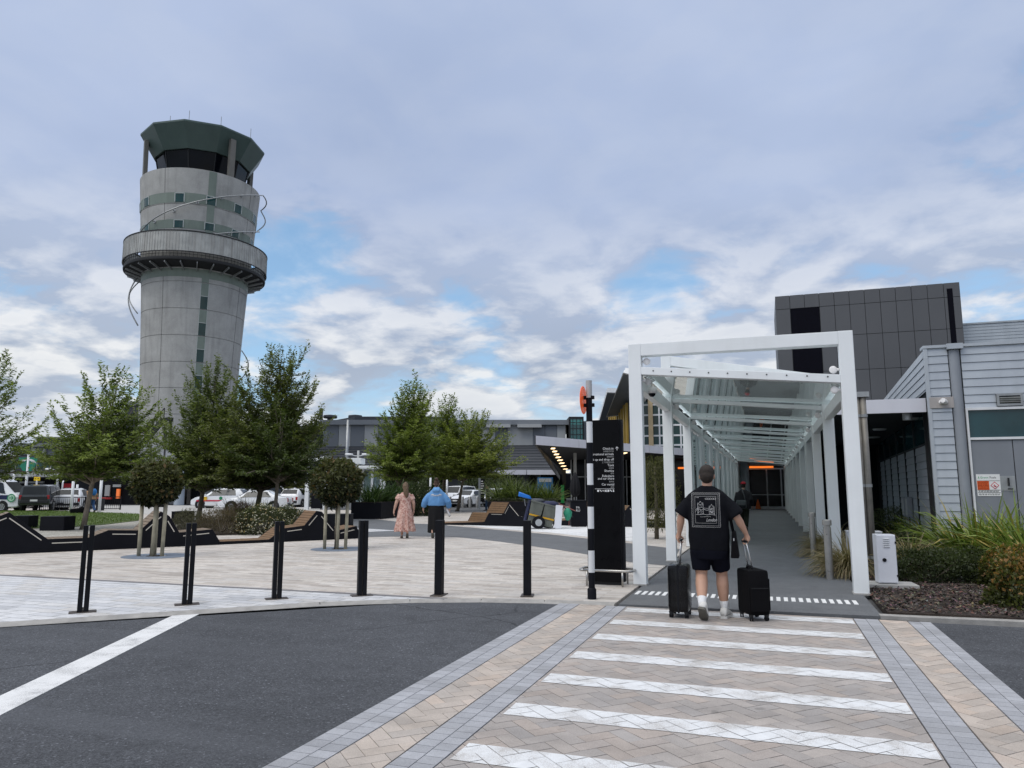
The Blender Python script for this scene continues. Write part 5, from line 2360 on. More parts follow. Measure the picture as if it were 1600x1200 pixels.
# closed dark parasol beside the bin
p = gp(890, 821, PZ)
um = empty('closed_parasol', 'closed dark parasol on a pole behind the litter bin', 'parasol', (p.x, p.y + 1, PZ))
mb = MB()
mb.tube([(0, 0, 0), (0, 0, 2.2)], .035, 10)
mb.build('pole', m_dkst, um, smooth=True)
mb = MB()
rr = []
for z, r in ((1.15, .06), (1.25, .15), (1.5, .20), (1.8, .17), (2.05, .10), (2.2, .03)):
    rr.append([(r * (1 + .18 * math.cos(8 * 2 * math.pi * k / 32)) * math.cos(2 * math.pi * k / 32), r * (1 + .18 * math.cos(8 * 2 * math.pi * k / 32)) * math.sin(2 * math.pi * k / 32), z) for k in range(32)])
mb.rings(rr)
mb.build('folded_cover', M('parasol_black', (.010, .010, .012), .8, var=.2), um, smooth=True)
# green banner and blue poster
p = at(879, 773, 70)
t = empty('green_banner', 'narrow bright green upright banner by the dark terminal doors', 'banner', (p.x, p.y, 0), YAW)
mb = MB()
mb.box2((-.15, 0, .2), (.15, .06, 1.85))
mb.build('panel', M('banner_green', (.03, .36, .09), .5, var=.1), t)
mb = MB()
mb.box2((-.25, -.1, 0), (.25, .2, .2))
mb.build('foot', m_dkst, t)
p = at(852, 763, 72)
t = empty('blue_poster', 'small blue poster board by the dark terminal doors', 'poster', (p.x, p.y, 0), YAW)
mb = MB()
mb.box2((-.25 * 3, 0, .2), (.25 * 3, .1, 2.6))
mb.build('board', M('poster_blue', (.03, .14, .32), .5, var=.3, scale=2), t)
mb = MB()
mb.box2((-.6, -.02, 2.15), (.6, 0, 2.5))
mb.build('header', m_fpan2, t)

# information post with text panel
p = gp(749, 795.5, PZ)
t = empty('information_post', 'slim grey post with a dark panel of white text lines near parked cars', 'sign post', tuple(p), YAW)
mb = MB()
mb.box2((-.08, 0, 0), (.08, .16, 2.25))
mb.build('post', m_col2, t, bevel=.01)
mb = MB()
mb.box2((.08, .03, .55), (.36, .10, 2.2))
pn = mb.build('panel', m_blk, t)
mb = MB()
for k in range(6):
    mb.box2((.10, .02, 1.15 + k * .17), (.33 - .04 * (k % 3), .03, 1.22 + k * .17))
mb.build('text_line', m_let, pn)

# small steel bollards in front of the parked cars
for i, px in enumerate((703, 722.5, 734, 745.5)):
    p = gp(px, 793.8, PZ)
    o = MB()
    o.lathe([(.11, 0), (.11, .86), (.09, .89), (0, .9)], 14)
    ob = o.build('steel_bollard', m_sst, None, autos=40, loc=tuple(p))
    tag(ob, 'short steel bollard in the row guarding the parked cars, ' + ('beside the hoodie sleeve', 'second along', 'third along', 'next to the text post')[i], 'bollard', 'short steel bollards by the parked cars')

# tall lamp pole, floodlight post
p = at(540, 770, 66)
t = empty('lamp_post', 'tall plain grey lamp pole in front of the terminal facade', 'lamp post', (p.x, p.y, 0))
mb = MB()
zt2 = at(540, 656, 66).z
mb.tube([(0, 0, 0), (0, 0, zt2 * .5), (0, 0, zt2)], [.17, .14, .10], 12)
mb.build('pole', m_galv, t, smooth=True)
mb = MB()
mb.tube([(0, 0, 0), (0, 0, .5)], .24, 12)
mb.build('base', m_galv, t)


def flood(px, py, d, label, n=2, s=1.0):
    p = at(px, py, d)
    t = empty('floodlight_post', label, 'lamp post', (p.x, p.y, 0), YAW)
    mb = MB()
    mb.tube([(0, 0, 0), (0, 0, p.z)], .09 * s, 10)
    mb.build('pole', m_fpan2, t, smooth=True)
    for k in range(n):
        x = (-.75, .6)[k] * s
        mb = MB()
        mb.bar((0, 0, p.z - .45 * s), (x, 0, p.z - .35 * s), .06, .06)
        mb.lathe([(0, .10), (.28, .08), (.34, 0), (.3, -.07), (0, -.08)], 16, (x, 0, p.z - .32 * s))
        mb.build('lamp_head', m_white_trim, t, autos=35)


flood(560, 704, 60, 'white post with twin lamp heads beside the glass shelter', 2)
flood(92, 727, 62, 'white post with twin lamp heads above the parked pickup', 2)

# white framed info portal and glass shelter beyond the round tree
p = gp(484, 797, 0)
dpt = -p.x * SY + p.y * CY
t = empty('information_portal', 'white portal frame with a large black information board behind the round tree', 'sign', (0, 0, 0), YAW)
a0, a1 = fl(475, 797, dpt), fl(484, 718, dpt)
zt3 = fl(490, 713, dpt).z
mb = MB()
mb.box2((a0.x, dpt, 0), (a1.x, dpt + .3, zt3 - .3))
mb.box2((fl(505, 760, dpt).x, dpt + .05, 0), (fl(510, 760, dpt).x, dpt + .35, zt3 - .3))
mb.build('post', m_wst, t)
mb = MB()
mb.add([tuple(v) for v in (fl(476, 723, dpt), fl(504, 719, dpt), fl(511, 712, dpt), fl(480, 718, dpt))] + [tuple(v + Vector((0, 1.6, 0))) for v in (fl(476, 723, dpt), fl(504, 719, dpt), fl(511, 712, dpt), fl(480, 718, dpt))],
       [(0, 1, 2, 3), (7, 6, 5, 4), (0, 4, 5, 1), (3, 2, 6, 7), (1, 5, 6, 2), (0, 3, 7, 4)])
mb.build('roof', m_wst, t, fix=True)
mb = MB()
b0_, b1_ = fl(485, 797, dpt), fl(505, 724, dpt)
mb.box2((b0_.x, dpt + .1, .1), (b1_.x, dpt + .2, b1_.z))
bd_ = mb.build('board', m_blk2, t)
mb = MB()
for k in range(9):
    z = b1_.z - .5 - k * .17
    mb.box2((b1_.x - .45 - .1 * (k % 3), dpt + .085, z), (b1_.x - .08, dpt + .1, z + .06))
mb.build('text_line', m_fpan2, bd_)
DS = 58
t = empty('glass_shelter', 'pale glass bus shelter with white frame behind the dark hedge', 'shelter', (0, 0, 0), YAW)
s0_, s1_ = fl(556, 790, DS), fl(601, 733, DS)
mb = MB()
for px in (566, 581, 595, 600):
    x = fl(px, 760, DS).x
    mb.box2((x - .09, DS, 0), (x + .09, DS + .18, s1_.z))
mb.build('post', m_wst, t)
mb = MB()
mb.box2((s0_.x, DS + .05, .5), (s1_.x, DS + .08, s1_.z - .3))
mb.build('glass_panel', M_glass('shelter_glass', (.55, .72, .72), .5, .05), t)
mb = MB()
mb.box2((s0_.x - .2, DS - .5, s1_.z), (s1_.x + .2, DS + 1.6, s1_.z + .25))
mb.build('roof', m_wst, t, bevel=.05)
mb = MB()
q0_, q1_ = fl(531, 725, DS), fl(566, 716, DS)
mb.box2((q0_.x, DS - .4, q0_.z), (q1_.x, DS + 1.2, q1_.z))
mb.build('fascia_board', m_wst, t, bevel=.03)
mb = MB()
mb.box2((fl(571, 755, DS).x, DS + .3, 1.2), (fl(577, 755, DS).x, DS + .4, 2.6))
mb.build('poster', M('poster_lime', (.12, .34, .06), .5, var=.2), t)

# smaller banded crossing pole far off
p = gp(460, 793, 0)
t = empty('crossing_pole', 'distant black and white banded crossing pole in front of parked white cars', 'crossing pole', tuple(p))
for k in range(7):
    mb = MB()
    w_ = .19 if k < 3 else .11
    mb.lathe([(w_, k * .32), (w_, k * .32 + .32)] + ([(0, k * .32 + .32)] if k == 6 else []), 14)
    mb.build('band', m_white_trim if k % 2 == 0 else m_blk2, t, autos=40)

# slim white posts beside the road, yellow sign, green emblem, blue arrow sign
for i, (px, y0, y1, d, lab) in enumerate(((111, 797, 752, 49, 'slim white post in front of the parked white hatchback'), (118.5, 790, 757, 60, 'slim white post behind the parked white hatchback'), (155, 798, 750, 48, 'slim white post beside the stooping traveller'), (19.5, 770, 741, 62, 'slim white post rising behind the parked van'),
                                          (653, 795, 752, 60, 'slim white post left of the hoodie'), (672, 790, 745, 62, 'slim white post behind the hoodie shoulder'), (698, 790, 745, 64, 'slim white post above the white parked car'), (722, 775, 752, 66, 'slim white post between tree trunk and text post'))):
    p = at(px, y0, d)
    mb = MB()
    mb.tube([(0, 0, 0), (0, 0, at(px, y1, d).z)], .085, 10)
    o = mb.build('white_post', m_white_trim, None, smooth=True, loc=(p.x, p.y, 0))
    tag(o, lab, 'post', 'slim white posts along the road')
p = at(56, 770, 56)
t = empty('yellow_sign', 'small yellow direction sign on a white pole above the parked pickup', 'sign', (p.x, p.y, 0), YAW)
mb = MB()
zt4 = at(56, 751, 56).z
mb.tube([(0, 0, 0), (0, 0, zt4)], .06, 8)
mb.build('pole', m_white_trim, t)
mb = MB()
mb.box2((-.22, -.03, zt4), (.22, .03, zt4 + .28))
pl = mb.build('panel', M('sign_yellow', (.72, .50, .02), .5, var=.08), t)
mb = MB()
mb.box2((-.15, -.036, zt4 + .12), (-.06, -.03, zt4 + .17))
mb.box2((.05, -.036, zt4 + .12), (.16, -.03, zt4 + .17))
mb.build('mark', m_blk, pl)
p = at(42, 745, 60)
t = empty('green_emblem_sign', 'green fan shaped emblem with white ribs on a white pole above the van', 'sign', (p.x, p.y, 0), YAW)
zt5 = at(42, 710, 60).z
mb = MB()
mb.tube([(0, 0, 0), (0, 0, zt5)], .10, 10)
mb.build('pole', m_white_trim, t, smooth=True)
zb5 = at(42, 738, 60).z
m_emg = M('emblem_green', (.02, .19, .12), .45, var=.15)
mb = MB()
fan = [(-.12, zb5)] + [(-.14 - .62 * math.sin(R(a)), zb5 + (zt5 - .25 - zb5) * (1 - math.cos(R(a))) ** .8) for a in range(15, 91, 15)] + [(-.12, zt5 - .25)]
mb.extr(fan, (0, -.05, 0), (1, 0, 0), (0, 0, 1), (0, 1, 0), .05)
mb.extr([(-a, b) for a, b in fan][::-1], (0, -.05, 0), (1, 0, 0), (0, 0, 1), (0, 1, 0), .05)
mb.build('fan_panel', m_emg, t, fix=True)
mb = MB()
for k in range(4):
    r = .28 + .14 * k
    for s in (-1, 1):
        pts = [(s * (.12 + r * math.sin(R(a)) * .8), -.07, zt5 - .35 - .5 * r - r * (1 - math.cos(R(a))) * .6 + .1 * k) for a in range(0, 76, 15)]
        mb.tube(pts, .022, 6)
mb.build('rib', m_white_trim, t)
p = gp(255, 806, 0)
t = empty('arrow_sign', 'small blue round arrow sign beside the clipped round tree', 'sign', (p.x, p.y, 0), YAW)
mb = MB()
mb.tube([(0, 0, 0), (0, 0, .9)], .04, 8)
mb.build('pole', m_galv, t)
mb = MB()
mb.lathe([(0, 0), (.28, 0), (.28, .03), (0, .03)], 24, T=Matrix.Translation((0, -.04, 1.1)) @ Matrix.Rotation(R(90), 4, 'X'))
pl = mb.build('disc', M('sign_blue', (.03, .12, .42), .4, var=.1), t, autos=40)
mb = MB()
mb.bar((.12, -.075, 1.2), (-.1, -.075, 1.0), .06, .005, (0, 1, 0))
mb.bar((-.1, -.075, 1.0), (-.1, -.075, 1.16), .06, .005, (0, 1, 0))
mb.bar((-.1, -.074, 1.0), (.06, -.074, 1.0), .06, .005, (0, 1, 0))
mb.build('arrow', m_let, pl)


# black railings by the parked vehicles
def railing(label, xa, xb, d, h=.95):
    a, b = at(xa, 790, d), at(xb, 790, d)
    a.z = b.z = 0
    t = empty('railing', label, 'railing', tuple(a))
    v = b - a
    mb = MB()
    for z in (.12, h):
        mb.bar((0, 0, z), tuple(v + Vector((0, 0, z))), .05, .05)
    mb.build('rail', m_blk, t)
    n = int(v.length / .13)
    mb = MB()
    for k in range(n + 1):
        q = v * (k / n)
        mb.bar(q + Vector((0, 0, .12)), q + Vector((0, 0, h)), .02, .02)
    mb.build('bar_infill', m_blk, t)
    for k in (0, 1):
        mb = MB()
        q = v * k
        mb.bar(q, q + Vector((0, 0, h + .05)), .07, .07)
        mb.build('post', m_blk, t)


railing('black barred railing in front of the parked pickup and hatchback', 62, 133, 50.5)
railing('black barred railing right of the stooping traveller', 160, 188, 53)
p = at(154, 790, 51)
t = empty('litter_bin', 'small dark bin with a red lid beside the far railing', 'litter bin', (p.x, p.y, 0), YAW)
mb = MB()
mb.box2((-.2, 0, 0), (.2, .4, .85))
mb.build('body', m_dkst, t, bevel=.02)
mb = MB()
mb.box2((-.22, -.02, .85), (.22, .42, .93))
mb.build('lid', M('lid_red', (.4, .05, .04), .5), t, bevel=.01)
# ---------------------------------------------------------------- trees, shrubs, lawn, planting beds
import numpy as np
m_leaf = M_attr('leaf', .5, .38, .10, 2.0)
m_leafg = M_attr('glossy_leaf', .45, .2, .10, 2.0, spec=.22)
m_blade = M_attr('flax_blade', .42, .22, .12, 3.0)
m_bark = M('bark', (.13, .11, .085), .9, var=.3, scale=9, bump=.5, bscale=40, streak=.4)
m_bark2 = M('pale_bark', (.22, .185, .145), .9, var=.3, scale=9, bump=.5, bscale=40, streak=.4)
m_soil = M('soil', (.045, .035, .028), .95, var=.3, scale=12, bump=.6, bscale=50)


class Leaves:
    """many small folded leaf quads gathered into one mesh"""

    def __init__(self, seed):
        self.r = np.random.default_rng(seed)
        self.p, self.d, self.s, self.c, self.n = [], [], [], [], []

    def put(self, pos, dirn, size, col, nrm=(0, 0, 1)):
        self.p.append(pos)
        self.d.append(dirn)
        self.s.append(size)
        self.c.append(col)
        self.n.append(nrm)

    def mesh(self, name, mat, wr=.5, droop=.25):
        P_, D_, S_, C_, N_ = map(lambda a: np.array(a, float), (self.p, self.d, self.s, self.c, self.n))
        k = len(P_)
        D_ /= np.linalg.norm(D_, axis=1, keepdims=True) + 1e-9
        side = np.cross(D_, N_)
        side /= np.linalg.norm(side, axis=1, keepdims=True) + 1e-9
        up_ = np.cross(side, D_)
        S_ = S_[:, None]
        a = P_
        b = P_ + D_ * S_ * .5 + side * S_ * wr * .5 - up_ * S_ * droop * .15
        c = P_ + D_ * S_ - up_ * S_ * droop
        d = P_ + D_ * S_ * .5 - side * S_ * wr * .5 - up_ * S_ * droop * .15
        co = np.stack([a, b, c, d], 1).reshape(-1, 3)
        me = bpy.data.meshes.new(name)
        me.vertices.add(4 * k)
        me.vertices.foreach_set('co', co.ravel())
        me.loops.add(4 * k)
        me.loops.foreach_set('vertex_index', np.arange(4 * k, dtype=np.int32))
        me.polygons.add(k)
        me.polygons.foreach_set('loop_start', np.arange(0, 4 * k, 4, dtype=np.int32))
        me.polygons.foreach_set('loop_total', np.full(k, 4, dtype=np.int32))
        at_ = me.color_attributes.new('col', 'FLOAT_COLOR', 'CORNER')
        cc = np.concatenate([np.repeat(C_, 4, 0), np.ones((4 * k, 1))], 1)
        at_.data.foreach_set('color', cc.ravel())
        me.materials.append(mat)
        me.update()
        me.validate()
        return me


def rv(rg, s=1.0):
    return Vector(rg.normal(0, s, 3))


def elm(label, loc, H, RAD, h0, seed, dark, light, lean=(0, 0), limbs=46, leaf=.15, dens=1.0, spire=.55, grp='elms around the plaza', bark=None, asym=None):
    """airy layered elm: leader, rising limbs, flat sprays of leaves"""
    rg = np.random.default_rng(seed)
    root = empty('elm_tree', label, 'tree', tuple(loc), 0, grp)
    wood = MB()
    lv = Leaves(seed)
    lx, ly = lean
    lead = []
    for i in range(9):
        f = i / 8
        lead.append(Vector((lx * f + .10 * H * .12 * math.sin(3 * f + seed), ly * f + .012 * H * math.cos(4 * f + seed), H * .96 * f)))
    tr0 = .012 * H + .028
    wood.tube(lead, [tr0 * (1 - .9 * i / 8) + .008 for i in range(9)], 9)
    wood.tube([(0, 0, -.05), (0, 0, .12)], [tr0 * 1.5, tr0], 9)

    def on(f):
        x = f * 8
        i = min(7, int(x))
        return lead[i].lerp(lead[i + 1], x - i)

    def spray(p0, dirn, ln, lvl):
        """one leafy shoot with side twigs"""
        n = max(3, int(ln / (leaf * .42) * dens))
        d = dirn.normalized()
        side = d.cross(Vector((0, 0, 1)))
        if side.length < .1:
            side = Vector((1, 0, 0))
        side.normalize()
        p = p0.copy()
        tone = rg.uniform(0, 1)
        for i in range(n):
            f = i / n
            p = p + d * (ln / n)
            d = (d + Vector((0, 0, .03 - .10 * f)) + rv(rg, .04)).normalized()
            for s in (-1, 1):
                ld = (d * .55 + side * s * .8 + rv(rg, .28))
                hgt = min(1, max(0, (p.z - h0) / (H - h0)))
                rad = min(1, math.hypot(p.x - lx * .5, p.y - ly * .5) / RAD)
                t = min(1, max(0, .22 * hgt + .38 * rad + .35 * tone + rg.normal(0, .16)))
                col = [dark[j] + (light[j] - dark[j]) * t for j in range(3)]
                nr = Vector((0, 0, 1)) + rv(rg, .45)
                lv.put(tuple(p + rv(rg, .02)), tuple(ld), leaf * rg.uniform(.7, 1.25), col, tuple(nr))

    for k in range(limbs):
        rel = ((k + rg.uniform(0, 1)) / limbs) ** 1.15
        az = k * 2.39996 + rg.uniform(-.4, .4)
        # crown outline: widest a third of the way up, ragged spires above
        env = float(np.interp(rel, (0, .12, .3, .5, .7, .85, 1), (.72, .95, 1.0, .86, .62, .40, .10)))
        env *= 1 + .22 * math.sin(2 * az + seed) * (1 - rel) + rg.uniform(-.22, .20)
        zt_l = h0 + .01 * H + (H * .985 - h0 - .01 * H) * rel * rg.uniform(.93, 1.05)
        ax_l = Vector((lx * zt_l / H, ly * zt_l / H, 0))
        tgt = ax_l + Vector((math.cos(az) * RAD * env, math.sin(az) * RAD * env, zt_l))
        slope = .22 + 1.25 * rel * spire * 1.4
        zs_l = max(h0 * rg.uniform(.92, 1.1), zt_l - RAD * env * slope - .25 * rel * H * spire)
        p = on(min(.95, zs_l / (H * .96)))
        ln = (tgt - p).length
        m_ = 6
        pts = []
        for i in range(m_ + 1):
            g = i / m_
            q = p.lerp(tgt, g)
            q.z += math.sin(math.pi * g) * ln * (.10 - .16 * rel)
            pts.append(q + (rv(rg, .03) if 0 < i < m_ else Vector()))
        d = (pts[-1] - pts[-2]).normalized()
        r0 = max(.012, tr0 * .42 * (1 - rel * .7))
        wood.tube(pts, [r0 * (1 - i / (m_ + .6)) + .004 for i in range(m_ + 1)], 5, False)
        nt_ = max(5, int(ln / .17))
        for i in range(nt_):
            g = .12 + .88 * (i + rg.uniform(0, .8)) / nt_
            x = min(.999, g) * m_
            q = pts[int(x)].lerp(pts[int(x) + 1], x - int(x))
            dd = (pts[min(m_, int(x) + 1)] - pts[int(x)]).normalized()
            sd = dd.cross(Vector((0, 0, 1))).normalized() * (1 if i % 2 else -1)
            tw = dd * rg.uniform(.4, 1.0) + sd * rg.uniform(.4, 1.0) + Vector((0, 0, rg.uniform(-.25, .35)))
            tl_ = max(.28, ln * .36 * (1.05 - g) + .30) * rg.uniform(.7, 1.2)
            spray(q, tw, tl_, 1)
            if tl_ > .5:
                spray(q + tw.normalized() * tl_ * .35, tw.normalized() + sd * .9 + rv(rg, .2), tl_ * .55, 2)
        for _ in range(2):
            spray(pts[-2].lerp(pts[-1], rg.uniform(.3, 1)), d + Vector((0, 0, .15 + .3 * rel)) + rv(rg, .18), RAD * .10 + .28 + .25 * rel, 1)
        if k % 3 == 0:
            # long upright whip beyond the outline
            q0 = pts[-2]
            wd = Vector((math.cos(az) * (.75 - .45 * rel), math.sin(az) * (.75 - .45 * rel), .35 + .8 * rel * spire * 1.6)) + rv(rg, .12)
            wl = RAD * rg.uniform(.22, .42) + .35
            for i in range(3):
                spray(q0 + wd.normalized() * wl * i / 3, wd + rv(rg, .10), wl * .45, 1)
            spray(q0, wd, wl, 1)
    # leader tip
    spray(on(.90), Vector((.05, 0, 1)), H * .085, 1)
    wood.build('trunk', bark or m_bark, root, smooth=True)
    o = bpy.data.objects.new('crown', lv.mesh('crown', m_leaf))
    COL.objects.link(o)
    o.parent = root
    return root


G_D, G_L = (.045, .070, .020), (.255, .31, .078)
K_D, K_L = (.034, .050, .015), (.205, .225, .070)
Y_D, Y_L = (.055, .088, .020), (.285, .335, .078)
T1 = gp(129, 828, PZ)
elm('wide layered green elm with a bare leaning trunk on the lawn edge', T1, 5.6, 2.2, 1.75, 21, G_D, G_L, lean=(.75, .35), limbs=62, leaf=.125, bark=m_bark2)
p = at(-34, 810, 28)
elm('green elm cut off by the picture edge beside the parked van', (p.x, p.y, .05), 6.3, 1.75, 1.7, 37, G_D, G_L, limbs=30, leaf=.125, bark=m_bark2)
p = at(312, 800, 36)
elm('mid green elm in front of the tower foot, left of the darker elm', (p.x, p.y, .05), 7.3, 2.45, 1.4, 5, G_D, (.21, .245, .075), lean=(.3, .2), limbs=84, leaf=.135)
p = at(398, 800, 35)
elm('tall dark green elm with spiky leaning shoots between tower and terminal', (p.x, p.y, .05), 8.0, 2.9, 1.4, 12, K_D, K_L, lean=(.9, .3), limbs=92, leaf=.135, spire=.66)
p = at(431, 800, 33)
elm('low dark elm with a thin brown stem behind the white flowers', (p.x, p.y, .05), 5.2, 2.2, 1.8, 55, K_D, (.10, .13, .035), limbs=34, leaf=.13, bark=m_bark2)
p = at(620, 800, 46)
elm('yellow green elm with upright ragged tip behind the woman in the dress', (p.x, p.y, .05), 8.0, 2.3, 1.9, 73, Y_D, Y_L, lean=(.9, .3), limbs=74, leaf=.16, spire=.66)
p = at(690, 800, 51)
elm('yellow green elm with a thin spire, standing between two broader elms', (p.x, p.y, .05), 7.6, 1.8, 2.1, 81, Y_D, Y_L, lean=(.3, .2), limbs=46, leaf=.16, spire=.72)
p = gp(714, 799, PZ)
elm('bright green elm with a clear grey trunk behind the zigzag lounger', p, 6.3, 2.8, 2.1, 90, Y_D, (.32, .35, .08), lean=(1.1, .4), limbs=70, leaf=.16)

# clipped round trees on stakes
m_slate = M('slate_ring', (.16, .19, .235), .75, var=.2, scale=5, bump=.3, bscale=40)


def round_tree(label, px, py, zc, rad, seed):
    p = gp(px, py, PZ)
    rg = np.random.default_rng(seed)
    t = empty('clipped_tree', label, 'tree', tuple(p), 0, 'clipped round trees on stakes')
    mb = MB()
    mb.tube([(0, 0, 0), (.02, .01, zc * .5), (0, 0, zc + .1)], [.035, .03, .02], 8)
    mb.build('trunk', m_bark, t, smooth=True)
    lv = Leaves(seed)
    for k in range(5200):
        v = rv(rg).normalized()
        n = mnoise.noise(v * 1.6 + Vector((seed, 0, 0))) * .22 + mnoise.noise(v * 4 + Vector((0, seed, 0))) * .10
        r = rad * (1 + n) * (1 - abs(rg.normal(0, .16)))
        q = Vector((v.x * r * 1.06, v.y * r * 1.06, v.z * r * .92))
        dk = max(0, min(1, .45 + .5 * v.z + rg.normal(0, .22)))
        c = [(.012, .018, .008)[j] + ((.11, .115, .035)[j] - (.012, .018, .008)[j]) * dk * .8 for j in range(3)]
        if rg.uniform() < .06:
            c = [.13, .085, .035]
        lv.put(tuple(q + Vector((0, 0, zc))), tuple(v + rv(rg, .7) + Vector((0, 0, -.2))), rg.uniform(.07, .13), c, tuple(v + rv(rg, .5)))
    o = bpy.data.objects.new('crown', lv.mesh('crown', m_leafg, .55))
    COL.objects.link(o)
    o.parent = t
    for i, (x, y) in enumerate(((-.24, -.12), (-.12, .22), (.08, -.05), (.26, .05))):
        mb = MB()
        mb.tube([(x, y, -.02), (x * .95 + .02 * (i - 1), y * .9, 1.28)], .042, 10)
        mb.build('stake', m_stake, t, smooth=True)
    mb = MB()
    mb.box((0, .0, 1.12), (.52, .05, .05))
    mb.build('tie', M('tie_black', (.02, .022, .02), .8), t)
    mb = MB()
    mb.lathe([(0, .004), (.22, .006)], 24)
    mb.build('tree_pit', m_soil, t)
    mb = MB()
    mb.lathe([(.22, .003), (.22, .008), (.72, .008), (.72, .0)], 40, (.1, .05, 0))
    o = mb.build('paving_ring', m_slate, None, loc=tuple(p))
    struct(o)
    return t


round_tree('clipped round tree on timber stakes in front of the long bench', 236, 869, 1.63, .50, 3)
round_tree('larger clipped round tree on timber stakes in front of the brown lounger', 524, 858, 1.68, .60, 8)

# small weeping tree between canopy posts
p = gp(1026, 842, PZ)
t = empty('weeping_shrub_tree', 'small weeping olive green tree between the first two canopy posts', 'tree', tuple(p))
rg = np.random.default_rng(4)
mb = MB()
mb.tube([(0, 0, 0), (.02, 0, .8), (0, 0, 2.2)], [.07, .06, .02], 9)
mb.build('trunk', m_bark, t, smooth=True)
lv = Leaves(4)
for k in range(700):
    a, z = rg.uniform(0, 2 * math.pi), rg.uniform(.55, 2.55)
    rr = (.75 * math.sin(math.pi * min(1, max(.05, (z - .25) / 2.45))) ** .6) * rg.uniform(.35, 1.05)
    q = Vector((rr * math.cos(a), rr * math.sin(a), z))
    tone = rg.uniform(0, 1)
    for i in range(12):
        d = Vector((math.cos(a) * .25, math.sin(a) * .25, -1)) + rv(rg, .35)
        t_ = max(0, min(1, tone * .6 + .25 + rg.normal(0, .15)))
        lv.put(tuple(q + Vector((0, 0, -.03 * i)) + rv(rg, .035)), tuple(d), rg.uniform(.05, .10), [(.025, .03, .008)[j] + ((.15, .145, .05)[j] - (.025, .03, .008)[j]) * t_ for j in range(3)], tuple(rv(rg)))
o = bpy.data.objects.new('crown', lv.mesh('crown', m_leaf, .22))
COL.objects.link(o)
o.parent = t


# ---- shrubs
def shrub(name, label, cat, loc, rx, ry, h, n, leaf, dark, light, seed, grp=None, mat=None, tip=None, wr=.5, up=.5, flowers=None, lumps=1.7):
    rg = np.random.default_rng(seed)
    t = empty(name, label, cat, tuple(loc), 0, grp)
    lv = Leaves(seed)
    for k in range(n):
        v = rv(rg).normalized()
        v.z = abs(v.z) * 1.05 - .05
        nn = mnoise.noise(Vector((v.x * lumps + seed, v.y * lumps, v.z * lumps))) * .30 + mnoise.noise(v * 4.5 + Vector((0, seed, 0))) * .14
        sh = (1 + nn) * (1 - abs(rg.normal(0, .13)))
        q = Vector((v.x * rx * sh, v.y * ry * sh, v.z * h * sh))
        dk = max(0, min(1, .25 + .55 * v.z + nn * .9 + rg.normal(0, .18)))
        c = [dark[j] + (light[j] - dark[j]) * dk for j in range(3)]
        if tip is not None and v.z > .25 and rg.uniform() < tip[1] * v.z:
            s = rg.uniform(.6, 1.2)
            c = [x * s for x in tip[0]]
        lv.put(tuple(q), tuple(v * .8 + rv(rg, .6) + Vector((0, 0, up))), leaf * rg.uniform(.7, 1.3), c, tuple(v + rv(rg, .6)))
    o = bpy.data.objects.new('foliage', lv.mesh('foliage', mat or m_leaf, wr))
    COL.objects.link(o)
    o.parent = t
    mb = MB()
    for k in range(9):
        a = k * 2.4
        mb.tube([(.04 * math.cos(a), .04 * math.sin(a), 0), (rx * .55 * math.cos(a), ry * .55 * math.sin(a), h * .6)], [.018, .008], 5)
    mb.build('stems', m_bark, t)
    if flowers:
        fl_ = Leaves(seed + 1)
        for k in range(flowers):
            v = rv(rg).normalized()
            v.z = abs(v.z)
            nn = mnoise.noise(Vector((v.x * lumps + seed, v.y * lumps, v.z * lumps))) * .30
            q = Vector((v.x * rx, v.y * ry, v.z * h)) * (1.0 + nn + rg.uniform(-.03, .06))
            s = rg.uniform(.75, 1.05)
            c = [.60 * s, .56 * s, .45 * s] if rg.uniform() < .7 else [.52 * s, .38 * s, .18 * s]
            for j in range(2):
                fl_.put(tuple(q + rv(rg, .012)), tuple(rv(rg)), rg.uniform(.03, .05), c, tuple(v + rv(rg, .3)))
        o = bpy.data.objects.new('blossom', fl_.mesh('blossom', m_leaf, .95, 0))
        COL.objects.link(o)
        o.parent = t
    return t


def tuft(name, label, cat, loc, n, ln, wd, dark, light, seed, spread=.9, grp=None, base=.25, curve=1.0, tipc=None, mat=None, seg=5):
    """clump of arching blades"""
    rg = np.random.default_rng(seed)
    mb = MB()
    for k in range(n):
        a = rg.uniform(0, 2 * math.pi)
        b0_ = Vector((math.cos(a), math.sin(a), 0)) * base * math.sqrt(rg.uniform(0, 1))
        el = rg.uniform(.75, 1.5) if rg.uniform() < .6 else rg.uniform(.35, 1.0)
        d = Vector((math.cos(a) * math.cos(el) * spread, math.sin(a) * math.cos(el) * spread, math.sin(el))).normalized()
        l_ = ln * rg.uniform(.55, 1.1)
        side = Vector((-math.sin(a), math.cos(a), 0))
        side = (side + rv(rg, .4)).normalized()
        w_ = wd * rg.uniform(.7, 1.2)
        t_ = max(0, min(1, rg.uniform(0, 1)))
        c = [dark[j] + (light[j] - dark[j]) * t_ for j in range(3)]
        if tipc is not None and rg.uniform() < tipc[1]:
            c = list(tipc[0])
        mb.col = c
        p = b0_.copy()
        vs = []
        cv = rg.uniform(.04, .20) * curve
        for i in range(seg + 1):
            f = i / seg
            ww = w_ * (1 - f ** 2.2) * .5 + .001
            vs += [p - side * ww, p + side * ww]
            p = p + d * (l_ / seg)
            d = (d + Vector((math.cos(a) * cv * .8, math.sin(a) * cv * .8, -cv * (1.2 + f * 2)))).normalized()
        mb.add(vs, [(2 * i, 2 * i + 1, 2 * i + 3, 2 * i + 2) for i in range(seg)])
    o = mb.build(name, mat or m_blade, None, loc=tuple(loc))
    tag(o, label, cat, grp)
    return o


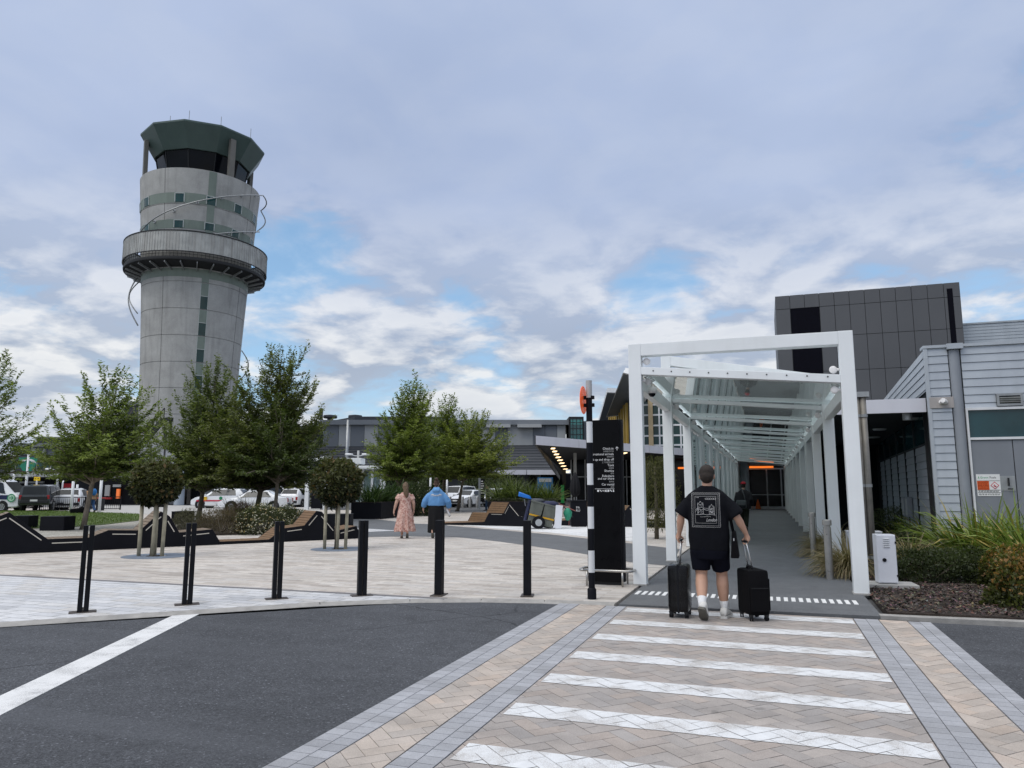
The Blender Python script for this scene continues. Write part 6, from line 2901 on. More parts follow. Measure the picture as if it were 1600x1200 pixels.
# bed at the silver building: bark mulch
BED = [(1.30, 10.18), (1.75, 10.2), (8, 10.52), (22, 11.17), (22, 17.58), (XC, 17.55), (XC - .1, 19.5), (1.45, 19.5)]
mb = MB()
mb.prism(BED, -.02, .07)
o = mb.build('bark_bed', M('bark_mulch_base', (.045, .034, .028), .95, var=.5, scale=26, bump=1.0, bscale=70))
struct(o)
random.seed(8)
mb = MB()
chips = [(.065, .043, .032), (.10, .065, .048), (.035, .026, .022), (.14, .105, .085), (.052, .04, .036), (.20, .165, .14)]
for k in range(15000):
    x, y = random.uniform(1.28, 7.8), random.uniform(10.2, 15.5) if random.random() < .25 else random.uniform(10.2, 13.2)
    if y < 10.2 + max(0, x - 1.75) * .055 + .02:
        continue
    if x < 1.36 and 11.9 < y < 12.2:
        continue
    s = random.uniform(.02, .06)
    mb.col = tuple(c * random.uniform(.7, 1.3) for c in random.choice(chips[:5] if random.random() < .95 else chips))
    e = Euler((random.uniform(-.5, .5), random.uniform(-.5, .5), random.uniform(0, 6.3))).to_matrix()
    c = Vector((x, y, .07 + random.uniform(0, .03)))
    w2 = s * random.uniform(.25, .5)
    mb.quad(c + e @ Vector((-s / 2, -w2 / 2, 0)), c + e @ Vector((s / 2, -w2 / 2, .004)), c + e @ Vector((s / 2 * .8, w2 / 2, 0)), c + e @ Vector((-s / 2, w2 / 2, .004)))
o = mb.build('bark_mulch', M_attr('bark_chip', .85, 0, .15, 30))
o['kind'] = 'stuff'
for k, (px, py, rx, ry, h, n, lab) in enumerate(((1458, 905, .75, .55, .50, 7000, 'dark green mounded shrub in front of the flax, behind the bark'), (1432, 872, .7, .55, .60, 5200, 'dark green mounded shrub behind the white cabinet'),
                                               (1520, 900, .65, .5, .42, 5200, 'dark green low shrub beside the copper tipped bush'), (1400, 845, .9, .7, .85, 5000, 'dark green shrub in the shade of the porch'), (1335, 820, .6, .6, 1.0, 3200, 'dark green shrub seen between the canopy posts'))):
    p = gp(px, py, .07)
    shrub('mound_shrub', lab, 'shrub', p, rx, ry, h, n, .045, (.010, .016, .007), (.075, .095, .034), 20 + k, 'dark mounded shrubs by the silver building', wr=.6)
for k, (px, py, rx, h, lab) in enumerate(((1608, 948, .46, .68, 'copper tipped green bush at the picture edge, nearer the kerb'), (1580, 915, .42, .60, 'copper tipped green bush just behind the nearer one'))):
    p = gp(px, py, .07)
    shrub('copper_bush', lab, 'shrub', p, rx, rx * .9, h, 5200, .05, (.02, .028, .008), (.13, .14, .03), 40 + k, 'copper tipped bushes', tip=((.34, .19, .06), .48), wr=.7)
for k, (px, py, n, ln, lab) in enumerate(((1530, 886, 420, 1.45, 'large arching green flax in front of the grey door'), (1600, 892, 420, 1.45, 'large arching green flax at the picture edge'), (1480, 862, 330, 1.2, 'green flax below the silver corner wall'), (1432, 845, 240, 1.1, 'green flax beside the dark louvred wall'),
                                         (1562, 858, 330, 1.35, 'green flax close to the grey door'), (1650, 905, 300, 1.35, 'green flax beyond the copper bush'), (1510, 848, 280, 1.2, 'green flax below the round grey column'))):
    p = gp(px, py, .07)
    tuft('flax_clump', lab, 'flax', p, n, ln, .058, (.05, .09, .018), (.30, .38, .09), 60 + k, .95, 'green flax clumps by the silver building', .52, 1.1, ((.38, .30, .09), .14))
for k, (px, py, lab) in enumerate(((1330, 897, 'straw coloured tussock grass at the foot of the front canopy post'), (1425, 893, 'straw coloured tussock grass behind the white cabinet'), (1300, 868, 'straw coloured tussock grass behind the steel bollard'))):
    p = gp(px, py, .07)
    tuft('tussock_grass', lab, 'grass tussock', p, 1500, .86, .014, (.085, .085, .03), (.40, .32, .17), 80 + k, 1.0, 'straw tussocks along the walkway', .17, 2.0, ((.36, .28, .18), .25), None, 5)

# lawn with its own short blades
LAWN = [gp(-260, 829), gp(60, 827), gp(120, 824.5), gp(165, 821), gp(215, 815), gp(222, 811), gp(216, 804.5), gp(100, 800), gp(-260, 797)]
mb = MB()
mb.prism([(p.x, p.y) for p in LAWN], .0, .06)


def M_lawn():
    m, nt, b = _nodes('lawn_turf')
    v = objco(nt)
    n1 = noise(nt, v, .25, 4, .6)
    n2 = noise(nt, v, 8, 4, .6)
    n3 = noise(nt, v, 60, 2, .6)
    f = math_n(nt, 'ADD', math_n(nt, 'MULTIPLY', n1.outputs[0], .5), math_n(nt, 'MULTIPLY', n2.outputs[0], .5))
    c = mixrgb(nt, remap(nt, f, .35, .65), (.06, .10, .018), (.12, .17, .032))
    c = mixrgb(nt, 1.0, c, remap(nt, n3.outputs[0], .3, .7, .7, 1.25), 'MULTIPLY')
    L(nt, c, b.inputs['Base Color'])
    b.inputs['Roughness'].default_value = .8
    add_bump(nt, b, n3.outputs[0], .8, .04)
    return m


struct(mb.build('lawn', M_lawn()))
rg = np.random.default_rng(2)
lv = Leaves(2)
xs_, ys_ = [p.x for p in LAWN], [p.y for p in LAWN]


def inside(x, y, poly):
    c = False
    for i in range(len(poly)):
        a, b = poly[i], poly[i - 1]
        if (a.y > y) != (b.y > y) and x < (b.x - a.x) * (y - a.y) / (b.y - a.y) + a.x:
            c = not c
    return c


k = 0
while k < 26000:
    x, y = rg.uniform(-52, max(xs_)), rg.uniform(min(ys_), max(ys_))
    if not inside(x, y, LAWN):
        continue
    k += 1
    s = rg.uniform(.6, 1.3)
    lv.put((x, y, .055), (rg.normal(0, .4), rg.normal(0, .4), 1), rg.uniform(.05, .10), (.10 * s, .15 * s, .028 * s), (rg.normal(), rg.normal(), .2))
o = bpy.data.objects.new('grass', lv.mesh('grass', m_leaf, .25, .1))
COL.objects.link(o)
o['kind'] = 'stuff'
mb = MB()
GRV = [gp(50, 842), gp(160, 838), gp(235, 825), gp(232, 815), gp(214, 815.5), gp(165, 821.5), gp(120, 825), gp(60, 827.5)]
mb.prism([(p.x, p.y) for p in GRV], .0, .045)
m_gravel = M_asphalt('pale_gravel', (.36, .345, .31), .45, 120)
struct(mb.build('gravel_strip', m_gravel))
# pavement and road beyond the lawn
mb = MB()
q = [gp(100, 799.7), gp(218, 804), gp(330, 806), gp(500, 800), gp(500, 792), gp(240, 790), gp(130, 791)]
mb.prism([(p.x, p.y) for p in q], -.02, .04)
struct(mb.build('pavement', m_conc))

# flowering bed behind the lounger
mb = MB()
q = [gp(268, 832), gp(330, 838), gp(440, 836), gp(480, 826), gp(462, 812), gp(290, 816)]
mb.prism([(p.x, p.y) for p in q], .0, .09)
struct(mb.build('soil_bed', m_soil))
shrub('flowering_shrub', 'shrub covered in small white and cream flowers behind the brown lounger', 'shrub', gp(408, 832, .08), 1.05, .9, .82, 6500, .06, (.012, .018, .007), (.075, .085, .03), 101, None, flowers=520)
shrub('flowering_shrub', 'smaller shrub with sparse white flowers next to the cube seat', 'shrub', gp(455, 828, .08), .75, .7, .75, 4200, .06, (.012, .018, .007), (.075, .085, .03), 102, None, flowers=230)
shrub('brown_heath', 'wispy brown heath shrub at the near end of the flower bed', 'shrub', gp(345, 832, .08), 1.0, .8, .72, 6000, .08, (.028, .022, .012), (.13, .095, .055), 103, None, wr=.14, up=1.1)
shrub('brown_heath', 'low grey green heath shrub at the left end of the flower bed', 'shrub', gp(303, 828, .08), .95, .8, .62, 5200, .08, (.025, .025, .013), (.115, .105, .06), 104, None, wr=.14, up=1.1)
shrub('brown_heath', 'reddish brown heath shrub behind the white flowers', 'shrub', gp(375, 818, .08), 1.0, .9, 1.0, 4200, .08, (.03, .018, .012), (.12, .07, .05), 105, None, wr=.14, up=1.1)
for k, (px, py, ln, lab) in enumerate(((388, 816, 1.35, 'bright green grassy clump above the white flowers'), (366, 814, 1.2, 'bright green grassy clump above the heath'), (412, 815, 1.2, 'bright green grassy clump left of the thin stem'))):
    tuft('grass_clump', lab, 'grass clump', gp(px, py, .08), 420, ln, .022, (.04, .06, .012), (.17, .20, .05), 120 + k, .9, 'green clumps in the flower bed', .35, 1.2)

# long dark planter hedge
pa, pb2 = gp(548, 811, PZ), gp(652, 801, PZ)
t = empty('hedge_planter', 'long black planter wall below the dark green hedge', 'planter', (0, 0, 0))
mb = MB()
dv = (pb2 - pa).normalized()
nv2 = Vector((-dv.y, dv.x, 0))
nv2 = nv2 if nv2.y > 0 else -nv2
mb.prism([tuple(pa[:2]), tuple(pb2[:2]), tuple((pb2 + nv2 * 1.6)[:2]), tuple((pa + nv2 * 1.6)[:2])], .03, .85)
mb.build('wall', m_blk2, t, fix=True)
mb = MB()
mb.prism([tuple((pa + nv2 * .08)[:2]), tuple((pb2 + nv2 * .08)[:2]), tuple((pb2 + nv2 * 1.5)[:2]), tuple((pa + nv2 * 1.5)[:2])], .85, .87)
mb.build('soil', m_soil, t, fix=True)
nh = 9
for k in range(nh):
    q = pa.lerp(pb2, (k + .5) / nh) + nv2 * .8
    tuft('hedge_flax', 'dark green flax in the long black planter behind the strolling women', 'flax', (q.x, q.y, .86), 150, 1.35, .05, (.012, .028, .008), (.06, .10, .025), 140 + k, .9, 'flax row in the long black planter', .55, .9, None, m_leafg)
shrub('camellia_shrub', 'dark shrub with white flowers between the two strolling women', 'shrub', gp(655, 806, .03), 1.0, 1.0, 1.9, 5200, .10, (.010, .018, .008), (.06, .08, .03), 161, None, m_leafg, flowers=90)

# raised planter with flax by the lounger
pa, pb2 = gp(762, 806, PZ), gp(868, 808, PZ)
t = empty('flax_planter', 'raised black planter with flax behind the zigzag lounger', 'planter', (0, 0, 0))
mb = MB()
mb.prism([tuple(pa[:2]), tuple(pb2[:2]), (pb2.x - .6, pb2.y + 2.2), (pa.x - .6, pa.y + 2.2)], .03, .82)
mb.build('wall', m_blk2, t, fix=True)
mb = MB()
mb.prism([(pa.x, pa.y + .08), (pb2.x - .1, pb2.y + .08), (pb2.x - .7, pb2.y + 2.1), (pa.x - .5, pa.y + 2.1)], .82, .85)
mb.build('soil', m_soil, t, fix=True)
for k, (f, ln, lab) in enumerate(((.16, 1.6, 'spiky green flax at the signpost end of the raised planter'), (.38, 1.75, 'tallest spiky green flax in the raised planter'), (.62, 1.5, 'spiky green flax in the middle of the raised planter'), (.88, 1.35, 'spiky green flax above the blue dustpan'))):
    q = pa.lerp(pb2, f)
    tuft('flax_clump', lab, 'flax', (q.x - .2, q.y + 1.1, .84), 230, ln, .045, (.035, .06, .012), (.16, .20, .05), 170 + k, 1.0, 'flax in the raised planter', .4, .8)
lv = Leaves(9)
rg = np.random.default_rng(9)
for k in range(5000):
    f = rg.uniform(0, 1)
    q = pa.lerp(pb2, f)
    s = rg.uniform(.5, 1.2)
    lv.put((q.x - .1 + rg.normal(0, .06), q.y + .12 + abs(rg.normal(0, .3)), .84 + rg.uniform(0, .14)), tuple(rg.normal(0, 1, 3)), rg.uniform(.06, .1), (.09 * s, .105 * s, .055 * s), tuple(rg.normal(0, 1, 3)))
o = bpy.data.objects.new('ground_cover', lv.mesh('ground_cover', m_leaf))
COL.objects.link(o)
o['kind'] = 'stuff'
# background greenery behind the parked cars
for k, (px, py, d, rx, h, lab) in enumerate(((468, 788, 62, 1.6, 2.6, 'yellow green bush behind the distant banded pole'), (448, 788, 66, 1.8, 2.9, 'dull green bush behind the parked white hatchback'), (660, 785, 64, 2.2, 2.6, 'dark bush below the terminal behind the women'), (640, 785, 58, 2.0, 2.5, 'dark bush beside the glass shelter'), (790, 780, 70, 3.0, 3.0, 'dark bush behind the raised flax planter'), (752, 783, 72, 3.0, 2.8, 'dark bush behind the parked cars'))):
    p = at(px, py, d)
    yel = k < 1
    shrub('bush', lab, 'shrub', (p.x, p.y, 0), rx, rx, h, 3200, .16, (.012, .02, .007), (.16, .16, .03) if yel else (.06, .075, .025), 200 + k, 'bushes behind the car park')
# ---------------------------------------------------------------- people
m_skin = M('skin', (.46, .27, .19), .5, var=.07, scale=6, spec=.35)
m_skin2 = M('skin_light', (.50, .31, .235), .5, var=.07, scale=6, spec=.35)
m_hair = M('hair_dark_brown', (.022, .015, .011), .6, var=.35, scale=40, bump=.5, bscale=160)
m_hair2 = M('hair_brown_blond', (.13, .085, .05), .55, var=.4, scale=30, bump=.5, bscale=120)
m_tee = M('tee_black', (.007, .0075, .010), .9, var=.2, scale=5, spec=.08, bump=.15, bscale=300)
m_short = M('shorts_navy', (.005, .0055, .010), .9, var=.2, scale=5, spec=.08, bump=.15, bscale=300)
m_sock = M('sock_white', (.72, .72, .72), .9, var=.06, scale=40, bump=.3, bscale=200)
m_shoe = M('shoe_white', (.62, .61, .58), .6, var=.08, scale=20)
m_sole = M('sole_grey', (.12, .115, .10), .8, var=.2, scale=40, bump=.4, bscale=120)
m_print = M('print_white', (.52, .52, .52), .8, var=.15, scale=60)


def ell(cx, cy, cz, rx, ry, n=20, e=2.3, tilt=(0, 0)):
    """superellipse ring"""
    out_ = []
    for k in range(n):
        a = 2 * math.pi * k / n
        c, s = math.cos(a), math.sin(a)
        x = rx * math.copysign(abs(c) ** (2 / e), c)
        y = ry * math.copysign(abs(s) ** (2 / e), s)
        out_.append((cx + x, cy + y, cz + tilt[0] * x + tilt[1] * y))
    return out_


def stack(mb, rows, n=20, e=2.3):
    """rows (cx, cy, z, rx, ry[, tiltx, tilty]) lofted upward"""
    mb.rings([ell(r[0], r[1], r[2], r[3], r[4], n, e, (r[5] if len(r) > 5 else 0, r[6] if len(r) > 6 else 0)) for r in rows])


def ball(mb, c, r, n=14, m=9):
    rx, ry, rz = r if isinstance(r, tuple) else (r, r, r)
    mb.rings([[(c[0] + rx * math.sin(math.pi * i / m) * math.cos(2 * math.pi * k / n), c[1] + ry * math.sin(math.pi * i / m) * math.sin(2 * math.pi * k / n), c[2] - rz * math.cos(math.pi * i / m)) for k in range(n)] for i in range(1, m)])


def fuse(name, mb, mat, parent, vox, smooth=6, wr=0.0, wscale=6.0, seed=0):
    """melt overlapping closed shapes into one continuous skin"""
    me = mb.mesh(name, [mat])
    bm = bmesh.new()
    bm.from_mesh(me)
    bmesh.ops.recalc_face_normals(bm, faces=bm.faces)
    bm.to_mesh(me)
    bm.free()
    o = bpy.data.objects.new(name, me)
    md = o.modifiers.new('r', 'REMESH')
    md.mode = 'VOXEL'
    md.voxel_size = vox
    if smooth:
        ms_ = o.modifiers.new('s', 'SMOOTH')
        ms_.factor = .5
        ms_.iterations = smooth
    eval_copy(o)
    COL.objects.link(o)
    me = o.data
    if wr:
        buf = []
        for v in me.vertices:
            p, nv_ = v.co, v.normal
            d = mnoise.noise(Vector((p.x * wscale + seed, p.y * wscale, p.z * wscale * .45))) + .5 * mnoise.noise(Vector((p.x * wscale * 2.3, p.y * wscale * 2.3 + seed, p.z * wscale * 1.1)))
            buf.extend(p + nv_ * d * wr)
        me.vertices.foreach_set('co', buf)
    me.polygons.foreach_set('use_smooth', [True] * len(me.polygons))
    me.update()
    if not me.materials:
        me.materials.append(mat)
    if parent is not None:
        o.parent = parent
    return o


def head(mb, c, s=1.0, look=0.0):
    """skull, jaw, nose, ears; c = centre, faces +y"""
    x, y, z = c
    T = Matrix.Translation(c) @ Matrix.Rotation(look, 4, 'Z')
    b = MB()
    ball(b, (0, 0, .025 * s), (.076 * s, .096 * s, .098 * s), 18, 12)
    stack(b, [(0, .03 * s, -.115 * s, .030 * s, .030 * s), (0, .025 * s, -.095 * s, .048 * s, .055 * s), (0, .015 * s, -.05 * s, .063 * s, .075 * s), (0, .01 * s, 0, .070 * s, .085 * s)], 16)
    ball(b, (0, .098 * s, -.018 * s), (.014 * s, .022 * s, .024 * s), 10, 7)
    ball(b, (0, .083 * s, -.066 * s), (.024 * s, .016 * s, .010 * s), 10, 7)
    for q in (-1, 1):
        ball(b, (q * .030 * s, .078 * s, .018 * s), (.016 * s, .012 * s, .010 * s), 8, 6)
        ball(b, (q * .080 * s, -.005 * s, -.01 * s), (.012 * s, .022 * s, .034 * s), 10, 7)
    mb.add(b.v, b.f, T)


def hand_grip(mb, g, side, wrist):
    """hand closed on a fore-and-aft grip at g; side +1 = right hand"""
    G = Vector(g)
    w_ = Vector(wrist)
    o = lambda a, y, z: G + Vector((side * a, y, z))
    mb.tube([w_, w_.lerp(o(.032, 0, .045), .55), o(.034, 0, .040), o(.036, 0, .008)], [.027, .030, .036, .030], 12)
    mb.tube([o(.030, -.03, .035), o(.030, .03, .035)], .022, 10)
    for k, (y, l) in enumerate(((-.033, .82), (-.011, .95), (.011, 1.0), (.033, .92))):
        mb.tube([o(.036, y, .028), o(.040, y, .0), o(.024, y * .96, -.030 * l), o(-.008, y * .94, -.033 * l), o(-.026 * l, y * .92, -.014)], [.0105, .0105, .0098, .0092, .0075], 8)
    mb.tube([o(.022, .036, .05), o(-.004, .050, .032), o(-.022, .036, .014), o(-.024, .014, .012)], [.013, .0125, .011, .009], 8)


def hand_rel(mb, wrist, d, side, s=1.0, palm_in=True):
    """relaxed half open hand continuing direction d from the wrist"""
    w_, d = Vector(wrist), Vector(d).normalized()
    fwd = Vector((0, 1, 0))
    fwd = (fwd - d * fwd.dot(d)).normalized()
    inn = Vector((-side, 0, 0))
    inn = (inn - d * inn.dot(d)).normalized()
    q = lambda a, f, i: w_ + d * a * s + fwd * f * s + inn * i * s
    mb.tube([q(-.01, 0, 0), q(.03, 0, .002), q(.075, 0, .004)], [.024 * s, .030 * s, .026 * s], 10)
    mb.tube([q(.06, -.028, .002), q(.06, .028, .002)], .016 * s, 8)
    for f, l in ((-.031, .78), (-.010, .95), (.011, 1.0), (.032, .90)):
        mb.tube([q(.075, f, .002), q(.075 + .038 * l, f * 1.05, .008), q(.075 + .068 * l, f * 1.05, .024), q(.075 + .085 * l, f, .045)], [.0105 * s, .010 * s, .009 * s, .0075 * s], 8)
    mb.tube([q(.02, .026, .006), q(.05, .050, .016), q(.078, .050, .030)], [.013 * s, .012 * s, .009 * s], 8)


def shoe(par, heel, toe, wdt, hgt, mats, up=(0, 0, 1), name='shoe'):
    """trainer from heel to toe point along its sole"""
    h, t = Vector(heel), Vector(toe)
    d = t - h
    ln = d.length
    d.normalize()
    u = Vector(up)
    u = (u - d * u.dot(d)).normalized()
    s = d.cross(u)
    prof = [(-.03, .62, .75), (.05, .80, 1.0), (.25, .84, 1.0), (.42, .84, .86), (.6, .98, .66), (.8, 1.0, .48), (.95, .80, .38), (1.02, .45, .26)]
    P_ = lambda f, x, z: h + d * ln * f + s * x * wdt * .5 + u * z
    mb = MB()
    rr = []
    for f, w_, hh in prof:
        ring = []
        for k in range(14):
            a = 2 * math.pi * k / 14
            ring.append(P_(f, w_ * math.copysign(abs(math.cos(a)) ** .7, math.cos(a)), .022 + (hgt * hh - .022) * (.5 + .5 * math.sin(a))))
        rr.append(ring)
    mb.rings(rr)
    o = mb.build(name, mats[0], par, smooth=True)
    mb = MB()
    pts = [(-.04, .55), (.02, .84), (.25, .88), (.45, .84), (.65, 1.02), (.82, 1.02), (.97, .78), (1.04, .40)]
    poly = [P_(f, w_, 0) for f, w_ in pts] + [P_(f, -w_, 0) for f, w_ in reversed(pts)]
    n = len(poly)
    top = [p + u * .028 for p in poly]
    mb.add(poly + top, [tuple(reversed(range(n))), tuple(range(n, 2 * n))] + [(i, (i + 1) % n, n + (i + 1) % n, n + i) for i in range(n)])
    sl_ = mb.build('sole', mats[1], o, fix=True)
    sl_.parent = o
    return o


# ---- man with two suitcases
MX, MY = -.70, 9.33
mn = empty('person', 'man in black printed t-shirt, navy shorts and white trainers walking between two black suitcases', 'person', (MX, MY, .016), 0)
GL, GR = (-.335, .055, .905), (.405, .085, .905)
WL, WR = (-.352, .035, 1.0), (.425, .065, 1.0)
hipL, hipR = (-.105, 0, .90), (.105, .0, .90)
kneL, kneR = (-.105, .02, .50), (.125, .125, .50)
ankL, ankR = (-.088, -.235, .185), (.142, .125, .10)
mb = MB()
head(mb, (0, .035, 1.685), 1.06, R(4))
mb.tube([(0, -.005, 1.46), (0, .0, 1.54), (0, .012, 1.63)], [.075, .062, .060], 14)
stack(mb, [(0, 0, .84, .15, .11), (0, 0, .95, .175, .125), (0, .0, 1.08, .165, .125), (0, -.005, 1.25, .185, .125), (0, -.01, 1.38, .180, .11), (0, -.01, 1.46, .11, .075)])
for sh_, el_, wr_, sd_ in (((-.175, -.01, 1.395), (-.318, -.035, 1.19), WL, -1), ((.175, -.01, 1.395), (.338, -.04, 1.19), WR, 1)):
    S, E, W2 = Vector(sh_), Vector(el_), Vector(wr_)
    mb.tube([S, S.lerp(E, .35), S.lerp(E, .75), E, E.lerp(W2, .3), E.lerp(W2, .7), W2], [.058, .058, .050, .044, .047, .037, .028], 14)
hand_grip(mb, GL, -1, WL)
hand_grip(mb, GR, 1, WR)
for h_, k_, a_ in ((hipL, kneL, ankL), (hipR, kneR, ankR)):
    H_, K_, A_ = Vector(h_), Vector(k_), Vector(a_)
    back = Vector((0, -.012, 0))
    mb.tube([H_, H_.lerp(K_, .35), H_.lerp(K_, .75), K_, K_.lerp(A_, .28) + back, K_.lerp(A_, .55) + back * .7, K_.lerp(A_, .85), A_], [.105, .098, .080, .068, .073, .064, .045, .039], 16)
fuse('body', mb, m_skin, mn, .0068, 3)
# hair: close cropped, full at the back down to the nape
mb = MB()
ball(mb, (0, .012, 1.722), (.091, .108, .101), 20, 12)
ball(mb, (0, -.030, 1.675), (.082, .078, .085), 18, 10)
ball(mb, (0, -.036, 1.640), (.056, .048, .052), 14, 8)
fuse('hair', mb, m_hair, mn, .007, 2, .003, 40)
# t-shirt
mb = MB()
stack(mb, [(0, 0, .80, .228, .150), (0, 0, .84, .230, .152), (.0, 0, .95, .238, .162), (0, 0, 1.08, .238, .166), (0, -.005, 1.22, .246, .164), (0, -.012, 1.34, .256, .155), (0, -.012, 1.41, .250, .138), (0, -.011, 1.455, .228, .118), (0, -.009, 1.492, .182, .102), (0, -.007, 1.525, .132, .088), (0, -.005, 1.555, .092, .078), (0, -.003, 1.566, .076, .070)], 24, 2.5)
for s in (-1, 1):
    S, E = Vector((s * .180, -.012, 1.405)), Vector((s * (.332 if s < 0 else .350), -.037, 1.19))
    d = (E - S).normalized()
    mb.tube([S - d * .05, S.lerp(E, .15), S.lerp(E, .35), S.lerp(E, .6), S.lerp(E, .86), S.lerp(E, .92)], [.055, .078, .090, .094, .098, .094], 16)
tee = fuse('t_shirt', mb, m_tee, mn, .009, 9, .010, 7.0, 2)
# shorts
mb = MB()
stack(mb, [(0, 0, .70, .19, .135), (0, 0, .78, .222, .148), (0, 0, .90, .218, .148), (0, 0, .98, .20, .14)], 22, 2.5)
for h_, k_, s in ((hipL, kneL, -1), (hipR, kneR, 1)):
    H_, K_ = Vector(h_), Vector(k_)
    mb.tube([H_.lerp(K_, -.05), H_.lerp(K_, .3), H_.lerp(K_, .6), H_.lerp(K_, .80), H_.lerp(K_, .84)], [.125, .125, .113, .106, .102], 18)
fuse('shorts', mb, m_short, mn, .009, 4, .007, 8, 5)
for nm, k_, a_ in (('sock', kneL, ankL), ('sock', kneR, ankR)):
    K_, A_ = Vector(k_), Vector(a_)
    mb = MB()
    mb.tube([A_.lerp(K_, -.06), A_.lerp(K_, .1), A_.lerp(K_, .24), A_.lerp(K_, .25)], [.043, .046, .054, .052], 16)
    mb.build('sock', m_sock, mn, smooth=True)
shoe(mn, (-.090, -.315, .150), (-.080, -.135, .0), .105, .125, (m_shoe, m_sole), up=(0, -.6, .8))
shoe(mn, (.128, .045, 0), (.185, .325, 0), .105, .125, (m_shoe, m_shoe))
# shirt print, laid on the cloth
me = tee.data
bvh = BVHTree.FromPolygons([v.co[:] for v in me.vertices], [tuple(p.vertices) for p in me.polygons])


def onshirt(x, z):
    h_, n_, _, _ = bvh.ray_cast(Vector((x, -1, z)), Vector((0, 1, 0)))
    return (h_ + Vector((0, -.0025, 0))) if h_ is not None else Vector((x, -.17, z))


pr = MB()


def line(pts, w_=.0035):
    w_ *= .55
    for a, b in zip(pts, pts[1:]):
        a, b = Vector((a[0], a[1])), Vector((b[0], b[1]))
        n = max(1, int((b - a).length / .012))
        for i in range(n):
            p, q = a.lerp(b, i / n), a.lerp(b, (i + 1) / n)
            d = (q - p)
            if d.length < 1e-6:
                continue
            d.normalize()
            nn = Vector((-d.y, d.x)) * w_ * .5
            pr.add([onshirt(*(p - nn)), onshirt(*(q - nn)), onshirt(*(q + nn)), onshirt(*(p + nn))], [(3, 2, 1, 0)])


def px2(a, b):
    """print drawing units (0..425, 0..540) to shirt x, z"""
    return (-.178 + a / 425 * .325, 1.478 - b / 540 * .40)


def rect(a0, b0, a1, b1, w_=.0035):
    line([px2(a0, b0), px2(a1, b0), px2(a1, b1), px2(a0, b1), px2(a0, b0)], w_)


zz2 = []
for k in range(31):
    zz2.append((425 * k / 30, 6 if k % 2 else -6))
for k in range(39):
    zz2.append((425 + (6 if k % 2 else -6), 540 * k / 38))
for k in range(31):
    zz2.append((425 - 425 * k / 30, 540 + (6 if k % 2 else -6)))
for k in range(39):
    zz2.append((6 if k % 2 else -6, 540 - 540 * k / 38))
line([px2(*q) for q in zz2], .004)
rect(22, 22, 403, 518, .003)
rect(52, 52, 372, 478, .0035)
random.seed(12)


def spire(cx, w_, top, base):
    line([px2(cx - w_, base), px2(cx - w_, top + 50), px2(cx - w_ * .5, top + 35), px2(cx, top), px2(cx + w_ * .5, top + 35), px2(cx + w_, top + 50), px2(cx + w_, base)], .005)
    for s in (-1, 1):
        line([px2(cx + s * w_, top + 50), px2(cx + s * w_ * .85, top + 20)], .005)
    for k in range(26):
        x, y = random.uniform(cx - w_ * .9, cx + w_ * .9), random.uniform(top + 45, base)
        line([px2(x, y), px2(x + random.uniform(-12, 12), y + random.uniform(-16, 16))], .006)
    for k in range(4):
        y = top + 60 + k * (base - top - 60) / 4
        line([px2(cx - w_, y), px2(cx + w_, y)], .004)


spire(135, 42, 130, 335)
spire(305, 38, 180, 345)
line([px2(178, 250), px2(210, 268), px2(240, 275), px2(268, 262)], .006)
line([px2(178, 238), px2(268, 246)], .004)
line([px2(60, 270), px2(92, 240)], .006)
line([px2(60, 300), px2(75, 272), px2(93, 262)], .004)
line([px2(62, 340), px2(110, 345), px2(170, 335), px2(230, 345), px2(290, 338), px2(360, 350)], .006)
for k in range(9):
    x = 130 + 18 * k
    line([px2(x, 372 + random.uniform(-8, 8)), px2(x + 14, 380 + random.uniform(-10, 10))], .005)
line([px2(70, 62), px2(70, 74), px2(85, 74)], .004)
line([px2(95, 62), px2(95, 74), px2(110, 74), px2(110, 62)], .004)
for k in range(5):
    cx = 225 + 32 * k
    line([px2(cx + 16 * math.cos(a), 92 + 14 * math.sin(a)) for a in [2 * math.pi * q / 8 for q in range(9)]], .004)
vs, fs = text_mesh('London', .055)
pr.add([onshirt(px2(215, 450)[0] + v.x * .72 + v.y * .3, px2(215, 450)[1] + v.y) for v in vs], [tuple(f) for f in fs])
pr.build('shirt_print', m_print, mn)
# watch
mb = MB()
mb.tube([Vector(WL) + Vector((.0, 0, .025)), Vector(WL) + Vector((.001, 0, .045))], .034, 16)
mb.build('wristband', m_alu, mn, smooth=True)


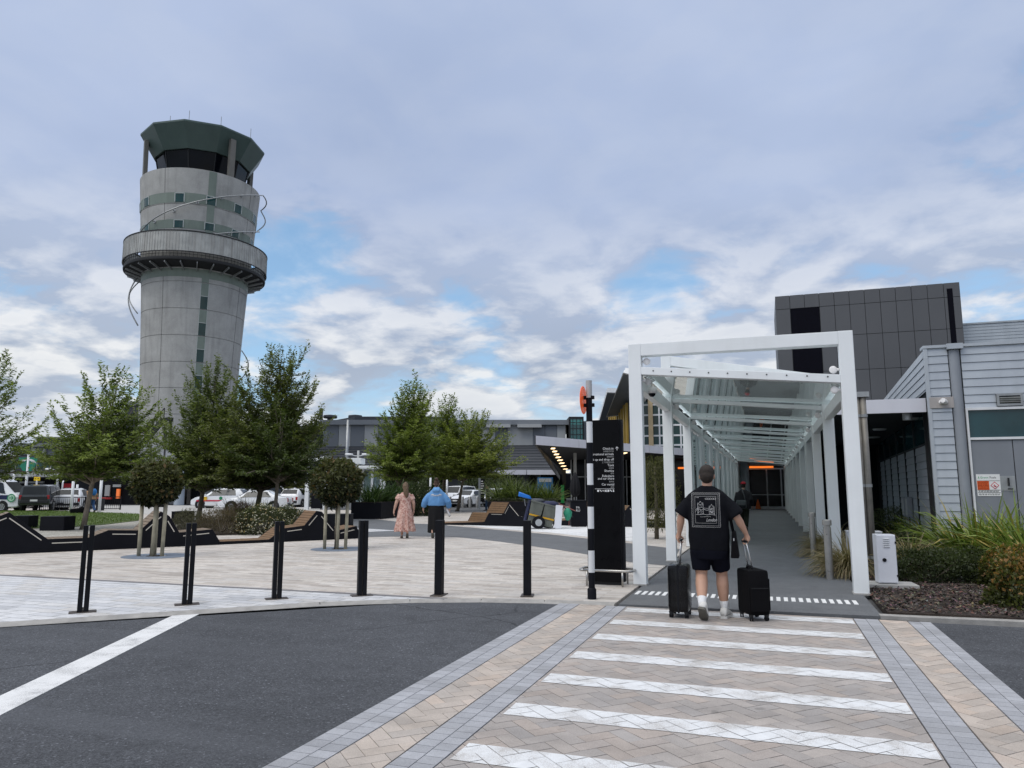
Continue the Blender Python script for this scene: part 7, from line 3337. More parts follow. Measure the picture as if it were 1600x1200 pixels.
# ---- luggage
def suitcase(label, loc, rz, w_, dpt, h, mat, ribs, grip, soft):
    """upright spinner case; local x = thickness, y = width"""
    t = empty('suitcase', label, 'suitcase', loc, rz)
    mb = MB()
    mb.box2((-w_ / 2, -dpt / 2, .065), (w_ / 2, dpt / 2, .065 + h))
    body = mb.build('shell', mat, t, bevel=.045 if soft else .05)
    body.data.polygons.foreach_set('use_smooth', [True] * len(body.data.polygons))
    body.data.set_sharp_from_angle(angle=R(50))
    if ribs:
        for s in (-1, 1):
            mb = MB()
            for k in range(5):
                x = s * (w_ * .16 + k * w_ * .068)
                mb.box((x, 0, .065 + h / 2), (.007, dpt + .008, h * .86))
            mb.build('rib', mat, body, bevel=.003)
        mb = MB()
        mb.box((0, 0, .065 + h / 2), (.022, dpt + .010, h + .008))
        mb.build('zip_band', m_blk, body, bevel=.004)
    else:
        mb = MB()
        mb.box((0, -dpt / 2 - .008, .065 + h * .36), (w_ * .86, .022, h * .55))
        mb.box((w_ / 2 + .008, 0, .065 + h * .45), (.022, dpt * .8, h * .7))
        mb.build('pocket', mat, body, bevel=.01)
        mb = MB()
        mb.box((0, -dpt / 2 - .021, .065 + h * .60), (w_ * .8, .004, .006))
        mb.box((w_ / 2 + .022, 0, .065 + h * .66), (.004, dpt * .7, .006))
        mb.build('zip', m_dkst, body)
        mb = MB()
        mb.tube([(-.03, -dpt * .2, .065 + h - .01), (-.03, -dpt * .18, .065 + h + .028), (-.03, dpt * .18, .065 + h + .028), (-.03, dpt * .2, .065 + h - .01)], .014, 8)
        mb.build('top_handle', m_blk, body, smooth=True)
    for sx in (-1, 1):
        for sy in (-1, 1):
            mb = MB()
            c = (sx * w_ * .36, sy * dpt * .38)
            T_ = Matrix.Translation((c[0], c[1], .027)) @ Matrix.Rotation(R(90 + 20 * sx), 4, 'Z') @ Matrix.Rotation(R(90), 4, 'X')
            for q in (-.012, .012):
                mb.lathe([(0, q - .008), (.023, q - .008), (.026, q - .004), (.026, q + .004), (.023, q + .008), (0, q + .008)], 16, T=T_)
            wh_ = mb.build('wheel', m_blk, t, autos=40)
            mb = MB()
            mb.lathe([(.022, .04), (.026, .05), (.03, .075)], 12, (c[0], c[1], 0))
            mb.build('wheel_housing', m_dkst, wh_)
    g = Vector(grip)
    for y in (-.06, .06):
        mb = MB()
        mb.tube([(g.x * .2, y, .06 + h), (g.x, g.y + y * .8, g.z - .01)], .0075, 8)
        mb.build('handle_rod', M('rod_alloy', (.55, .55, .55), .3, .8, var=.05) if y < 0 else bpy.data.materials['rod_alloy'], t, smooth=True)
    mb = MB()
    mb.tube([(g.x, g.y - .075, g.z), (g.x, g.y + .075, g.z)], .0125, 12)
    mb.build('grip', m_blk, t, smooth=True)
    return t


m_case1 = M('case_gloss_black', (.005, .005, .006), .25, var=.3, scale=6, coat=.15, spec=.2)
m_case2 = M('case_fabric_black', (.006, .006, .007), .85, var=.2, spec=.08, scale=30, bump=.3, bscale=220)
LX, LY = -1.075, 9.40
suitcase('glossy ribbed black suitcase in the left hand of the man', (LX, LY, .016), 0, .25, .37, .555, m_case1, True, (MX + GL[0] - LX, MY + GL[1] - LY, GL[2]), False)
RX, RY = -.225, 9.47
ca, sa = math.cos(R(-24)), math.sin(R(-24))
gx, gy = MX + GR[0] - RX, MY + GR[1] - RY
suitcase('soft black suitcase with a top handle in the right hand of the man', (RX, RY, .016), R(24), .255, .37, .52, m_case2, False, (gx * ca - gy * sa, gx * sa + gy * ca, GR[2]), True)
tb = empty('tote_bag', 'black tote bag hanging at the right hip of the man', 'bag', (MX + .29, MY + .07, .80))
mb = MB()
mb.add([(-.045, -.14, -.07), (.05, -.14, -.07), (.05, .16, -.07), (-.045, .16, -.07), (-.02, -.15, .24), (.015, -.15, .24), (.015, .17, .24), (-.02, .17, .24)],
       [(3, 2, 1, 0), (4, 5, 6, 7), (0, 1, 5, 4), (1, 2, 6, 5), (2, 3, 7, 6), (3, 0, 4, 7)])
mb.build('body', m_case2, tb, bevel=.015)
mb = MB()
mb.tube([(-.01, -.10, .23), (-.045, -.06, .42), (-.085, -.03, .62), (-.10, .0, .69)], .011, 8)
mb.tube([(-.01, .12, .23), (-.04, .10, .42), (-.085, .06, .62), (-.10, .03, .69)], .011, 8)
mb.build('strap', m_case2, tb, smooth=True)
mb = MB()
mb.box((.0, -.152, .15), (.012, .004, .03))
mb.build('tag', m_alu, tb)


# ---- women strolling across the plaza
def arm(mb, s, e, w_, r=(.056, .048, .040, .036, .030, .024)):
    S, E, W2 = Vector(s), Vector(e), Vector(w_)
    mb.tube([S, S.lerp(E, .5), E, E.lerp(W2, .35), E.lerp(W2, .75), W2], list(r), 12)


def M_floral():
    m, nt, b = _nodes('floral_dress')
    v = objco(nt)
    vo = N(nt, 'ShaderNodeTexVoronoi')
    vo.inputs['Scale'].default_value = 26
    L(nt, v, vo.inputs['Vector'])
    n = noise(nt, v, 14, 4, .7, .6)
    c = mixrgb(nt, remap(nt, n.outputs[0], .42, .58), (.62, .43, .36), (.38, .17, .14))
    c = mixrgb(nt, remap(nt, vo.outputs['Distance'], .15, .32, 1, 0), c, (.66, .50, .42))
    L(nt, c, b.inputs['Base Color'])
    b.inputs['Roughness'].default_value = .85
    return m


p = gp(632, 841, PZ)
hd = R(28)
w1 = empty('person', 'woman with long loose hair in a long pink floral dress and flat shoes', 'person', tuple(p), hd)
mb = MB()
head(mb, (0, .02, 1.56), .98)
mb.tube([(0, -.01, 1.36), (0, .005, 1.5)], [.06, .052], 12)
stack(mb, [(0, 0, .80, .17, .13), (0, 0, 1.0, .15, .12), (0, 0, 1.2, .155, .12), (0, -.01, 1.32, .165, .105), (0, 0, 1.385, .10, .075)])
arm(mb, (-.175, 0, 1.33), (-.275, -.05, 1.06), (-.335, .0, .83), (.066, .060, .050, .046, .036, .027))
arm(mb, (.175, 0, 1.33), (.26, -.02, 1.06), (.27, .08, .84), (.066, .060, .050, .046, .036, .027))
hand_rel(mb, (-.335, 0, .83), (-.1, .05, -1), -1)
hand_rel(mb, (.27, .08, .84), (.05, .15, -1), 1)
for x, y0, ya, za in ((-.08, .06, .08, .08), (.08, -.05, -.16, .15)):
    mb.tube([(x, 0, .8), (x, y0, .45), (x, ya, za)], [.085, .058, .036], 12)
fuse('body', mb, m_skin2, w1, .008, 2)
m_dress = M_floral()
mb = MB()
nn_ = 36
rows = [(.205, .30), (.30, .292), (.42, .272), (.56, .252), (.70, .235), (.82, .222), (.92, .205), (1.03, .185), (1.12, .180), (1.24, .188), (1.33, .178), (1.385, .12), (1.40, .09)]
rr = []
for z, r in rows:
    fl_ = max(0, (.85 - z)) * .085
    rr.append([((r + fl_ * math.sin(9 * a + 1.3)) * math.cos(a) * 1.0, (r * .78 + fl_ * math.sin(9 * a + .4)) * math.sin(a), z + (.015 * math.sin(5 * a) if z < .25 else 0)) for a in [2 * math.pi * k / nn_ for k in range(nn_)]])
mb.rings(rr)
for s, e in ((-1, (-.275, -.05, 1.06)), (1, (.26, -.02, 1.06))):
    S, E = Vector((s * .165, 0, 1.325)), Vector(e)
    mb.tube([S, S.lerp(E, .3), S.lerp(E, .56), S.lerp(E, .60)], [.075, .088, .098, .09], 14)
fuse('dress', mb, m_dress, w1, .012, 3, .008, 8)
mb = MB()
mb.tube([(0, .03, 1.70), (0, -.03, 1.655), (0, -.085, 1.57), (.005, -.095, 1.48), (.02, -.115, 1.38), (.035, -.13, 1.29), (.045, -.135, 1.23)], [.03, .070, .082, .085, .082, .062, .025], 14)
ball(mb, (0, .0, 1.60), (.093, .105, .108), 16, 10)
fuse('hair', mb, m_hair2, w1, .010, 2, .010, 22)
shoe(w1, (-.08, .02, 0), (-.085, .26, 0), .085, .07, (M('flat_shoe_tan', (.22, .13, .09), .6), m_sole))
shoe(w1, (.075, -.20, .13), (.08, -.06, .0), .085, .07, (bpy.data.materials['flat_shoe_tan'], m_sole), up=(0, -.6, .8))

p = gp(681, 841, PZ)
w2 = empty('person', 'woman with a hair bun in a blue hooded sweatshirt and long black skirt', 'person', tuple(p), R(20))
m_hood = M('hoodie_blue', (.12, .28, .53), .9, var=.12, scale=6, bump=.25, bscale=120)
m_skirt = M('skirt_black', (.007, .007, .008), .9, var=.2, scale=5)
mb = MB()
head(mb, (0, .03, 1.66), 1.0)
mb.tube([(0, -.01, 1.45), (0, .01, 1.6)], [.062, .055], 12)
stack(mb, [(0, 0, .85, .18, .14), (0, 0, 1.1, .17, .13), (0, 0, 1.3, .17, .12), (0, -.01, 1.40, .13, .09)])
arm(mb, (-.17, 0, 1.36), (-.34, -.04, 1.12), (-.40, .02, .92))
arm(mb, (.17, 0, 1.36), (.36, -.04, 1.12), (.385, .06, .90))
hand_rel(mb, (-.40, .02, .92), (-.08, .1, -1), -1)
BOT = (.385, .10, .80)
hand_grip(mb, (.355, .09, .815), 1, (.385, .06, .90))
for x, ya, za in ((-.09, -.14, .16), (.1, .12, .09)):
    mb.tube([(x, 0, .85), (x, (ya + .05) * .5, .48), (x, ya, za)], [.09, .06, .038], 12)
fuse('body', mb, m_skin2, w2, .008, 2)
mb = MB()
stack(mb, [(0, 0, .985, .242, .178), (0, 0, 1.0, .262, .19), (0, 0, 1.10, .272, .195), (0, 0, 1.22, .265, .185), (0, -.01, 1.33, .252, .165), (0, -.015, 1.39, .228, .145), (0, -.015, 1.44, .185, .125), (0, -.01, 1.49, .13, .105), (0, -.0, 1.54, .088, .085)], 24, 2.4)
for s, e, w_ in ((-1, (-.345, -.04, 1.12), (-.40, .02, .935)), (1, (.365, -.04, 1.12), (.385, .06, .915))):
    S, E, W2 = Vector((s * .165, -.01, 1.36)), Vector(e), Vector(w_)
    mb.tube([S, S.lerp(E, .2), S.lerp(E, .45), S.lerp(E, .75), E, E.lerp(W2, .5), E.lerp(W2, .85), W2], [.07, .09, .10, .10, .098, .095, .08, .045], 16)
stack(mb, [(0, -.115, 1.385, .08, .04), (0, -.135, 1.42, .115, .06), (0, -.125, 1.475, .12, .07), (0, -.09, 1.52, .105, .065), (0, -.05, 1.555, .085, .05)], 18)
fuse('hoodie', mb, m_hood, w2, .011, 7, .011, 7)
mb = MB()
rr = []
for z, r in ((.17, .235), (.3, .24), (.5, .245), (.7, .25), (.88, .245), (1.0, .225), (1.06, .2)):
    fl_ = max(0, .9 - z) * .045
    rr.append([((r + fl_ * math.sin(7 * a)) * math.cos(a), (r * .8 + fl_ * math.sin(7 * a + 1)) * math.sin(a), z) for a in [2 * math.pi * k / 32 for k in range(32)]])
mb.rings(rr)
fuse('skirt', mb, m_skirt, w2, .013, 2, .006, 6)
mb = MB()
ball(mb, (0, .015, 1.695), (.087, .102, .10), 16, 10)
ball(mb, (0, -.055, 1.80), (.058, .055, .052), 12, 8)
ball(mb, (0, -.05, 1.62), (.062, .05, .06), 12, 8)
fuse('hair', mb, M('hair_auburn', (.055, .03, .02), .55, var=.4, scale=30, bump=.5, bscale=120), w2, .010, 2, .006, 25)
shoe(w2, (-.09, -.18, .15), (-.09, -.03, .0), .09, .10, (m_blk, m_sole), up=(0, -.6, .8))
shoe(w2, (.1, .06, 0), (.1, .32, 0), .09, .10, (m_blk, m_sole))
# white motif across the shoulders
hm = [c for c in kids(w2) if c.name.startswith('hoodie')][0].data
bvh = BVHTree.FromPolygons([v.co[:] for v in hm.vertices], [tuple(q.vertices) for q in hm.polygons])


def onhood(x, z):
    h_, n_, _, _ = bvh.ray_cast(Vector((x, -1, z)), Vector((0, 1, 0)))
    return (h_ + Vector((0, -.006, 0))) if h_ is not None else Vector((x, -.2, z))


mb = MB()
for cx in (-.105, .125):
    for k in range(6):
        x0_, x1_ = cx - .06 + k * .02, cx - .04 + k * .02
        hh = .035 * (1 - abs(k - 2.5) / 3.2)
        mb.add([onhood(x0_, 1.315), onhood(x1_, 1.315), onhood(x1_, 1.32 + hh), onhood(x0_, 1.318 + hh)], [(3, 2, 1, 0)])
for k in range(16):
    x0_ = -.165 + k * .021
    mb.add([onhood(x0_, 1.283), onhood(x0_ + .02, 1.283), onhood(x0_ + .02, 1.293), onhood(x0_, 1.293)], [(3, 2, 1, 0)])
    if 3 < k < 12:
        mb.add([onhood(x0_, 1.30), onhood(x0_ + .018, 1.30), onhood(x0_ + .018, 1.318), onhood(x0_, 1.318)], [(3, 2, 1, 0)])
mb.build('print', m_print, w2)
Rz = Matrix.Rotation(R(20), 4, 'Z')
q = p + (Rz @ Vector((.355, .06, .80)))
bt = empty('water_bottle', 'white water bottle in the hand of the woman in the blue hoodie', 'bottle', tuple(q), R(20))
T_ = Matrix.Rotation(R(-22), 4, 'Y') @ Matrix.Rotation(R(15), 4, 'X')
mb = MB()
mb.lathe([(0, -.13), (.034, -.13), (.036, -.12), (.036, .05), (.022, .08), (.02, .10), (0, .10)], 18, T=T_)
mb.build('flask', m_wst2, bt, autos=40)
mb = MB()
mb.lathe([(0, -.155), (.03, -.155), (.033, -.13), (0, -.13)], 18, T=T_)
mb.build('cap', m_dkst, bt, autos=40)


# ---- plain walkers
def walker(label, loc, rz, H, top, bot, hair, m_top, m_bot, build=1.0, bend=0.0, hatm=None, m_sk=None):
    """clothed walker, mid-stride; bend tips the trunk forward"""
    t = empty('person', label, 'person', tuple(loc), rz)
    k = H / 1.75
    Bm = Matrix.Translation((0, 0, .92)) @ Matrix.Rotation(-bend, 4, 'X') @ Matrix.Translation((0, 0, -.92))
    tr_ = lambda q: Bm @ Vector(q)
    S = Matrix.Scale(k, 4)
    mb = MB()
    head(mb, tuple(tr_((0, .03, 1.64))), 1.0)
    mb.tube([tr_((0, -.01, 1.42)), tr_((0, .01, 1.56))], [.062, .055], 10)
    b = MB()
    stack(b, [(0, 0, .85, .16, .12), (0, 0, 1.1, .155, .12), (0, 0, 1.3, .175, .12), (0, -.01, 1.42, .15, .09)])
    mb.add(b.v, b.f, Bm)
    sl_ = [tr_((-.20, 0, 1.38)), tr_((-.27, -.06, 1.12)), tr_((-.27, .06, .90)), tr_((.20, 0, 1.38)), tr_((.28, -.05, 1.12)), tr_((.30, .10, .92))]
    arm(mb, *sl_[:3])
    arm(mb, *sl_[3:])
    hand_rel(mb, sl_[2], (0, .2, -1), -1)
    hand_rel(mb, sl_[5], (.05, .25, -1), 1)
    legs = (((-.09, 0, .88), (-.09, .10, .48), (-.09, .10, .09)), ((.09, 0, .88), (.09, -.02, .48), (.09, -.20, .16)))
    for a, b_, c in legs:
        mb.tube([a, b_, c], [.085, .058, .038], 10)
    mb.v = [tuple(S @ Vector(q)) for q in mb.v]
    fuse('body', mb, m_sk or m_skin2, t, .010, 2)
    mb = MB()
    b = MB()
    bd = build
    stack(b, [(0, 0, .80, .205 * bd, .15 * bd), (0, 0, .95, .21 * bd, .155 * bd), (0, 0, 1.15, .205 * bd, .155 * bd), (0, -.01, 1.33, .22 * bd, .145), (0, -.015, 1.42, .19, .12), (0, -.0, 1.50, .085, .08)], 20, 2.4)
    mb.add(b.v, b.f, Bm)
    for i in (0, 3):
        A_, B_, C_ = sl_[i:i + 3]
        mb.tube([A_, A_.lerp(B_, .5), B_, B_.lerp(C_, .5), C_], [.085, .08, .072, .065, .05], 12)
    mb.v = [tuple(S @ Vector(q)) for q in mb.v]
    fuse(top, mb, m_top, t, .013, 3, .010, 7)
    mb = MB()
    stack(mb, [(0, 0, .78, .18, .13), (0, 0, .9, .19, .14), (0, 0, 1.0, .17, .13)], 18)
    for a, b_, c in legs:
        a, b_, c = Vector(a), Vector(b_), Vector(c)
        mb.tube([a, a.lerp(b_, .5), b_, b_.lerp(c, .5), c], [.105, .095, .08, .075, .068], 12)
    mb.v = [tuple(S @ Vector(q)) for q in mb.v]
    fuse(bot, mb, m_bot, t, .013, 2, .006, 8)
    mb = MB()
    hc = tr_((0, .02, 1.675))
    ball(mb, tuple(hc), (.088, .104, .098), 14, 9)
    ball(mb, tuple(hc + Vector((0, -.03, -.05))), (.082, .07, .07), 12, 8)
    mb.v = [tuple(S @ Vector(q)) for q in mb.v]
    fuse('hair', mb, hair, t, .012, 2, .005, 25)
    if hatm:
        mb = MB()
        rr = []
        for i in range(7):
            th_ = R(3 + 84 * i / 6)
            rr.append([tuple(hc + Vector((.102 * math.sin(th_) * math.cos(a), .118 * math.sin(th_) * math.sin(a), .02 + .105 * math.cos(th_)))) for a in [2 * math.pi * q / 20 for q in range(20)]])
        mb.rings(rr)
        mb.box(tuple(hc + Vector((-.06, .12, .03))), (.15, .12, .016), (R(-10), 0, R(25)))
        mb.v = [tuple(S @ Vector(q)) for q in mb.v]
        fuse('cap', mb, hatm, t, .010, 2)
    shoe(t, (-.09 * k, .04, 0), (-.09 * k, .30, 0), .09, .10, (m_blk, m_sole))
    shoe(t, (.09 * k, -.26, .14), (.09 * k, -.10, 0), .09, .10, (m_blk, m_sole), up=(0, -.6, .8))
    return t


m_jkt = M('jacket_charcoal', (.022, .023, .027), .85, var=.2, scale=6)
m_olive = M('trousers_olive', (.020, .024, .016), .85, var=.2, scale=6)
p = gp(1164, 829, .038)
rc_ = walker('traveller in a red cap and dark jacket with a grey shoulder bag inside the canopy', p, R(-8), 1.72, 'jacket', 'trousers', m_hair, m_jkt, m_olive, 1.2, R(4), M('cap_red', (.36, .015, .025), .75, var=.1))
sbg = empty('shoulder_bag', 'grey shoulder bag on the back of the traveller in the red cap', 'bag', (p.x - .08, p.y - .26, .98), R(-8))
mb = MB()
mb.box((0, 0, 0), (.36, .13, .30))
mb.build('body', M('bag_grey', (.10, .11, .115), .8, var=.15, scale=12), sbg, bevel=.05)
mb = MB()
mb.box((0, -.072, -.085), (.33, .012, .11))
mb.build('pocket', m_blk, sbg, bevel=.004)
mb = MB()
mb.tube([(.15, 0, .12), (.10, .04, .34), (.02, .12, .55), (-.08, .22, .60)], .018, 8)
mb.build('strap', bpy.data.materials['bag_grey'], sbg, smooth=True)
p = gp(762, 798, PZ)
walker('person in dark top and blue jeans standing beside the information post', p, R(110), 1.75, 'jacket', 'jeans', m_hair, m_jkt, M('jeans_blue', (.05, .085, .15), .85, var=.2, scale=8), 1.0)
p = at(142, 806, 46)
st_ = walker('stooping traveller in patterned top and blue jeans with a blue backpack', (p.x, p.y, .04), YAW + R(60), 1.72, 'patterned_top', 'jeans', M('hair_chestnut', (.09, .045, .02), .6, var=.3, scale=20), M('top_patterned', (.30, .18, .10), .85, var=.6, scale=14), M('jeans_mid_blue', (.035, .085, .20), .85, var=.2, scale=8), 1.05, R(22))
bp = empty('backpack', 'blue backpack on the stooping traveller', 'backpack', (p.x, p.y, 1.32), YAW + R(60))
mb = MB()
blobby(mb, (0, -.17, .0), (.15, .11, .22), 3, amp=.05)
mb.build('body', M('backpack_blue', (.03, .16, .42), .7, var=.15), bp, smooth=True)
mb = MB()
for s in (-1, 1):
    mb.tube([(s * .1, -.1, .26), (s * .11, .06, .24), (s * .11, .10, .05), (s * .1, -.08, -.14)], .018, 6)
mb.build('strap', m_blk, bp, smooth=True)
lg = empty('holdall', 'dark luggage lying on the grass edge beside the stooping traveller', 'luggage', (at(122, 802, 45).x, at(122, 802, 45).y, .04), YAW + R(20))
mb = MB()
mb.box((0, 0, .17), (.85, .35, .34), (0, R(-8), 0))
mb.build('body', m_case2, lg, bevel=.08)
mb = MB()
mb.tube([(-.25, 0, .32), (-.1, 0, .46), (.1, 0, .46), (.25, 0, .34)], .015, 6)
mb.build('handle', m_blk, lg, smooth=True)
# ---------------------------------------------------------------- vehicles
m_cglass = M('car_glass', (.008, .011, .013), .05, var=.3, scale=1, spec=.5)
m_tyre = M('tyre_rubber', (.016, .016, .017), .85, var=.15, scale=20)
m_rim = M('rim_alloy', (.38, .39, .40), .3, .8, var=.1)
m_trimk = M('black_plastic_trim', (.02, .021, .023), .6, var=.15)
m_red = M('tail_lamp_red', (.30, .008, .010), .15, var=.15, coat=.5)
m_lamp = M('headlamp_clear', (.62, .65, .68), .08, .3, var=.1, coat=.6)
m_plate = M('number_plate_white', (.66, .66, .64), .45, var=.05)


def paint(name, col, metal=0.0):
    return M(name, col, .22, metal, var=.03, scale=1, coat=.7)


def vehicle(name, label, cat, loc, rz, m_body, st, wheels, wr=.33, glass=None, rear=True, grp='parked vehicles'):
    """body lofted through cross sections; st rows: (y, z_sill, z_belt, z_roof, w_sill, w_belt, w_roof); front is +y"""
    t = empty(name, label, cat, tuple(loc), rz, grp)
    mb = MB()
    rings_ = []
    for y, zs, zb_, zr__, ws, wb, wf in st:
        half = [(ws * .92, zs), (ws, zs + .07), (wb + .015, (zs + zb_) * .52), (wb, zb_), (wf + (wb - wf) * .5, zb_ + (zr__ - zb_) * .55), (wf, zr__ - .05 * min(1, (zr__ - zb_) * 3)), (wf * .8, zr__)]
        rings_.append([(x, y, z) for x, z in half] + [(-x, y, z) for x, z in reversed(half)])
    mb.rings(rings_)
    b = mb.build('body', m_body, t, autos=38, fix=True)
    W = .016

    def side_pt(row, f, s):
        y, zs, zb_, zr__, ws, wb, wf = row
        z = zb_ + (zr__ - zb_) * f
        x = wb + (wf - wb) * f
        return Vector((s * (x + W + .012), y, z))

    def lerp_row(y):
        for a, c in zip(st, st[1:]):
            lo, hi = sorted((a[0], c[0]))
            if lo <= y <= hi and hi > lo:
                f = (y - a[0]) / (c[0] - a[0])
                return tuple(p + (q - p) * f for p, q in zip(a, c))
        return st[0] if abs(y - st[0][0]) < abs(y - st[-1][0]) else st[-1]
    for spec in glass:
        if spec[0] == 'side':
            _, y0, y1, y0t, y1t = spec
            for s in (-1, 1):
                mb = MB()
                nseg = 8
                for i in range(nseg):
                    fa, fb = i / nseg, (i + 1) / nseg
                    ya, yb_, yat, ybt = y0 + (y1 - y0) * fa, y0 + (y1 - y0) * fb, y0t + (y1t - y0t) * fa, y0t + (y1t - y0t) * fb
                    for g0, g1 in ((.06, .45), (.45, .84)):
                        mb.quad(side_pt(lerp_row(ya + (yat - ya) * g0), g0, s), side_pt(lerp_row(yb_ + (ybt - yb_) * g0), g0, s), side_pt(lerp_row(yb_ + (ybt - yb_) * g1), g1, s), side_pt(lerp_row(ya + (yat - ya) * g1), g1, s))
                mb.build('side_window', m_cglass, t)
        else:
            _, y0, z0, x0, y1, z1, x1 = spec
            off = Vector((0, (z1 - z0), -(y1 - y0))).normalized()
            if off.y * y0 < 0:
                off = -off
            mb = MB()
            o_ = off * .012
            mb.quad(Vector((-x0, y0, z0)) + o_, Vector((x0, y0, z0)) + o_, Vector((x1, y1, z1)) + o_, Vector((-x1, y1, z1)) + o_)
            mb.build('windscreen' if spec[0] == 'front' else 'rear_window', m_cglass, t)
    for y in wheels:
        r_ = lerp_row(y)
        for s in (-1, 1):
            T_ = Matrix.Translation((s * (r_[4] - .10), y, wr)) @ Matrix.Rotation(R(90) * s, 4, 'Y')
            mb = MB()
            mb.lathe([(0, -.02), (wr + .07, -.02), (wr + .07, .104), (0, .106)], 22, T=T_)
            ar = mb.build('wheel_arch', m_trimk, t, autos=40)
            mb = MB()
            mb.lathe([(wr * .62, -.09), (wr - .02, -.1), (wr, -.07), (wr, .10), (wr - .02, .125), (wr * .62, .12)], 24, T=T_)
            wh_ = mb.build('wheel', m_tyre, t, autos=40)
            mb = MB()
            mb.lathe([(0, .10), (.05, .118), (wr * .3, .10), (wr * .63, .115), (wr * .63, .05)], 20, T=T_)
            for k in range(5):
                a = 2 * math.pi * k / 5
                mb.box((0, 0, 0), (wr * .5, .05, .02), None, T_ @ Matrix.Rotation(a, 4, 'Z') @ Matrix.Translation((wr * .34, 0, .118)))
            mb.build('rim', m_rim, wh_, autos=40)
    y0, yf = st[0][0], st[-1][0]
    rb, rf = st[0], st[-1]
    for s in (-1, 1):
        mb = MB()
        mb.box((s * (rf[5] - .16), yf - .02, rf[2] - .12), (.30, .12, .13))
        mb.build('headlight', m_lamp, t, bevel=.02)
        mb = MB()
        mb.box((s * (rb[5] - .09), y0 + .02, rb[2] - .04), (.17, .10, .26))
        mb.build('tail_light', m_red, t, bevel=.02)
        mb = MB()
        m_row = lerp_row(yf * .42)
        mb.box((s * (m_row[5] + .11), yf * .42, m_row[2] + .10), (.18, .10, .14))
        mb.build('mirror', m_body, t, bevel=.03)
    for y, w_, row, nm in ((y0 - .015, 1, rb, 'bumper'), (yf + .015, 1, rf, 'bumper')):
        mb = MB()
        mb.box((0, y, row[1] + .16), (row[4] * 1.86, .10, .20))
        mb.build(nm, m_trimk, t, bevel=.03)
        mb = MB()
        mb.box((0, y + (.055 if y > 0 else -.055), row[1] + .26), (.42, .012, .12))
        mb.build('number_plate', m_plate, t)
    mb = MB()
    mb.box((0, yf + .005, rf[1] + .36), (rf[4] * 1.05, .05, .12))
    mb.build('grille', m_trimk, t, bevel=.01)
    return t


HATCH = [(-2.1, .30, .78, .80, .80, .80, .74), (-2.05, .25, .95, 1.05, .86, .84, .72), (-1.6, .22, 1.0, 1.50, .88, .86, .62), (-.6, .20, .98, 1.57, .89, .88, .64), (.35, .20, .96, 1.50, .89, .88, .62), (.95, .20, .94, 1.04, .88, .86, .72), (1.75, .22, .84, .86, .87, .82, .74), (2.08, .28, .66, .68, .78, .74, .66)]
HG = [('side', -1.45, .75, -1.3, .25), ('front', .98, 1.02, .68, .42, 1.45, .58), ('rear', -2.02, 1.06, .66, -1.66, 1.45, .56)]
SEDAN = [(-2.3, .30, .80, .82, .80, .78, .70), (-2.2, .25, .92, .94, .86, .84, .74), (-1.55, .22, .96, 1.02, .88, .86, .72), (-.9, .20, .95, 1.40, .89, .87, .60), (.0, .20, .94, 1.43, .89, .87, .60), (.45, .20, .93, 1.36, .89, .87, .60), (1.05, .20, .90, .98, .88, .86, .70), (2.0, .22, .78, .80, .87, .80, .70), (2.35, .28, .62, .64, .76, .72, .62)]
SG = [('side', -1.25, .85, -.85, .38), ('front', 1.05, .97, .68, .5, 1.36, .56), ('rear', -1.5, 1.0, .66, -.95, 1.36, .56)]
SUV = [(-2.3, .38, .95, .97, .84, .84, .78), (-2.25, .32, 1.1, 1.2, .90, .88, .76), (-1.95, .30, 1.12, 1.74, .92, .90, .70), (-.6, .28, 1.1, 1.80, .93, .92, .70), (.45, .28, 1.08, 1.74, .93, .92, .68), (1.0, .28, 1.06, 1.16, .92, .90, .76), (1.9, .30, .98, 1.0, .91, .88, .8), (2.25, .36, .80, .82, .84, .80, .72)]
UG = [('side', -1.85, .8, -1.7, .35), ('front', 1.02, 1.14, .72, .5, 1.68, .62), ('rear', -2.22, 1.22, .70, -1.98, 1.68, .62)]
VAN = [(-2.45, .34, 1.15, 1.20, .86, .88, .84), (-2.42, .30, 1.2, 2.12, .92, .92, .74), (-1.5, .28, 1.2, 2.24, .93, .93, .76), (.7, .28, 1.2, 2.22, .93, .93, .74), (1.25, .28, 1.19, 2.06, .93, .92, .70), (2.12, .28, 1.12, 1.24, .92, .89, .76), (2.38, .29, .98, 1.04, .90, .86, .76), (2.48, .34, .70, .74, .86, .82, .74)]
VG = [('side', -2.2, -.9, -2.2, -.9), ('side', -.8, .5, -.8, .5), ('side', .66, 1.62, .66, 1.25), ('front', 2.08, 1.27, .74, 1.32, 1.98, .64), ('rear', -2.46, 1.3, .7, -2.44, 1.95, .66)]
PICK = [(-2.65, .50, 1.02, 1.06, .88, .88, .84), (-2.62, .46, 1.05, 1.74, .91, .90, .74), (-1.2, .42, 1.05, 1.80, .92, .91, .74), (-.9, .42, 1.05, 1.80, .92, .91, .72), (.5, .42, 1.05, 1.78, .92, .91, .70), (1.05, .42, 1.04, 1.14, .92, .90, .76), (2.3, .44, .98, 1.0, .91, .88, .8), (2.6, .5, .78, .80, .84, .82, .74)]
PG = [('side', -2.35, -1.25, -2.3, -1.25), ('side', -.75, .95, -.7, .45), ('front', 1.05, 1.12, .72, .55, 1.72, .62), ('rear', -2.66, 1.14, .70, -2.64, 1.64, .64)]
p_white = paint('car_paint_white', (.70, .71, .72))
p_grey = paint('car_paint_graphite', (.06, .066, .075), .4)
p_silver = paint('car_paint_silver', (.40, .41, .42), .5)


def put(px, d):
    q = at(px, 790, d)
    return (q.x, q.y, .0)


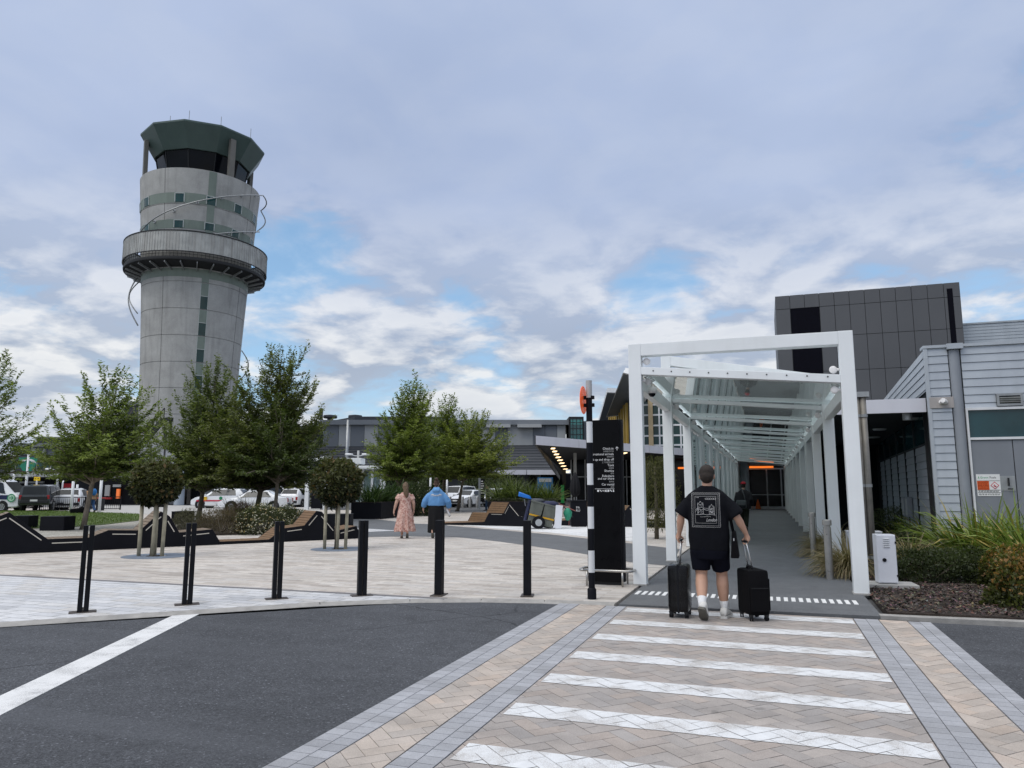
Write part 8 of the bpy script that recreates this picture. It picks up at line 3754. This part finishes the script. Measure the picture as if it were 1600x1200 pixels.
# minibus, side on
vn_ = vehicle('minibus', 'white airport minibus with a navy side stripe and round green badge', 'minibus', put(-16, 50.5), YAW - R(90), p_white, VAN, (-1.45, 1.45), .34, VG)
m_nvy = M('navy_stripe', (.012, .018, .075), .4, var=.1)
mb = MB()
mb.box2((.935, -2.35, .82), (.955, 1.98, 1.10))
mb.build('side_stripe', m_nvy, vn_)
T_ = Matrix.Translation((.955, 2.05, .92)) @ Matrix.Rotation(R(90), 4, 'Y')
mb = MB()
mb.lathe([(0, 0), (.27, 0), (.27, .012), (0, .014)], 28, T=T_)
bd_ = mb.build('badge', M('badge_mint', (.42, .60, .46), .4), vn_)
mb = MB()
mb.lathe([(.215, .015), (.27, .015), (.27, .02), (.215, .02)], 28, T=T_)
for a, b in (((-.13, 0), (.13, 0)), ((.13, 0), (.02, .12)), ((.13, 0), (.02, -.12))):
    mb.bar((.974, 2.05 + a[0], .92 + a[1]), (.974, 2.05 + b[0], .92 + b[1]), .045, .006, (1, 0, 0))
mb.build('arrow', M('badge_green', (.02, .25, .12), .4), bd_)
vs, fs = text_mesh('Airport', .16)
mb = MB()
mb.add([(.958, .7 + v.x, .91 + v.y) for v in vs], fs)
mb.build('lettering', m_print, vn_)

ht = R(-24)
pk_ = vehicle('pickup', 'dark grey double cab pickup with a hard canopy seen from behind', 'pickup', put(68, 51.5), YAW + R(20), p_grey, PICK, (-1.6, 1.55), .39, PG)
mb = MB()
mb.tube([(.86, .75, 1.1), (.90, .70, 1.6), (.92, .62, 1.95), (.92, .80, 2.06)], .05, 10)
mb.build('snorkel', m_white_trim, pk_, smooth=True)
mb = MB()
mb.box((0, -2.68, .86), (1.5, .03, .30))
mb.build('tailgate_panel', m_trimk, pk_, bevel=.01)
vehicle('hatchback', 'white hatchback seen from behind beside the dark pickup', 'car', put(116, 54), YAW + R(18), p_white, HATCH, (-1.3, 1.3), .33, HG)
vehicle('car', 'silver car roof showing between the minibus and the pickup', 'car', put(40, 59), YAW + R(20), p_silver, HATCH, (-1.3, 1.3), .33, HG)
am_ = vehicle('service_car', 'white emergency wagon with a red stripe and green shield behind the elms', 'car', put(346, 58), YAW + R(88), p_white, HATCH, (-1.3, 1.3), .33, HG)
mb = MB()
for x in (-1, 1):
    mb.box2((x * .89, -1.9, .56), (x * .91, 1.6, .66))
mb.build('red_stripe', M('stripe_red', (.50, .02, .05), .4), am_)
mb = MB()
for x in (-1, 1):
    T_ = Matrix.Translation((x * .90, -.3, .80)) @ Matrix.Rotation(R(90), 4, 'Y')
    mb.lathe([(0, -.012), (.14, -.012), (.14, .012), (0, .012)], 6, T=T_)
mb.build('green_shield', M('shield_green', (.02, .22, .10), .4), am_)
mb = MB()
for x in (-1, 1):
    T_ = Matrix.Translation((x * .90, .9, .78)) @ Matrix.Rotation(R(90), 4, 'Y')
    mb.lathe([(0, -.012), (.15, -.012), (.15, .012), (0, .012)], 18, T=T_)
mb.build('yellow_roundel', M('roundel_yellow', (.62, .38, .03), .4), am_)
vehicle('car', 'low white car seen side on behind the flower bed', 'car', put(400, 51), YAW + R(93), p_white, SEDAN, (-1.4, 1.4), .33, SG)
vehicle('suv', 'tall white car partly hidden behind the low white car', 'car', put(430, 62), YAW + R(-70), p_white, SUV, (-1.4, 1.4), .37, UG)
vehicle('hatchback', 'white hatchback with red tail lights beside the distant banded pole', 'car', put(467, 62), YAW + R(-8), p_white, HATCH, (-1.3, 1.3), .33, HG)
vehicle('suv', 'tall silver white four wheel drive parked facing the plaza', 'car', put(714, 67), YAW + R(152), paint('car_paint_pearl', (.60, .61, .62)), SUV, (-1.4, 1.4), .37, UG)
vehicle('car', 'small white sedan parked in front of the taller four wheel drive', 'car', put(734, 64), YAW + R(152), p_white, SEDAN, (-1.4, 1.4), .33, SG)
vehicle('hatchback', 'white hatchback mostly hidden behind the raised flax planter', 'car', put(772, 66), YAW + R(150), p_white, HATCH, (-1.3, 1.3), .33, HG)
bpy.data.scenes.remove(bench_scene)
